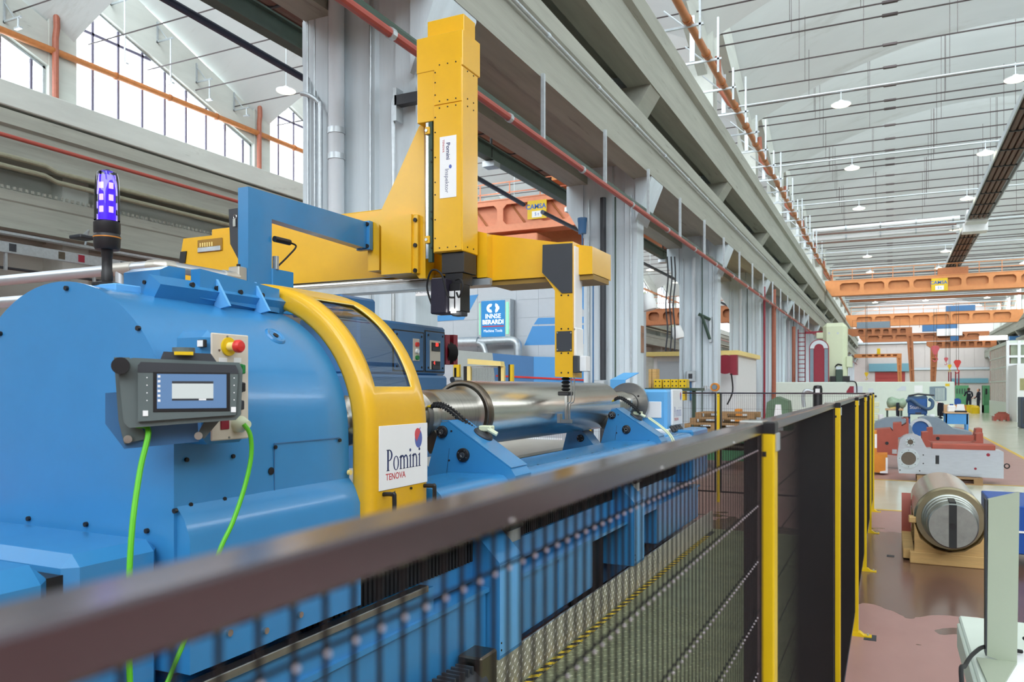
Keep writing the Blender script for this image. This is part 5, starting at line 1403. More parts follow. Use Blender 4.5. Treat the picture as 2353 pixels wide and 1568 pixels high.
pc_ = thing('pipe_clamp', 'galvanised clamp bracket holding the two grey pipes on the left wall', 'bracket', (-25.1, 19, 8.7))
MB().box(-25.06, -25.0, 18.95, 19.05, 8.2, 9.25).build('clamp_bar', GALV, pc_)
for z in (8.3, 8.6, 8.95): MB().box(-25.2, -24.98, 18.85, 19.15, z - .03, z + .03).build('clamp_shelf', GALV, pc_)
# brown down pipes on the left wall piers
for k, y in enumerate((18.05, 28.05, 38.05)):
    pipe_run('down_pipe', 'brown down pipe beside the %s window pier of the left wall' % ORD[k], 'pipe', [(-26.75, y, 16.0 if k == 0 else 15.6), (-26.75, y + .05, 14.6), (-26.75, y, 14.2), (-26.75, y, 11.6)], .11, mat('terracotta_pipe', (164, 96, 74), .5, var=.1) if 'terracotta_pipe' not in MATS else MATS['terracotta_pipe'])
    pipe_run('down_pipe', 'brown down pipe low on the left wall below the %s pier' % ORD[k], 'pipe', [(-26.9, y - 2.2, 8.0), (-26.9, y - 2.2, 0)], .12, MATS['terracotta_pipe'])
# triangular hanger brackets on the sloping shell beams of the left wall
def hanger(x, y, z, drop, label, sg=1):
    t = thing('pipe_hanger', label, 'bracket', (x, y, z), 'galvanised pipe hangers')
    k = dict(loc=(0, 0, 0))
    MB().box(-.03, .03, -.03, .03, -.1, .75).build('back_rail', GALV, t, **k)
    MB().box(-.03, .9 * sg, -.03, .03, -.1, -.04).build('arm', GALV, t, **k)
    MB().tube([(0, 0, .6), (.55 * sg, 0, -.05)], .025, 6).build('brace', GALV, t, **k)
    MB().rod((.75 * sg, 0, -.1), (.75 * sg, 0, -.1 - drop), .03, 8).build('drop_rod', GALV, t, **k)
    MB().box(.6 * sg, .9 * sg, -.06, .06, -.16 - drop, -.1 - drop).build('cradle', GALV, t, **k)
hk = 0
for px, py in ((12, 45), (258, 5), (364, 92), (454, 185), (540, 250)):
    p = AT(px, py, X=-26.9); hanger(-26.95, p.y, p.z, max(p.z - 14.2, .3), 'galvanised hanger over the drain pipe, %s from the left picture edge' % ORD[hk]); hk += 1
# brackets along the gutter pipe of the right hall
for k in range(22):
    y = 11.4 + k * 2.5
    t = thing('pipe_hanger', '%s galvanised cross arm from the camera at the ochre drain pipe' % ORD[k], 'bracket', (-5.4, y, 11.6), 'galvanised cross arms at the drain pipe')
    q = dict(loc=(0, 0, 0))
    MB().box(-.3, .85, -.03, .03, .02, .08).build('arm', GALV, t, **q)
    MB().box(.72, .78, -.03, .03, -.35, 1.3 if k % 2 else .7).build('hanger_rail', GALV, t, **q)
    MB().tube([(.3, 0, .08), (-.25, 0, .6)], .025, 6).build('brace', GALV, t, **q)
    if k % 2: MB().box(-.1, .05, -.03, .03, .1, 1.5).build('back_rail', GALV, t, **q)
for k in range(8):
    y = 18.4 + k * 10
    pipe_run('down_pipe', 'brown down pipe dropping from the ochre drain, %s along the hall' % ORD[k], 'pipe', [(-5.55, y, 13.6), (-5.5, y + .1, 12.5), (-5.2, y + .4, 12.0), (-5.0, y + .5, 11.85)], .10, MATS['terracotta_pipe'])
# hanger straps under the beams for the red and green pipes
for k in range(16):
    y = 11.9 + 3.13 * k
    t = tag(MB().box(-5.20, -5.14, y - .03, y + .03, 5.86, 6.95).build('pipe_strap', GALV), '%s galvanised strap from the camera holding the red pipe' % ORD[k], 'strap', 'straps of the red pipe')
# ---- ties, conduits and lamps of the shells
ln_ = 0
for b in range(0, 13):
    y0 = 8.9 + 10 * b
    tt = thing('tie_rod_set', 'steel tie rods with turnbuckles across the %s shell bay of the hall' % ORD[b], 'tie rods', (0, y0, 14.6))
    for off, z in ((.35, 14.75), (.9, 14.55), (3.6, 14.6), (5.9, 14.6), (7.7, 14.5)):
        if y0 < 20 and off < 1: continue
        MB().rod((-5.9, y0 + off, z), (15.15, y0 + off, z), .022 + .00022 * y0, 6).build('tie_rod', RODM, tt)
        MB().box(-.25, .25, y0 + off - .06, y0 + off + .06, z - .05, z + .05, .02).build('turnbuckle', RODM, tt)
        if b < 6:
            hh = MB()
            for x in (-3.2, -.9, 2.2, 5.2, 8.2, 11.5):
                zt_ = zs(off / 10) + 3 * (1 - ((x - 4.65) / 10.75) ** 2)
                if (int(x * 3 + off * 2) % 3): hh.rod((x, y0 + off, z), (x, y0 + off, zt_), .010 + .0001 * y0, 4)
            hh.build('suspension_wires', RODM, tt, kind='stuff')
    cdt = pipe_run('lamp_rail', 'galvanised lamp rail across the %s shell bay' % ORD[b], 'lamp rail', [(-5.9, y0 + 4.8, 13.55), (15.15, y0 + 4.8, 13.55)], .045, GALV)
    for j, (x, w_) in enumerate(((-1.75, 'left'), (4.12, 'middle'), (10.9, 'right'))):
        if b == 0: continue
        t = thing('pendant_lamp', 'round glowing pendant lamp, %s along the %s row of the hall ceiling' % (ORD[b - 1], w_), 'lamp', (x, y0 + 4.8, 13.0), 'pendant lamps of the main hall')
        q = dict(loc=(0, 0, 0))
        MB().lathe((0, 0, 0), (0, 0, 1), [(0, .36), (.04, .37), (.09, .24), (.13, .1), (.17, .09), (.17, 0)], 20).build('shade', WHITE, t, **q)
        MB().lathe((0, 0, .01), (0, 0, -1), [(0, .355), (.03, .33), (.05, 0)], 20).build('diffuser', LAMP, t, **q)
        MB().rod((0, 0, .15), (0, 0, .63), .02, 6).build('stem', GALV, t, **q)
for b in range(0, 8):
    y0 = 8.9 + 10 * b
    tt = thing('tie_rod_set', 'steel tie rods across the %s shell bay of the left hall' % ORD[b], 'tie rods', (-16, y0, 14.6))
    for off in (.6, 3.2, 5.6, 7.8): MB().rod((-27, y0 + off, 14.6), (-6.5, y0 + off, 14.6), .025, 6).build('tie_rod', RODM, tt)
    for j, x in enumerate((-20.6,)):
        t = thing('pendant_lamp', 'round glowing pendant lamp, %s along the row in the left hall' % ORD[b], 'lamp', (x, y0 + 14.1, 13.0), 'pendant lamps of the left hall')
        q = dict(loc=(0, 0, 0))
        MB().lathe((0, 0, 0), (0, 0, 1), [(0, .36), (.04, .37), (.09, .24), (.13, .1), (.17, .09), (.17, 0)], 20).build('shade', WHITE, t, **q)
        MB().lathe((0, 0, .01), (0, 0, -1), [(0, .355), (.03, .33), (.05, 0)], 20).build('diffuser', LAMP, t, **q)
        MB().rod((0, 0, .12), (0, 0, 6.5), .015, 6).build('stem', GALV, t, **q)
# radiant heater strips
def heater(x0, x1, z, segs, label):
    t = thing('heater_strip', label, 'heater', ((x0 + x1) / 2, segs[0][0], z))
    for (a, b_) in segs:
        MB().box(x0 - .12, x1 + .12, a, b_, z + .16, z + .24).build('cover_sheet', PGREY, t)
        for q in range(4):
            xx = x0 + (x1 - x0) * q / 4
            MB().prism([(xx + .01, z + .16), (xx + .04, z + .03), (xx + (x1 - x0) / 8, z), (xx + (x1 - x0) / 4 - .04, z + .03), (xx + (x1 - x0) / 4 - .01, z + .16)], 'y', a, b_).build('radiant_panel', BROWN, t, sharp=.3)
        y = a + 1.5
        while y < b_: MB().box(x0 - .02, x1 + .02, y - .04, y + .04, z - .03, z + .05).build('cross_strap', DGREY, t); y += 3.0
        MB().box(x0 - .14, x0 - .09, a, b_, z - .05, z + .24).build('side_skirt', PGREY, t); MB().box(x1 + .09, x1 + .14, a, b_, z - .05, z + .24).build('side_skirt', PGREY, t)
    return t
ht = heater(4.62, 5.62, 12.75, [(8, 59), (61.5, 100)], 'long brown radiant heater strip hanging under the shells of the main hall')
MB().box(4.5, 5.75, 59, 60.2, 12.6, 13.4, .02).build('burner_box', PLASTW, ht); MB().box(4.4, 5.85, 60.4, 61.5, 12.2, 12.8, .02).build('burner_box', PLASTW, ht)
for k, (dz, dy) in enumerate(((0, 0), (-.55, .4))):
    pipe_run('flue_pipe', ['upper white flue pipe from the column line to the heater strip', 'lower white flue pipe from the column line to the heater strip'][k], 'pipe', [(-5, 60 + dy, 13.0 + dz), (4.2, 60 + dy, 13.1 + dz)], .16, PLASTW, 2.2, GALV)
    tag(MB().box(-5, 4.0, 59.9 + dy, 60.1 + dy, 12.66 + dz, 12.75 + dz).build('flue_tray', BROWN), ['brown tray under the upper white flue pipe', 'brown tray under the lower white flue pipe'][k], 'tray')
heater(-15.8, -14.1, 12.2, [(3, 60)], 'brown radiant heater strip in the left hall behind the columns')
# green monorail beam and dark cable tube on the left of the columns
mo = thing('monorail', 'dark green steel monorail beam hung on the left of the columns', 'steel beam', (-8.2, 10, 6.5))
MB().prism([(-8.30, 6.93), (-8.10, 6.93), (-8.10, 6.96), (-8.18, 6.96), (-8.18, 7.23), (-8.10, 7.23), (-8.10, 7.26), (-8.30, 7.26), (-8.30, 7.23), (-8.22, 7.23), (-8.22, 6.96), (-8.30, 6.96)], 'y', 2, 60).build('i_beam', mat('grey_green_steel', (88, 106, 98), .5, var=.08), mo)
for k in range(12):
    y = 5.9 + k * 5
    MB().rod((-8.2, y, 6.8), (-8.2, y, 8.6), .03, 8).build('hanger_rod', BLACK, mo)
    MB().box(-8.35, -8.05, y - .15, y + .15, 6.78, 6.9).build('trolley_clip', GALV, mo)
tb_ = pipe_run('cable_tube', 'dark navy busbar tube hanging below the green monorail', 'tube', [(-8.45, 2, 6.95), (-8.45, 18.2, 6.45)], .055, mat('navy_tube', (48, 60, 86), .4, var=.05))
fw = thing('blue_filter', 'blue cylinder regulator hanging at the end of the navy tube', 'regulator', AT(1338, 520, Y=18.3))
p = AT(1338, 520, Y=18.3)
MB().lathe((p.x, 18.3, p.z - .2), (0, 0, 1), [(0, 0), (.01, .10), (.28, .11), (.32, .12), (.40, .12), (.42, 0)], 16).build('body', BLUED, fw)
MB().tube([(p.x, 18.3, p.z - .2), (p.x, 18.3, p.z - .55), (p.x + .2, 18.35, p.z - .62), (p.x + .25, 18.4, p.z - 1.0), (p.x + .25, 18.4, 0)], .02, 6).build('hose', BLUED, fw)
pipe_run('cable_tube', 'navy busbar tube continuing beyond the second column', 'tube', [(-8.45, 19.4, 6.5), (-8.45, 60, 6.5)], .06, MATS['navy_tube'])
# ---- pipes and fittings on the columns
def down(x, y, r, z0, z1, m, label, name='down_pipe', cat='pipe'): return tag(MB().rod((x, y, z0), (x, y, z1), r, 14).build(name, m), label, cat)
p = AT(773, 300, Y=8.55)
dpt = thing('down_pipe', 'wide pale down pipe on the face of the nearest big column', 'pipe', (p.x, 8.5, 0))
MB().rod((p.x, 8.55, 0), (p.x, 8.55, 11), .108, 20).build('pipe', PGREY, dpt)
for z in (4.85, 5.2, 7.3): MB().rod((p.x, 8.55, z), (p.x, 8.55, z + .08), .118, 20).build('collar', GALV, dpt)
for k, px in enumerate((708, 724, 851)):
    p = AT(px, 300, Y=8.66); down(p.x, 8.66, .018, 0, 11, GALV, ['thin conduit nearest the left edge of the big column', 'second thin conduit from the left edge of the big column', 'thin conduit on the middle of the big column'][k], 'conduit', 'conduit')
a = AT(695, 218, Y=8.6)
tag(MB().tube(smooth_path([AT(692, 215, Y=8.6), AT(712, 220, Y=8.6), AT(732, 236, Y=8.6), AT(736, 260, Y=8.6), AT(736, 470, Y=8.6), AT(736, 900, Y=8.6)], 4), .03, 8).build('conduit', GALV), 'bent grey conduit curving down the left side of the big column', 'conduit')
a = AT(955, 225, Y=8.55); b_ = AT(905, 232, Y=8.55)
tag(MB().tube(smooth_path([a, AT(925, 222, Y=8.55), AT(908, 232, Y=8.55), AT(904, 255, Y=8.55), AT(904, 500, Y=8.55), AT(904, 800, Y=8.55)], 4), .028, 8).build('conduit', GALV), 'bent grey conduit leaving the big column behind the yellow column', 'conduit')
cbk = thing('column_bracket', 'dark angle bracket on the big column beside the yellow column', 'bracket', AT(930, 235, Y=8.6))
a, b_ = AT(916, 225, Y=8.6), AT(957, 240, Y=8.6)
MB().box(a.x, b_.x + .3, 8.5, 8.62, b_.z, a.z).build('arm', DGREY, cbk)
MB().box(a.x - .02, a.x + .03, 8.5, 8.66, b_.z - .2, a.z + .1).build('plate', GALV, cbk)
for i, y in enumerate((18.7, 28.7, 38.7, 48.7, 58.7)):
    down(-6.45, y - .10, .075, 0, 6.5, PGREY if i else DGREY, 'round down pipe on the face of the %s column from the camera' % ORD[i + 1])
    for k, x in enumerate((-6.85, -6.15, -5.75)): down(x, y - .04, .02, 0, 6.5, GALV if k != 1 else DGREEN, '%s thin conduit on the face of the %s column' % (('left', 'middle', 'right')[k], ORD[i + 1]), 'conduit', 'conduit')
down(-5.35, 41.9, .11, 0, 6.8, MATS['terracotta_pipe'], 'tall red-brown pipe standing in front of the fourth column')
down(-5.30, 38.2, .05, 0, 6.5, DRED, 'dark red standpipe beside the fourth column')
down(-5.3, 50.6, .11, 0, 5.5, MATS['terracotta_pipe'], 'red-brown pipe standing behind the red ladder')
# column wall bracket, sign, lamps, boxes
br = thing('wall_bracket', 'green triangular bracket arm on the third column', 'bracket', AT(1630, 740, Y=28.5))
a, b_, c = AT(1605, 722, Y=28.45), AT(1632, 735, Y=28.6), AT(1631, 780, Y=28.6)
MB().tube([a, b_], .06, 6).build('arm', DGREEN, br); MB().tube([AT(1613, 727, Y=28.47), c], .06, 6).build('brace', DGREEN, br)
MB().box(b_.x - .03, b_.x + .05, 28.58, 28.68, c.z - .1, b_.z + .1).build('back_plate', GALV, br)
eb = thing('switch_cabinet', 'grey switch cabinet with window on the third column', 'switch box', AT(1587, 865, Y=28.5))
a, b_ = AT(1577, 853, Y=28.5), AT(1598, 877, Y=28.5)
MB().box(a.x, b_.x, 28.45, 28.68, b_.z, a.z, .02).build('box', GALV, eb); MB().box(a.x + .09, b_.x - .1, 28.44, 28.46, b_.z + .1, a.z - .1).build('window', DGREY, eb)
MB().tube([(a.x + .15, 28.6, b_.z), (a.x + .15, 28.6, 1.3)], .05, 8).build('cable_duct', BLUED, eb)
yr = thing('cable_drum', 'orange cable drum with grey hub on a wall arm at the third column', 'cable reel', AT(1643, 890, Y=28.3))
p = AT(1643, 890, Y=28.3)
MB().lathe((p.x, 28.2, p.z), (0, 1, 0), [(0, .1), (0, .15), (.03, .15), (.06, .11), (.16, .11), (.2, .15), (.22, .15), (.22, 0)], 20).build('drum', OCHRE, yr); MB().lathe((p.x, 28.19, p.z), (0, 1, 0), [(0, 0), (0, .09), (.05, .09)], 16).build('hub', GREYC, yr)
MB().box(p.x - .45, p.x - .15, 28.3, 28.4, p.z - .06, p.z + .02).build('arm', GALV, yr); MB().rod((p.x - .35, 28.3, p.z - .1), (p.x - .35, 28.3, p.z + .05), .06, 8).build('motor', GALV, yr)
hr2 = thing('red_hose_reel', 'red fire hose reel on the cabin wall between the third and fourth columns', 'hose reel', AT(1668, 838, Y=30))
p = AT(1667, 838, Y=30)
MB().lathe((p.x, 30, p.z), (0, -1, 0), [(0, .2), (0, .36), (.15, .36), (.15, .1), (.15, 0)], 24).build('reel', DRED, hr2); MB().box(p.x + .2, p.x + .45, 29.8, 30.1, p.z - .4, p.z + .35).build('side_plate', DRED, hr2)
MB().tube(smooth_path([(p.x + .25, 29.8, p.z - .35), (p.x + .3, 29.8, p.z - 1), (p.x + .1, 29.8, p.z - 1.5)], 5), .03, 6).build('hose', RUBBER, hr2)
for k, (px, py, y) in enumerate(((1493, 694, 19.6), (1560, 764, 26))):
    p = AT(px, py, Y=y); t = thing('white_siren', ['round white horn lamp on the side of the second column', 'round white horn lamp in front of the orange crane seen between columns'][k], 'horn lamp', p)
    MB().lathe((p.x - .1, y, p.z + .22), (.25, 0, -1), [(0, .05), (.03, .15), (.3, .20), (.44, .17), (.46, 0)], 18).build('bell', WHITE, t); MB().rod((p.x - .3, y, p.z + .2), (p.x - .1, y, p.z + .22), .05, 8).build('arm', CREAM, t)
p = AT(1474, 778, X=-5.58)
sg_ = thing('wooden_sign', 'brown sign plate with round mark on the side of the second column', 'sign', p)
MB().box(-5.6, -5.58, 19.0, 19.22, p.z - .35, p.z + .32).build('plate', mat('brown_sign', (150, 110, 84), .6, var=.1), sg_)
MB().lathe((-5.578, 19.11, p.z + .08), (1, 0, 0), [(0, .07), (.004, .07), (.004, .05), (0, .05)], 18).build('ring_mark', RIM, sg_)
# emergency exit lettering on the column foot
p = AT(988, 665, Y=8.62)
es = thing('exit_sign', 'white emergency exit sign hanging on the big column', 'sign', p)
a, b_ = AT(957, 640, Y=8.62), AT(1008, 678, Y=8.62)
MB().box(a.x, b_.x, 8.60, 8.63, b_.z, a.z).build('sign_plate', PAPER, es)
for k, s_ in enumerate(('USCITA DI', 'EMERGENZA')): text('lettering', s_, MATS['grey_ink'], es, .075, frame(((a.x + b_.x) / 2, 8.598, a.z - .09 - k * .085), (1, 0, 0), (0, 0, 1)), .0005, sx=.8)
# grey distribution box at the foot of the second column
p = AT(1375, 890, Y=18.5); q = AT(1390, 905, Y=18.5)
db = thing('junction_box', 'grey junction box with sockets on the second column', 'junction box', p)
a, b_ = AT(1361, 874, Y=18.45), AT(1391, 889, Y=18.45); MB().box(a.x, b_.x, 18.4, 18.68, b_.z, a.z, .02).build('box', GALV, db)
a, b_ = AT(1361, 890, Y=18.45), AT(1391, 905, Y=18.45); MB().box(a.x, b_.x, 18.4, 18.68, b_.z, a.z, .02).build('socket_box', GALV, db)
for k in range(3): MB().rod((a.x + .06 + .1 * k, 18.4, (a.z + b_.z) / 2), (a.x + .06 + .1 * k, 18.36, (a.z + b_.z) / 2), .03, 8).build('socket', DGREY, db)
# hanging cables in the opening between second and third columns
for k, (px, lb) in enumerate(((1533, 'first'), (1542, 'second'), (1550, 'third'))):
    a = AT(px, 590, Y=24); tag(MB().tube(smooth_path([a, AT(px + 2, 640, Y=24), AT(px - 3, 700, Y=24), AT(px + 1, 760, Y=24), AT(px - 4 + 2 * k, 808, Y=24)], 5), .025, 6).build('hanging_cable', DGREY), '%s loose grey cable hanging between the second and third columns' % lb, 'cable')

# ---- cranes
def girder(name, label, x0, x1, y, z0, z1, nh, taper, m, depth=.9, sign=None, rail=True, taper_r=True, group=None, flange=.28, ch=.18):
    t = thing(name, label, 'crane', ((x0 + x1) / 2, y, z0), group)
    n0 = taper; L = x1 - x0
    holes = []; hx0 = x0 + .5; pitch = (L - 1.0) / nh
    for k in range(nh): holes.append((hx0 + k * pitch + .16, hx0 + (k + 1) * pitch - .16, z0 + flange, z1 - flange * .8, ch))
    mb = MB().holed(x0, x1, z0, z1, holes, 'y', y, y + .06)
    mb.build('face_frame', m, t)
    MB().box(x0, x1, y + .35, y + .42, z0, z1).build('back_web', m, t)
    MB().box(x0, x1, y - .03, y + depth, z1, z1 + .05).build('top_flange', m, t)
    MB().box(x0, x1, y - .03, y + depth, z0 - .05, z0).build('bottom_flange', m, t)
    MB().prism([(x0 - .55, z1 + .05), (x0, z1 + .05), (x0, z0 - .05), (x0 - .55, z1 - .45)], 'y', y, y + depth).build('end_taper', m, t)
    if taper_r: MB().prism([(x1 + .55, z1 + .05), (x1, z1 + .05), (x1, z0 - .05), (x1 + .55, z1 - .45)], 'y', y, y + depth).build('end_taper', m, t)
    if rail:
        for zr_ in (z1 + .55, z1 + 1.05): MB().box(x0, x1, y + depth - .03, y + depth, zr_, zr_ + .05).build('hand_rail', m, t)
        for k in range(int(L / 1.6) + 1):
            xx = x0 + min(k * 1.6, L - .05); MB().box(xx, xx + .05, y + depth - .03, y + depth, z1, z1 + 1.08).build('rail_post', m, t)
    if sign:
        sx, sz, sw_, sh_ = sign
        MB().box(sx, sx + sw_, y - .10, y - .05, sz, sz + sh_).build('sign_board', YELF, t); sbd = t.children[-1]
        text('lettering', 'CAMSA', INKB, sbd, sh_ * .36, frame((sx + sw_ * .45, y - .102, sz + sh_ * .66), (1, 0, 0), (0, 0, 1)), .002, bold=.008)
        MB().box(sx + sw_ * .24, sx + sw_ * .76, y - .108, y - .1, sz + sh_ * .08, sz + sh_ * .42).build('sign_patch', PAPER, sbd)
        text('lettering', '5 t', INKB, sbd, sh_ * .24, frame((sx + sw_ * .5, y - .110, sz + sh_ * .25), (1, 0, 0), (0, 0, 1)), .002)
    return t
c1 = girder('overhead_crane', 'nearest orange overhead crane of the main hall with yellow sign', -4.6, 13.6, 74, 9.85, 11.1, 9, 1, ORANGE, sign=(AT(2140, 645, Y=74).x, AT(2140, 670, Y=74).z, 1.2, 1.05))
MB().box(-3.2, 12.5, 74.9, 75.1, 9.3, 9.5).build('trolley_rail', ORANGED, c1)
MB().box(3.6, 5.8, 74.2, 75.4, 11.15, 11.75).build('trolley', ORANGED, c1)
c2 = girder('overhead_crane', 'second orange overhead crane of the main hall, with blue hoist on top', -4.4, 13.2, 106, 9.4, 10.75, 8, 1, ORANGE)
MB().box(6, 9, 106.2, 107.2, 10.85, 11.5).build('hoist', BLUED, c2)
cf = girder('overhead_crane', 'third orange overhead crane crossing the far end of the main hall', -3.6, 12, 128, 8.6, 9.7, 8, 1, ORANGED, rail=False)
MB().box(4.2, 8.6, 127.4, 128.6, 9.9, 11.2).build('hoist', BLUED, cf); MB().box(6, 9.2, 127.3, 127.5, 9.2, 10.2).build('control_cabin', PLASTW, cf)
def semi(label, pa, pb, y, z0, z1, lx0, lx1, nh, m, group='semi gantry cranes along the columns'):
    t = girder('gantry_crane', label, pa, pb, y, z0, z1, nh, .4, m, depth=.6, rail=False, taper_r=False, group=group, flange=.12, ch=.08)
    n = 6
    for k in range(n):
        f0, f1 = k / n, (k + 1) / n
        za, zb_ = z0 * (1 - f0), z0 * (1 - f1)
        xa = lambda f: (lx0[0] + (lx1[0] - lx0[0]) * f, lx0[1] + (lx1[1] - lx0[1]) * f)
        A0, A1 = xa(f0), xa(f1)
        mb = MB()
        mb.prism([(A0[0], za), (A0[0] + .22, za), (A1[0] + .18, zb_), (A1[0], zb_)], 'y', y, y + .3); mb.prism([(A0[1] - .22, za), (A0[1], za), (A1[1], zb_), (A1[1] - .18, zb_)], 'y', y, y + .3)
        mb.prism([(A0[0] + .02, za), (A0[1] - .02, za), (A0[1] - .02, za - .22), (A0[0] + .02, za - .22)], 'y', y + .02, y + .28)
        mb.prism([(A0[0] + .1, za), (A0[1] - .1, za), (A1[1] - .1, zb_), (A1[0] + .1, zb_)], 'y', y + .2, y + .25)
        mb.build('leg_panel', m, t)
    return t
y = 100
a, b_, c = AT(1958, 757, Y=y), AT(2096, 757, Y=y), AT(1958, 772, Y=y)
g1 = semi('brown semi gantry crane standing on one tall leg, left of the pair', a.x, b_.x, y, c.z, a.z, (AT(2083, 780, Y=y).x, AT(2098, 780, Y=y).x), (AT(2095, 905, Y=y).x, AT(2103, 905, Y=y).x), 6, ORANGED)
MB().box(a.x + .5, a.x + 4.0, y, y + .8, a.z, a.z + .8).build('winch', GREYC, g1)
gh = MB()
for k in range(8): gh.box(a.x + k * 1.0, a.x + k * 1.0 + .05, y + .5, y + .55, a.z, a.z + 1.1)
gh.box(a.x, b_.x, y + .5, y + .55, a.z + 1.05, a.z + 1.1); gh.build('hand_rail', ORANGED, g1, kind='stuff')
y = 118
a, b_, c = AT(2140, 786, Y=y), AT(2290, 786, Y=y), AT(2140, 800, Y=y)
g2 = semi('brown semi gantry crane standing on one tall leg, right of the pair', a.x, b_.x, y, c.z, a.z, (AT(2138, 800, Y=y).x, AT(2156, 800, Y=y).x), (AT(2138, 905, Y=y).x, AT(2147, 905, Y=y).x), 7, ORANGED)
lt_ = MB().box(a.x + 5.5, a.x + 8.6, y - .2, y, a.z + .05, a.z + .6).build('work_light', TUBEL, g2)
MB().box(a.x + 2.2, a.x + 3.2, y, y + .5, a.z, a.z + .7).build('motor', BLUED, g2); MB().box(a.x + 8.8, a.x + 11.5, y, y + .5, a.z, a.z + .5).build('motor', BLUED, g2)
y = 138
a, b_, c = AT(1970, 815, Y=y), AT(2072, 815, Y=y), AT(1970, 822, Y=y)
g3 = semi('small orange semi gantry crane far back by the teal lintel', a.x, b_.x, y, c.z, a.z, (AT(2060, 823, Y=y).x, AT(2072, 823, Y=y).x), (AT(2066, 905, Y=y).x, AT(2072, 905, Y=y).x), 6, ORANGE)
MB().box(AT(2015, 815, Y=y).x, AT(2023, 815, Y=y).x, y - .1, y, a.z, a.z + .9).build('sign_board', YELF, g3)
# hooks
def hook(px, py, y, m, label, s=1.0):
    p = AT(px, py, Y=y); t = thing('crane_hook', label, 'crane hook', p, 'crane hooks of the main hall')
    top = 10.5
    for dx in (-.12 * s, .12 * s): MB().rod((p.x + dx, y, p.z + .5 * s), (p.x + dx, y, top), .02, 5).build('wire_rope', RIM, t)
    MB().prism([(p.x - .4 * s, p.z + .5 * s), (p.x - .25 * s, p.z + .75 * s), (p.x + .25 * s, p.z + .75 * s), (p.x + .4 * s, p.z + .5 * s), (p.x + .12 * s, p.z - .15 * s), (p.x - .12 * s, p.z - .15 * s)], 'y', y - .12, y + .12).build('hook_block', m, t)
    MB().tube(smooth_path([(p.x, y, p.z - .1 * s), (p.x + .02 * s, y, p.z - .4 * s), (p.x + .2 * s, y, p.z - .6 * s), (p.x - .05 * s, y, p.z - .85 * s), (p.x - .25 * s, y, p.z - .65 * s)], 4), .06 * s, 6).build('hook', m, t)
PINK = mat('faded_red_paint', (200, 90, 96), .5, var=.05)
hook(2149, 812, 98, PINK, 'large faded red hook block hanging beside the right gantry leg', 1.1)
hook(2174, 830, 104, PINK, 'small faded red hook hanging left of the yellow hook', .55)
hook(2182, 846, 96, YELF, 'yellow hook block with double red sling', .5)
hook(2200, 842, 92, REDB, 'red hook block with long slings over the aisle', .85)
hook(1991, 864, 90, YELF, 'yellow pulley hook hanging over the pale guard by the red door', .5)
for k, (px, y) in enumerate(((2180, 96), (2185, 96), (2196, 92), (2203, 92))):
    p = AT(px, 855, Y=y); tag(MB().rod((p.x, y, p.z), (p.x, y, p.z - 2.2), .06, 6).build('lifting_sling', DRED), ['red sling, left of the pair under the yellow hook', 'red sling, right of the pair under the yellow hook', 'red sling, left of the pair over the aisle', 'red sling, right of the pair over the aisle'][k], 'sling')
# left hall crane with its sign
lc = girder('overhead_crane', 'salmon orange crane girder of the left hall with yellow sign behind the gantry', -24.5, -8.6, 33, 9.15, 10.6, 8, 1, mat('salmon_crane_paint', (232, 150, 112), .5, var=.05), sign=(AT(1212, 505, Y=32.9).x, AT(1212, 505, Y=32.9).z, .95, .85))
for k in range(8): MB().tube([(-24 + k * 1.98, 33.3, 10.4), (-23.1 + k * 1.98, 33.3, 9.2)], .05, 6).build('diagonal', ORANGED, lc)
MB().box(-17.0, -14.6, 32.9, 34.6, 8.35, 8.9, .05).build('hoist_cradle', MATS['salmon_crane_paint'], lc)
MB().box(-24.5, -8.6, 35.2, 35.6, 8.2, 9.9).build('second_girder', ORANGED, lc)
MB().box(-14.0, -9.0, 33.2, 35.4, 11.3, 11.6).build('trolley_deck', ORANGE, lc)
girder('overhead_crane', 'dark orange crane girder seen between the second and third columns', -24.2, -9.0, 62, 6.9, 8.1, 12, 1, ORANGED, rail=True)

# =================================================================== LEFT HALL BACKGROUND
# white and blue machine enclosure with its signs
en = thing('machine_enclosure', 'tall white and sky blue machine enclosure with diagonal stripes behind the roll', 'machine enclosure', (-10.5, 22, 0))
yE = 22.0
def e(px, py, Y=yE): p = AT(px, py, Y=Y); return (p.x, p.z)
MB().box(-16.5, -8.05, yE, yE + 6, 0, 5.05).build('enclosure_body', PGREY, en)
def flat(pts, nm, m, d=.006, o=0.012): return MB().prism([e(*p) for p in pts], 'y', yE - d - o, yE - o).build(nm, m, en)
flat([(985, 650), (1350, 645), (1350, 652), (985, 660)], 'blue_band', LBLUE)
flat([(985, 690), (1100, 677), (1078, 718), (985, 722)], 'blue_stripe', LBLUE)
flat([(985, 727), (1074, 722), (1066, 735), (985, 740)], 'blue_stripe', LBLUE)
flat([(1237, 731), (1345, 728), (1345, 743), (1227, 746)], 'blue_stripe', LBLUE)
flat([(1224, 750), (1345, 747), (1345, 791), (1205, 794)], 'blue_stripe', LBLUE)
flat([(1326, 640), (1335, 640), (1352, 680), (1352, 715), (1340, 712), (1326, 665)], 'blue_stripe', LBLUE, .008)
flat([(1343, 712), (1352, 712), (1352, 890), (1343, 890)], 'blue_stripe', LBLUE)
pe = [e(px, 700)[0] for px in (930, 985, 1042, 1098, 1187, 1238, 1296)] + [-8.06]; ze = [0.02] + [e(1150, py)[1] for py in (862, 820, 775, 733, 692)] + [5.04]
for a_ in range(len(pe) - 1):
    for b_ in range(len(ze) - 1):
        MB().box(pe[a_] + .008, pe[a_ + 1] - .008, yE - .012, yE + .02, ze[b_] + .007, ze[b_ + 1] - .007).build('panel', PGREY, en)
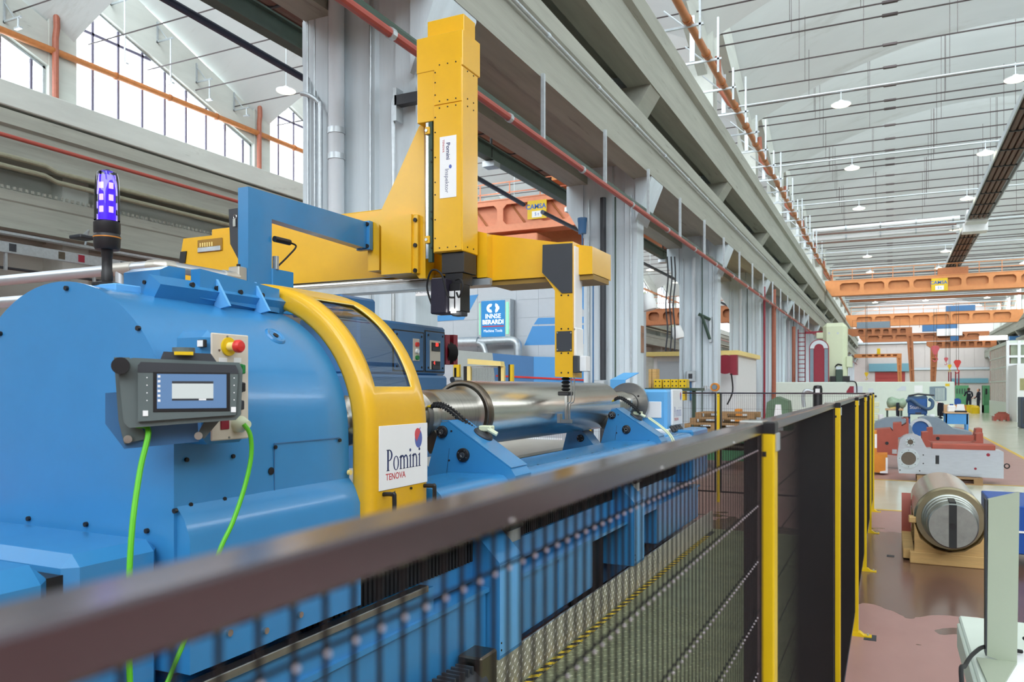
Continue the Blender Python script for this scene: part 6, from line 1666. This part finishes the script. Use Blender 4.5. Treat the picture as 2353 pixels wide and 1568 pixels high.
ig = thing('illuminated_sign', 'lit blue maker sign with green side strips on the white enclosure', 'sign', (-11.1, yE, 3.3))
a, b_ = e(1117, 693), e(1172, 777)
MB().box(a[0], e(1184, 777)[0], yE - .35, yE - .02, b_[1], a[1], .01).build('sign_case', GALV, ig)
MB().box(a[0] + .02, b_[0], yE - .365, yE - .35, b_[1] + .03, a[1] - .03).build('sign_face', SIGNB, ig); sfc = ig.children[-1]
cx_ = (a[0] + .02 + b_[0]) / 2; W_ = b_[0] - a[0] - .02; yf = yE - .366
fr_ = lambda z, x=None: frame((cx_ if x is None else x, yf, z), (1, 0, 0), (0, 0, 1))
text('lettering', 'INNSE', SIGNW, sfc, .20, fr_(a[1] - .52), .002, bold=.003)
text('lettering', 'BERARDI', SIGNW, sfc, .19, fr_(a[1] - .70), .002, bold=.005)
MB().box(a[0] + .06, b_[0] - .03, yf - .004, yf, a[1] - .845, a[1] - .815).build('red_line', SIGNR, sfc)
text('lettering', 'Machine Tools', SIGNW, sfc, .12, fr_(a[1] - .97), .002, sx=.92)
def ring(cx, cz, r0, r1, a0, a1, n=14):
    o_ = [(cx + r1 * math.cos(math.radians(a0 + (a1 - a0) * i / n)), cz + r1 * math.sin(math.radians(a0 + (a1 - a0) * i / n))) for i in range(n + 1)]
    i_ = [(cx + r0 * math.cos(math.radians(a1 - (a1 - a0) * i / n)), cz + r0 * math.sin(math.radians(a1 - (a1 - a0) * i / n))) for i in range(n + 1)]
    return o_ + i_
MB().prism(ring(cx_ - .085, a[1] - .265, .045, .135, 65, 295), 'y', yf - .004, yf).build('logo_arc', SIGNW, sfc)
MB().prism(ring(cx_ + .20, a[1] - .18, .03, .12, 150, 280), 'y', yf - .004, yf).build('logo_arc', SIGNW, sfc)
MB().prism(ring(cx_ + .20, a[1] - .35, .03, .12, 80, 210), 'y', yf - .004, yf).build('logo_arc', SIGNW, sfc)
for px in (1115.5, 1176): p = e(px, 700); MB().box(p[0] - .02, p[0] + (.06 if px > 1150 else .0), yE - .372, yE - .34, b_[1] + .1, a[1] - .1).build('light_strip', LEDG, ig)
# air duct
du = thing('air_duct', 'shiny round ventilation duct with two bends below the lit sign', 'duct', (-11, yE - .5, 3))
zc = e(1100, 789)[1]
MB().tube([(e(1000, 789)[0], yE - .45, zc), (e(1115, 789)[0], yE - .45, zc)], .17, 14).build('duct_section', GALV, du)
MB().tube(smooth_path([(e(1113, 789)[0], yE - .45, zc), (e(1180, 785)[0], yE - .45, zc + .03), (e(1196, 785)[0], yE - .45, zc), (e(1204, 795)[0], yE - .45, zc - .15), (e(1204, 830)[0], yE - .45, zc - .75)], 5), .13, 14).build('duct_section', GALV, du)
MB().tube(smooth_path([(e(1112, 790)[0], yE - .5, zc - .02), (e(1128, 795)[0], yE - .55, zc - .1), (e(1138, 808)[0], yE - .6, zc - .4)], 5), .10, 12).build('duct_branch', GALV, du)
# machine hood below
mh = thing('lower_guard', 'grey and blue sloping machine guard in front of the white enclosure', 'machine guard', (-10.5, 20.6, 0))
yG = 20.3
def g(px, py): p = AT(px, py, Y=yG); return (p.x, p.z)
MB().prism([g(1040, 804), g(1132, 812), g(1140, 900), g(1040, 900)], 'y', yG, yG + .8).build('grey_panel', mat('warm_grey_panel', (172, 182, 178), .5, var=.03), mh)
MB().prism([g(1132, 812), g(1226, 820), g(1226, 900), g(1140, 900)], 'y', yG - .01, yG + .8).build('blue_panel', mat('steel_blue_panel', (72, 124, 176), .5, var=.03), mh)
MB().prism([g(1226, 820), g(1345, 822), g(1345, 900), g(1226, 900)], 'y', yG, yG + .8).build('blue_panel', LBLUE, mh)
MB().prism([g(1140, 862), g(1345, 872), g(1345, 876), g(1140, 866)], 'y', yG - .03, yG - .01).build('red_stripe', REDB, mh)
# light curtain gate with yellow posts
lg = thing('light_curtain_gate', 'yellow light curtain gate with pale top beam behind the roll', 'safety gate', (-8.4, 16, 0))
yL = 16.0
def l(px, py): p = AT(px, py, Y=yL); return (p.x, p.z)
for px0, px1, m_ in ((1042, 1055, YELF), (1065, 1070, BLACK), (1073, 1081, CREAMY), (1144, 1148, BLACK), (1151, 1158, CREAMY), (1168, 1171, BLACK), (1172, 1178, YELF)):
    MB().box(l(px0, 850)[0], l(px1, 850)[0], yL, yL + .08, 0, l(px0, 838 if px0 < 1060 or px0 > 1160 else 842)[1]).build('gate_post', m_, lg)
MB().prism([l(1079, 825), l(1154, 831), l(1156, 842), l(1079, 837)], 'y', yL - .1, yL + .1).build('top_beam', CREAMY, lg)
MB().box(l(1081, 845)[0], l(1151, 845)[0], yL + .03, yL + .05, l(1081, 846)[1], l(1081, 842)[1]).build('mesh_rail', GALV, lg)
gm = MB()
for k in range(26):
    x = l(1082, 850)[0] + k * .03; gm.rod((x, yL + .04, .6), (x, yL + .04, l(1082, 845)[1]), .004, 4, caps=False)
gm.build('mesh_wires', DGREY, lg, kind='stuff')
# white cases on the floor under the roll
for k, (px0, px1, py0, py1, y) in enumerate(((1160, 1215, 1012, 1034, 15.2), (1195, 1262, 1010, 1032, 16.4))):
    a, b_ = AT(px0, py0, Y=y), AT(px1, py1, Y=y); t = thing('white_case', ['white case on the floor seen under the roll, nearer one', 'white case on the floor seen under the roll, farther one'][k], 'case', (a.x, y, 0))
    MB().box(a.x, b_.x, y, y + .8, .05, a.z, .01).build('case_body', PLASTW, t); MB().box(a.x + .05, b_.x - .05, y + .05, y + .75, 0, .05).build('case_foot', DGREY, t)
# cabin and bench between columns
cbn = thing('site_cabin', 'white site cabin with flat overhanging roof between the columns', 'cabin', (-8, 32, 0))
yC = 31.0
def c3(px, py, Y=yC): p = AT(px, py, Y=Y); return (p.x, p.z)
MB().box(c3(1503, 900)[0], c3(1692, 900)[0], yC, yC + 5, 0, c3(1600, 818)[1]).build('cabin_wall', WHITE, cbn)
MB().box(c3(1486, 900)[0], c3(1700, 900)[0], yC - .3, yC + 5.3, c3(1600, 818)[1], c3(1600, 808)[1]).build('roof', CREAMY, cbn)
MB().box(c3(1512, 900)[0], c3(1575, 900)[0], yC - .03, yC, .5, c3(1600, 830)[1]).build('wall_panel', PGREY, cbn)
MB().box(c3(1503, 900)[0], c3(1510, 900)[0], yC - .05, yC, 0, c3(1600, 822)[1]).build('corner_post', PLASTW, cbn)
bt = thing('steel_shelf', 'green steel table carrying yellow drilled blocks by the third column', 'table', (-6, 25, 0))
yB = 24.0
def b3(px, py, Y=yB): p = AT(px, py, Y=Y); return (p.x, p.z)
zb0 = b3(1550, 892)[1]
MB().box(b3(1484, 890)[0], b3(1603, 890)[0], yB - .1, yB + 1, zb0 - .09, zb0).build('table_top', DGREEN, bt)
for px in (1490, 1590): MB().box(b3(px, 890)[0], b3(px, 890)[0] + .1, yB, yB + .1, 0, zb0 - .09).build('leg', DGREEN, bt)
for k, (p0, p1) in enumerate(((1502, 1520), (1523, 1540), (1541, 1558), (1559, 1577))):
    t = thing('drilled_block', '%s yellow drilled block from the left on the green steel table' % ORD[k], 'block', (b3(p0, 880)[0], yB, zb0), 'yellow drilled blocks')
    x0_, x1_ = b3(p0, 880)[0], b3(p1, 880)[0]; zt_ = b3(1550, 872)[1]
    MB().box(x0_, x1_, yB, yB + .4, zb0, zt_, .01).build('block_body', YELF, t)
    hb = MB()
    for fx_ in (.25, .75):
        for fz in (.25, .75): hb.rod((x0_ + (x1_ - x0_) * fx_, yB - .004, zb0 + (zt_ - zb0) * fz), (x0_ + (x1_ - x0_) * fx_, yB, zb0 + (zt_ - zb0) * fz), .025, 8)
    hb.build('block_holes', INKK, t)
for k, (p0, p1) in enumerate(((1550, 1565), (1566, 1574))):
    t = tag(MB().box(b3(p0, 880)[0], b3(p1, 880)[0], yB - .05, yB + .3, zb0 - .38, zb0 - .1, .01).build('drilled_block', YELF), ['wide yellow block stored under the green steel table', 'narrow yellow block stored under the green steel table'][k], 'block')
for k, (p0, p1) in enumerate(((1484, 1491), (1492, 1502))):
    t = tag(MB().box(b3(p0, 880)[0], b3(p1, 880)[0], yB + .3, yB + .7, zb0, b3(1490, 848)[1], .01).build('timber_block', WOOD), ['left tall ochre timber block at the column side', 'right tall ochre timber block at the column side'][k], 'block')
# pallets and green machine behind the cross fence
for k in range(4):
    y = 19.0 + .15 * k; a = AT(1545, 985, Y=y)
    p0 = pallet(-4.2 + .12 * k, -2.9 + .1 * k, 17.2, 18.2, ['lowest pallet of the leaning stack behind the cross fence', 'second pallet from below in the stack behind the cross fence', 'third pallet from below in the stack behind the cross fence', 'top pallet of the stack behind the cross fence'][k], z=.72 + .125 * k)
gm_ = thing('green_rack', 'low green steel rack under the pallets behind the cross fence', 'rack', (-3.5, 17.5, 0))
MB().box(-4.5, -2.3, 17.0, 18.4, .58, .72, .01).build('rack_top', GREENP, gm_)
for x in (-4.4, -2.5):
    for yy in (17.05, 18.25): MB().box(x, x + .1, yy, yy + .1, 0, .58).build('leg', GREENP, gm_)
MB().box(-4.4, -2.4, 17.02, 17.1, .2, .42).build('front_beam', GREENP, gm_)
for k in range(3): MB().rod((-4.4, 17.3 + .3 * k, .48), (-2.4, 17.3 + .3 * k, .48), .08, 10).build('steel_bar', RIM, gm_)
gb = thing('yellow_bin', 'small yellow bin on the floor behind the cross fence', 'bin', (-2.2, 20, 0))
p0, p1 = AT(1688, 940, Y=20), AT(1700, 965, Y=20); MB().box(p0.x, p1.x, 20, 20.4, .0, p0.z, .02).build('bin_body', OCHRE, gb)
gc = thing('covered_machine', 'grey machine under a dull green cover behind the cross fence', 'machine', (-1.5, 22, 0))
MB().prism([(AT(px, py, Y=22).x, AT(px, py, Y=22).z) for px, py in ((1755, 990), (1762, 925), (1785, 912), (1810, 922), (1818, 990))], 'y', 22, 22.8).build('cover', mat('dull_green_cover', (96, 120, 96), .7, var=.15), gc)
MB().prism([(AT(px, py, Y=22).x, AT(px, py, Y=22).z) for px, py in ((1776, 990), (1783, 930), (1795, 930), (1800, 990))], 'y', 21.9, 22).build('white_panel', PLASTW, gc)

# =================================================================== FAR MACHINES
cn_ = thing('machine_guard', 'long pale green-white machine guard wall with windows across the hall', 'machine guard', (-1, 44, 0))
yN = 44.0
def n_(px, py, Y=yN): p = AT(px, py, Y=Y); return (p.x, p.z)
zt_ = n_(1980, 878)[1]
MB().box(n_(1773, 900)[0], n_(2193, 900)[0], yN, yN + 5, 0, zt_, .03).build('guard_wall', PALE, cn_)
gp2 = [n_(px, 900)[0] for px in (1773, 1880, 1990, 2030, 2080, 2104, 2135, 2183, 2193)]
for a_, b_ in zip(gp2, gp2[1:]): MB().box(a_ + .01, b_ - .01, yN - .012, yN + .02, .05, zt_ - .03).build('panel', PALE, cn_)
for pts, nm, m_ in (([(2136, 889), (2170, 888), (2175, 893), (2175, 921), (2150, 922), (2136, 908)], 'guard_window', GREYC), ([(2058, 898), (2072, 888), (2082, 888), (2082, 898)], 'guard_window', MATS['grey_panel'] if 'grey_panel' in MATS else PGREY), ([(1945, 900), (1953, 888), (1962, 888), (1962, 905), (1945, 905)], 'guard_window', DRED), ([(1962, 888), (1982, 888), (1982, 905), (1962, 905)], 'guard_window', PGREY), ([(1995, 893), (2007, 893), (2007, 915), (1995, 915)], 'guard_window', PGREY), ([(2101, 886), (2120, 886), (2120, 903), (2101, 903)], 'guard_panel', PLASTW)):
    MB().prism([n_(*p) for p in pts], 'y', yN - .027, yN - .012).build(nm, m_, cn_)
MB().prism([n_(*p) for p in ((2172, 882), (2182, 882), (2182, 888), (2172, 888))], 'y', yN - .024, yN - .012).build('yellow_label', YELF, cn_)
for k in range(5): px = 2150 + k * 4.5; MB().prism([n_(*p) for p in ((px, 892), (px + 1.8, 892), (px + 1.8, 920), (px, 920))], 'y', yN - .034, yN - .027).build('window_bar', PALE, cn_)
p = n_(2159, 929)
MB().lathe((p[0], yN - .02, p[1]), (0, 1, 0), [(0, .165), (.01, .165)], 24).build('prohibition_ring', REDB, cn_)
MB().lathe((p[0], yN - .026, p[1]), (0, 1, 0), [(0, 0), (0, .125), (.006, .125)], 24).build('prohibition_disc', PAPER, cn_)
MB().prism([(p[0] - .04, p[1] - .08), (p[0] + .05, p[1] - .08), (p[0] + .06, p[1] + .03), (p[0] + .02, p[1] + .09), (p[0] - .05, p[1] + .05)], 'y', yN - .03, yN - .026).build('hand_mark', INKK, cn_)
MB().tube([(p[0] - .1, yN - .034, p[1] + .1), (p[0] + .1, yN - .034, p[1] - .1)], .014, 5).build('prohibition_bar', REDB, cn_)
MB().rod((n_(2012, 911)[0], yN - .05, n_(2012, 911)[1]), (n_(2012, 911)[0], yN, n_(2012, 911)[1]), .06, 12).build('round_handle', BLACK, cn_)
MB().tube(smooth_path([AT(1945, 877, Y=yN - .03), AT(1962, 877, Y=yN - .03), AT(1968, 884, Y=yN - .03), AT(1969, 905, Y=yN - .03)], 5), .03, 6).build('cable', BLACK, cn_)
bd_ = thing('black_drum', 'black drum with pipes standing before the pale guard wall', 'drum', (-3.0, 33, 0))
a, b_ = AT(1868, 890, Y=33), AT(1890, 920, Y=33)
MB().lathe(((a.x + b_.x) / 2, 33, 0), (0, 0, 1), [(.8, 0), (.8, (b_.x - a.x) / 2), (a.z - .05, (b_.x - a.x) / 2), (a.z + .06, (b_.x - a.x) / 2 * .8), (a.z + .08, 0)], 20).build('drum_body', BLACK, bd_)
MB().box(a.x - .2, b_.x + .1, 32.6, 33.4, 0, .85, .02).build('drum_stand', DGREY, bd_)
MB().tube(smooth_path([(a.x, 32.9, 1.6), (a.x - .25, 32.8, 1.65), (a.x - .35, 32.8, 1.4), (a.x - .3, 32.8, 1.0)], 5), .07, 8).build('elbow_pipe', GALV, bd_)
MB().box((a.x + b_.x) / 2 - .06, (a.x + b_.x) / 2 + .1, 32.66, 32.7, 1.55, 1.72).build('label', PAPER, bd_)
# tall machine column
tc = thing('machine_column', 'tall cream machine column with rounded top behind the pale guard', 'machine column', (-3, 50, 0))
yT = 50.0
def t3(px, py, Y=yT): p = AT(px, py, Y=Y); return (p.x, p.z)
MB().box(t3(1890, 800)[0], t3(1946, 800)[0], yT, yT + 1.6, 1.6, t3(1910, 742)[1], .22).build('column_body', CREAM, tc, sharp=.5)
MB().box(t3(1875, 768)[0], t3(1892, 768)[0], yT + .2, yT + .8, t3(1880, 778)[1], t3(1880, 764)[1], .03).build('side_box', CREAM, tc)
MB().box(t3(1944, 768)[0], t3(1958, 768)[0], yT + .1, yT + 1, t3(1880, 845)[1], t3(1880, 820)[1], .03).build('side_box', CREAM, tc)
for px in (1905, 1925): MB().box(t3(px, 766)[0] - .05, t3(px, 766)[0] + .05, yT - .01, yT, t3(px, 768)[1], t3(px, 764)[1]).build('lifting_plate', GALV, tc)
MB().box(t3(1921, 860)[0], t3(1937, 860)[0], yT - .4, yT, 1.0, t3(1910, 850)[1], .03).build('spindle_head', DGREEN, tc)
MB().box(t3(1922, 860)[0], t3(1936, 860)[0], yT - .42, yT - .1, t3(1910, 850)[1], t3(1910, 843)[1]).build('head_collar', GALV, tc)
MB().box(t3(1908, 860)[0], t3(1953, 860)[0], yT - .3, yT, t3(1910, 878)[1], t3(1910, 865)[1]).build('cross_slide', BLACK, tc)
MB().tube(smooth_path([AT(1935, 840, Y=yT - .3), AT(1925, 838, Y=yT - .3), AT(1919, 845, Y=yT - .3)], 4), .05, 6).build('cable', RUBBER, tc)
ap = thing('arched_door', 'arched grey and dark red machine door beside the cream column', 'machine door', (-4, 49, 0))
x0_, x1_ = t3(1862, 800)[0], t3(1907, 800)[0]; zc_ = t3(1880, 803)[1]; R_ = (x1_ - x0_) / 2; xm_ = (x0_ + x1_) / 2
MB().prism(arcpts((xm_, zc_), R_, 0, math.pi, 20) + [(x0_, 1.2), (x1_, 1.2)], 'y', yT - .8, yT - .7).build('door_edge', DRED, ap)
for sx_ in (-1, 1): MB().prism([(xm_ + sx_ * .3, 1.2), (xm_ + sx_ * (R_ - .05), 1.2), (xm_ + sx_ * (R_ - .05), zc_ - .02), (xm_ + sx_ * .3, zc_ - .02)], 'y', yT - .82, yT - .8).build('door_panel', GREYC, ap)
MB().prism(arcpts((xm_, zc_), R_ - .05, 0.03, math.pi - .03, 16), 'y', yT - .82, yT - .8).build('arch_panel', PGREY, ap)
MB().prism(arcpts((xm_, zc_ + .02), .26, 0, math.pi, 10) + [(xm_ - .26, 1.2), (xm_ + .26, 1.2)], 'y', yT - .84, yT - .82).build('centre_stripe', DRED, ap)
ld = thing('red_ladder', 'dark red caged ladder on the column line beside the arched door', 'ladder', (-5.2, 53, 0))
yd = 53.0; x0_, x1_ = AT(1834, 800, Y=yd).x, AT(1850, 800, Y=yd).x; zt2 = AT(1840, 757, Y=yd).z
for x in (x0_, x1_): MB().box(x - .03, x + .03, yd, yd + .06, 1.0, zt2).build('ladder_rail', DRED, ld)
for k in range(16): z = 1.3 + k * .28; MB().box(x0_, x1_, yd, yd + .05, z, z + .05).build('rung', DRED, ld) if z < zt2 else None
MB().box(x1_, x1_ + 1.3, yd, yd + .1, zt2 - .3, zt2 - .15).build('gangway', DRED, ld)
# partition cabins on the right
pt = thing('office_partition', 'pale office cabin with slatted glass partition on the right of the aisle', 'office cabin', (6, 46, 0))
MB().box(5.83, 9.5, 50.5, 59.5, 0, .95).build('base_panel', PALE, pt)
MB().box(5.83, 9.5, 50.5, 59.5, 4.15, 4.35).build('top_frame', PALE, pt)
MB().box(5.86, 9.5, 50.9, 59.5, .95, 4.15).build('inner_wall', mat('dim_reddish_glass', (184, 132, 116), .25, var=.15, scale=2), pt)
for k in range(18): y = 50.6 + k * .48; MB().box(5.850, 5.87, y, y + .15, .95, 4.15).build('slat', PALE, pt)
for z in (2.1, 2.9, 3.5): MB().box(5.846, 5.87, 50.5, 59.5, z, z + .07).build('cross_bar', PALE, pt)
for px in (2316, 2342): x = AT(px, 850, Y=50.4).x; MB().box(x - .07, x + .07, 50.4, 50.55, 0, 4.35).build('front_post', PLASTW, pt)
for py in (790, 819, 838): z = AT(2330, py, Y=50.4).z; MB().box(5.83, 9.5, 50.42, 50.53, z - .07, z + .05).build('front_bar', PLASTW, pt)
MB().box(5.95, 9.5, 50.52, 50.6, 2.6, 4.15).build('front_glass', mat('office_glass', (150, 160, 140), .1, var=.2, scale=1.5), pt)
of = thing('white_cabin', 'white cabin front with olive window at the right picture edge', 'cabin', (6.4, 47, 0))
x = AT(2337, 880, Y=47).x
MB().box(x, x + 3, 47, 50.2, 0, AT(2340, 838, Y=47).z).build('cabin_wall', PLASTW, of)
MB().box(x + .12, x + 2, 46.97, 47.0, AT(2340, 897, Y=47).z, AT(2340, 870, Y=47).z).build('window', mat('olive_window', (160, 156, 110), .3, var=.1), of)
dk = thing('dark_cabinet', 'dark blue-grey cabinet standing in front of the white cabin', 'cabinet', (5.9, 40, 0))
x = AT(2346, 930, Y=40).x; MB().box(x, x + 1.4, 40, 41, .02, AT(2346, 913, Y=40).z, .02).build('cabinet_body', mat('slate_cabinet', (56, 66, 84), .5, var=.05), dk); MB().box(x + .05, x + .6, 39.98, 40, .2, 1.2).build('cabinet_door', DGREY, dk)
yp = tag(MB().rod((AT(2329, 950, Y=49.6).x, 49.6, 0), (AT(2330, 950, Y=49.6).x, 49.6, 1.1), .05, 10).build('bollard', YELF), 'slim yellow post in front of the slatted office partition', 'bollard')
rs = thing('red_beam_stack', 'low red steel frames stacked on the floor before the office partition', 'steel frames', (5.45, 49, 0))
for k in range(3):
    MB().box(5.05 + .1 * k, 5.72 - .05 * k, 49.0 + .2 * k, 49.12 + .2 * k, .05 + .1 * k, .36 + .05 * k).build('frame_beam', OXIDE, rs)
for x in (5.0, 5.3, 5.6): MB().box(x, x + .12, 48.9, 49.8, .0, .22).build('cross_beam', REDP, rs)
gk_ = thing('green_tool_wall', 'green perforated tool wall with hanging tools behind the two people', 'tool wall', (5.6, 71, 0))
MB().box(AT(2195, 900, Y=71).x, AT(2226, 900, Y=71).x, 71, 71.1, 0.2, AT(2200, 886, Y=71).z).build('tool_board', GREENP, gk_)
for k in range(5): MB().box(AT(2198 + k * 6, 900, Y=71).x, AT(2200 + k * 6, 900, Y=71).x, 70.95, 71, 1.3, 1.7).build('tool', DGREY, gk_)
gl = thing('green_locker', 'open green locker with tools and red coat beside the slatted partition', 'locker', (6.6, 64, 0))
x0_, x1_ = AT(2258, 900, Y=64).x, AT(2283, 900, Y=64).x
MB().box(x0_, x1_, 64.3, 64.6, 0, AT(2260, 886, Y=64).z).build('back_panel', GREENP, gl); MB().box(x0_, x1_, 63.8, 64.4, 0, .55).build('lower_shelf', GREENP, gl); MB().box(x0_, x0_ + .06, 63.8, 64.6, 0, 1.9).build('side_panel', GREENP, gl)
MB().box(x0_ + .75, x0_ + 1.1, 64.1, 64.3, .6, 1.8, .05).build('red_coat', DRED, gl)
for k in range(2): MB().box(x0_ + .2 + .25 * k, x0_ + .3 + .25 * k, 64.22, 64.3, 1.3, 1.7).build('tool', BLACK, gl)
yb_ = thing('yellow_drum', 'rounded yellow drum on the aisle floor beside the two people', 'drum', (5.7, 62, 0))
p = AT(2241, 940, Y=62); MB().lathe((p.x, 62, 0), (0, 0, 1), [(0, 0), (0, .27), (.4, .28), (.52, .2), (.57, 0)], 18).build('drum_body', YELF, yb_)
bx_ = thing('yellow_crate', 'yellow crate left of the rounded yellow drum', 'crate', (5.2, 63, 0))
p = AT(2229, 940, Y=63); MB().box(p.x - .2, p.x + .2, 63, 63.4, 0, .55, .01).build('crate_body', YELF, bx_); MB().box(p.x - .23, p.x + .23, 62.97, 63.43, .5, .57, .01).build('crate_rim', YELF, bx_)
# blue chair-like trolley and boxes near people
bt2 = thing('blue_trolley', 'blue rounded trolley with boxes left of the two people', 'trolley', (4.6, 66, 0))
p = AT(2200, 925, Y=66); MB().lathe((p.x, 66, .75), (0, 1, 0), [(0, 0), (0, .25), (.3, .25), (.3, 0)], 14).build('drum_side', DBLUEP, bt2); MB().box(p.x - .3, p.x + .7, 66, 66.5, 0, .5).build('boxes', OCHRE, bt2)

# =================================================================== PEOPLE
def person(x, y, h, rz, label, reach):
    t = thing('person', label, 'person', (x, y, 0), rz=rz)
    s = h / 1.78
    me = bpy.data.meshes.new('body')
    V = [(0, 0, .95), (0, .01, 1.12), (0, .02, 1.32), (0, .02, 1.46), (0, .0, 1.55), (0, -.01, 1.66),
         (.20, .02, 1.43), (.27, -.02, 1.18), (.25, -.20, 1.05 + .12 * reach), (.23, -.28, 1.04 + .15 * reach),
         (-.20, .02, 1.43), (-.27, -.02, 1.18), (-.24, -.18, 1.02), (-.22, -.26, 1.0),
         (.10, 0, .90), (.11, -.02, .50), (.11, .02, .08), (.12, -.12, .03),
         (-.10, 0, .90), (-.11, -.01, .50), (-.11, .03, .08), (-.12, -.11, .03)]
    E_ = [(0, 1), (1, 2), (2, 3), (3, 4), (4, 5), (3, 6), (6, 7), (7, 8), (8, 9), (3, 10), (10, 11), (11, 12), (12, 13), (0, 14), (14, 15), (15, 16), (16, 17), (0, 18), (18, 19), (19, 20), (20, 21)]
    R_ = [.15, .15, .17, .12, .055, .08, .075, .055, .045, .04, .075, .055, .045, .04, .10, .075, .05, .045, .10, .075, .05, .045]
    me.from_pydata([(a * s, b * s, c * s) for a, b, c in V], E_, [])
    o = bpy.data.objects.new('body', me); COL.objects.link(o); o.parent = t
    me.materials.append(NAVY)
    sk = o.modifiers.new('skin', 'SKIN'); sk.use_smooth_shade = True
    for i, r in enumerate(R_): me.skin_vertices[0].data[i].radius = (r * s, r * s * (.72 if i in (1, 2, 3) else 1))
    me.skin_vertices[0].data[0].use_root = True
    sb = o.modifiers.new('sub', 'SUBSURF'); sb.levels = 2; sb.render_levels = 2
    k = dict(loc=(0, 0, 0))
    MB().lathe((0, -.02 * s, 1.53 * s), (0, -.05, 1), [(0, .05 * s), (.03, .075 * s), (.10, .09 * s), (.16, .092 * s), (.21, .075 * s), (.235, .0)], 16).build('head', SKIN, t, **k)
    MB().lathe((0, .005, 1.60 * s), (0, .15, 1), [(0, .088 * s), (.06, .098 * s), (.12, .092 * s), (.165, .05 * s), (.175, 0)], 16).build('hair', HAIR, t, **k)
    for sx_ in (-1, 1):
        MB().lathe((.235 * s * sx_, -.30 * s, (1.04 + .13 * (reach if sx_ > 0 else -.25)) * s), (0, -1, 0), [(0, .03), (.05, .042), (.11, .035), (.14, 0)], 8).build('hand', SKIN, t, **k)
        MB().box((.075 * sx_ - .045) + .03 * sx_, (.075 * sx_ + .045) + .03 * sx_, -.20, .07, 0, .07, .02).build('shoe', BLACK, t, **k)
    return t
p = AT(2226, 900, Y=68); w1 = person(p.x, 68, 1.78, math.radians(15), 'person in navy work jacket with white back print, seen from behind', 1)
text('back_print', 'SMS', PAPER, w1, .13, WM(w1) @ frame((0, .155, 1.36), (-1, 0, 0), (0, 0, 1)), .002)
w1.rotation_euler = (0, 0, math.radians(195))
p = AT(2249, 900, Y=68); person(p.x, 68.2, 1.70, math.radians(-75), 'person in dark overalls standing in profile at the tool wall', .6)

# ---- cable trays, lamps and boards low on the left wall
ct = thing('cable_tray', 'pale cable tray with small sockets running low along the left wall', 'cable tray', (-24.6, 15, 6.1))
MB().box(-24.75, -24.6, -2, 60, 5.95, 6.28).build('tray_profile', GALV, ct)
for k in range(26):
    y = 13.5 + k * 1.3 + (k % 3) * .3
    MB().box(-24.6, -24.585, y, y + .22, 6.0, 6.24).build('socket', (DRED, DGREY, RIM)[k % 3], ct)
for k in range(12): MB().box(-24.72, -24.64, 12 + 3 * k, 12.08 + 3 * k, 5.4, 6.0).build('tray_support', GALV, ct)
tag(MB().box(-25.4, -25.1, -2, 60, 6.62, 6.70).build('light_rail', GALV), 'thin galvanised rail above the cable tray on the left wall', 'rail')
tag(MB().tube([(-25.2, 12, 5.55), (-25.2, 60, 5.55)], .05, 6).build('dark_conduit', DGREY), 'dark conduit under the cable tray on the left wall', 'conduit')
bk = MB()
for k in range(120): bk.box(-25.56, -25.50, 11 + k * .2, 11.08 + k * .2, 8.16, 8.26)
rb_ = tag(bk.build('rail_clips', CONC), 'row of rail clips on top of the lower beam of the left wall', 'clips', kind='stuff')
fl = thing('flood_lamp', 'dark flood lamp on a bent bracket below the left wall beam', 'lamp', (-24.8, 20, 6.6))
p = AT(190, 545, X=-24.6)
MB().box(p.x - .3, p.x + .3, p.y - .3, p.y + .3, p.z - .08, p.z + .04, .03).build('lamp_head', DGREY, fl); MB().tube([(p.x, p.y, p.z + .04), (p.x - .4, p.y + .5, p.z + .35), (p.x - .7, p.y + .6, p.z - .1)], .04, 6).build('bracket', GALV, fl)
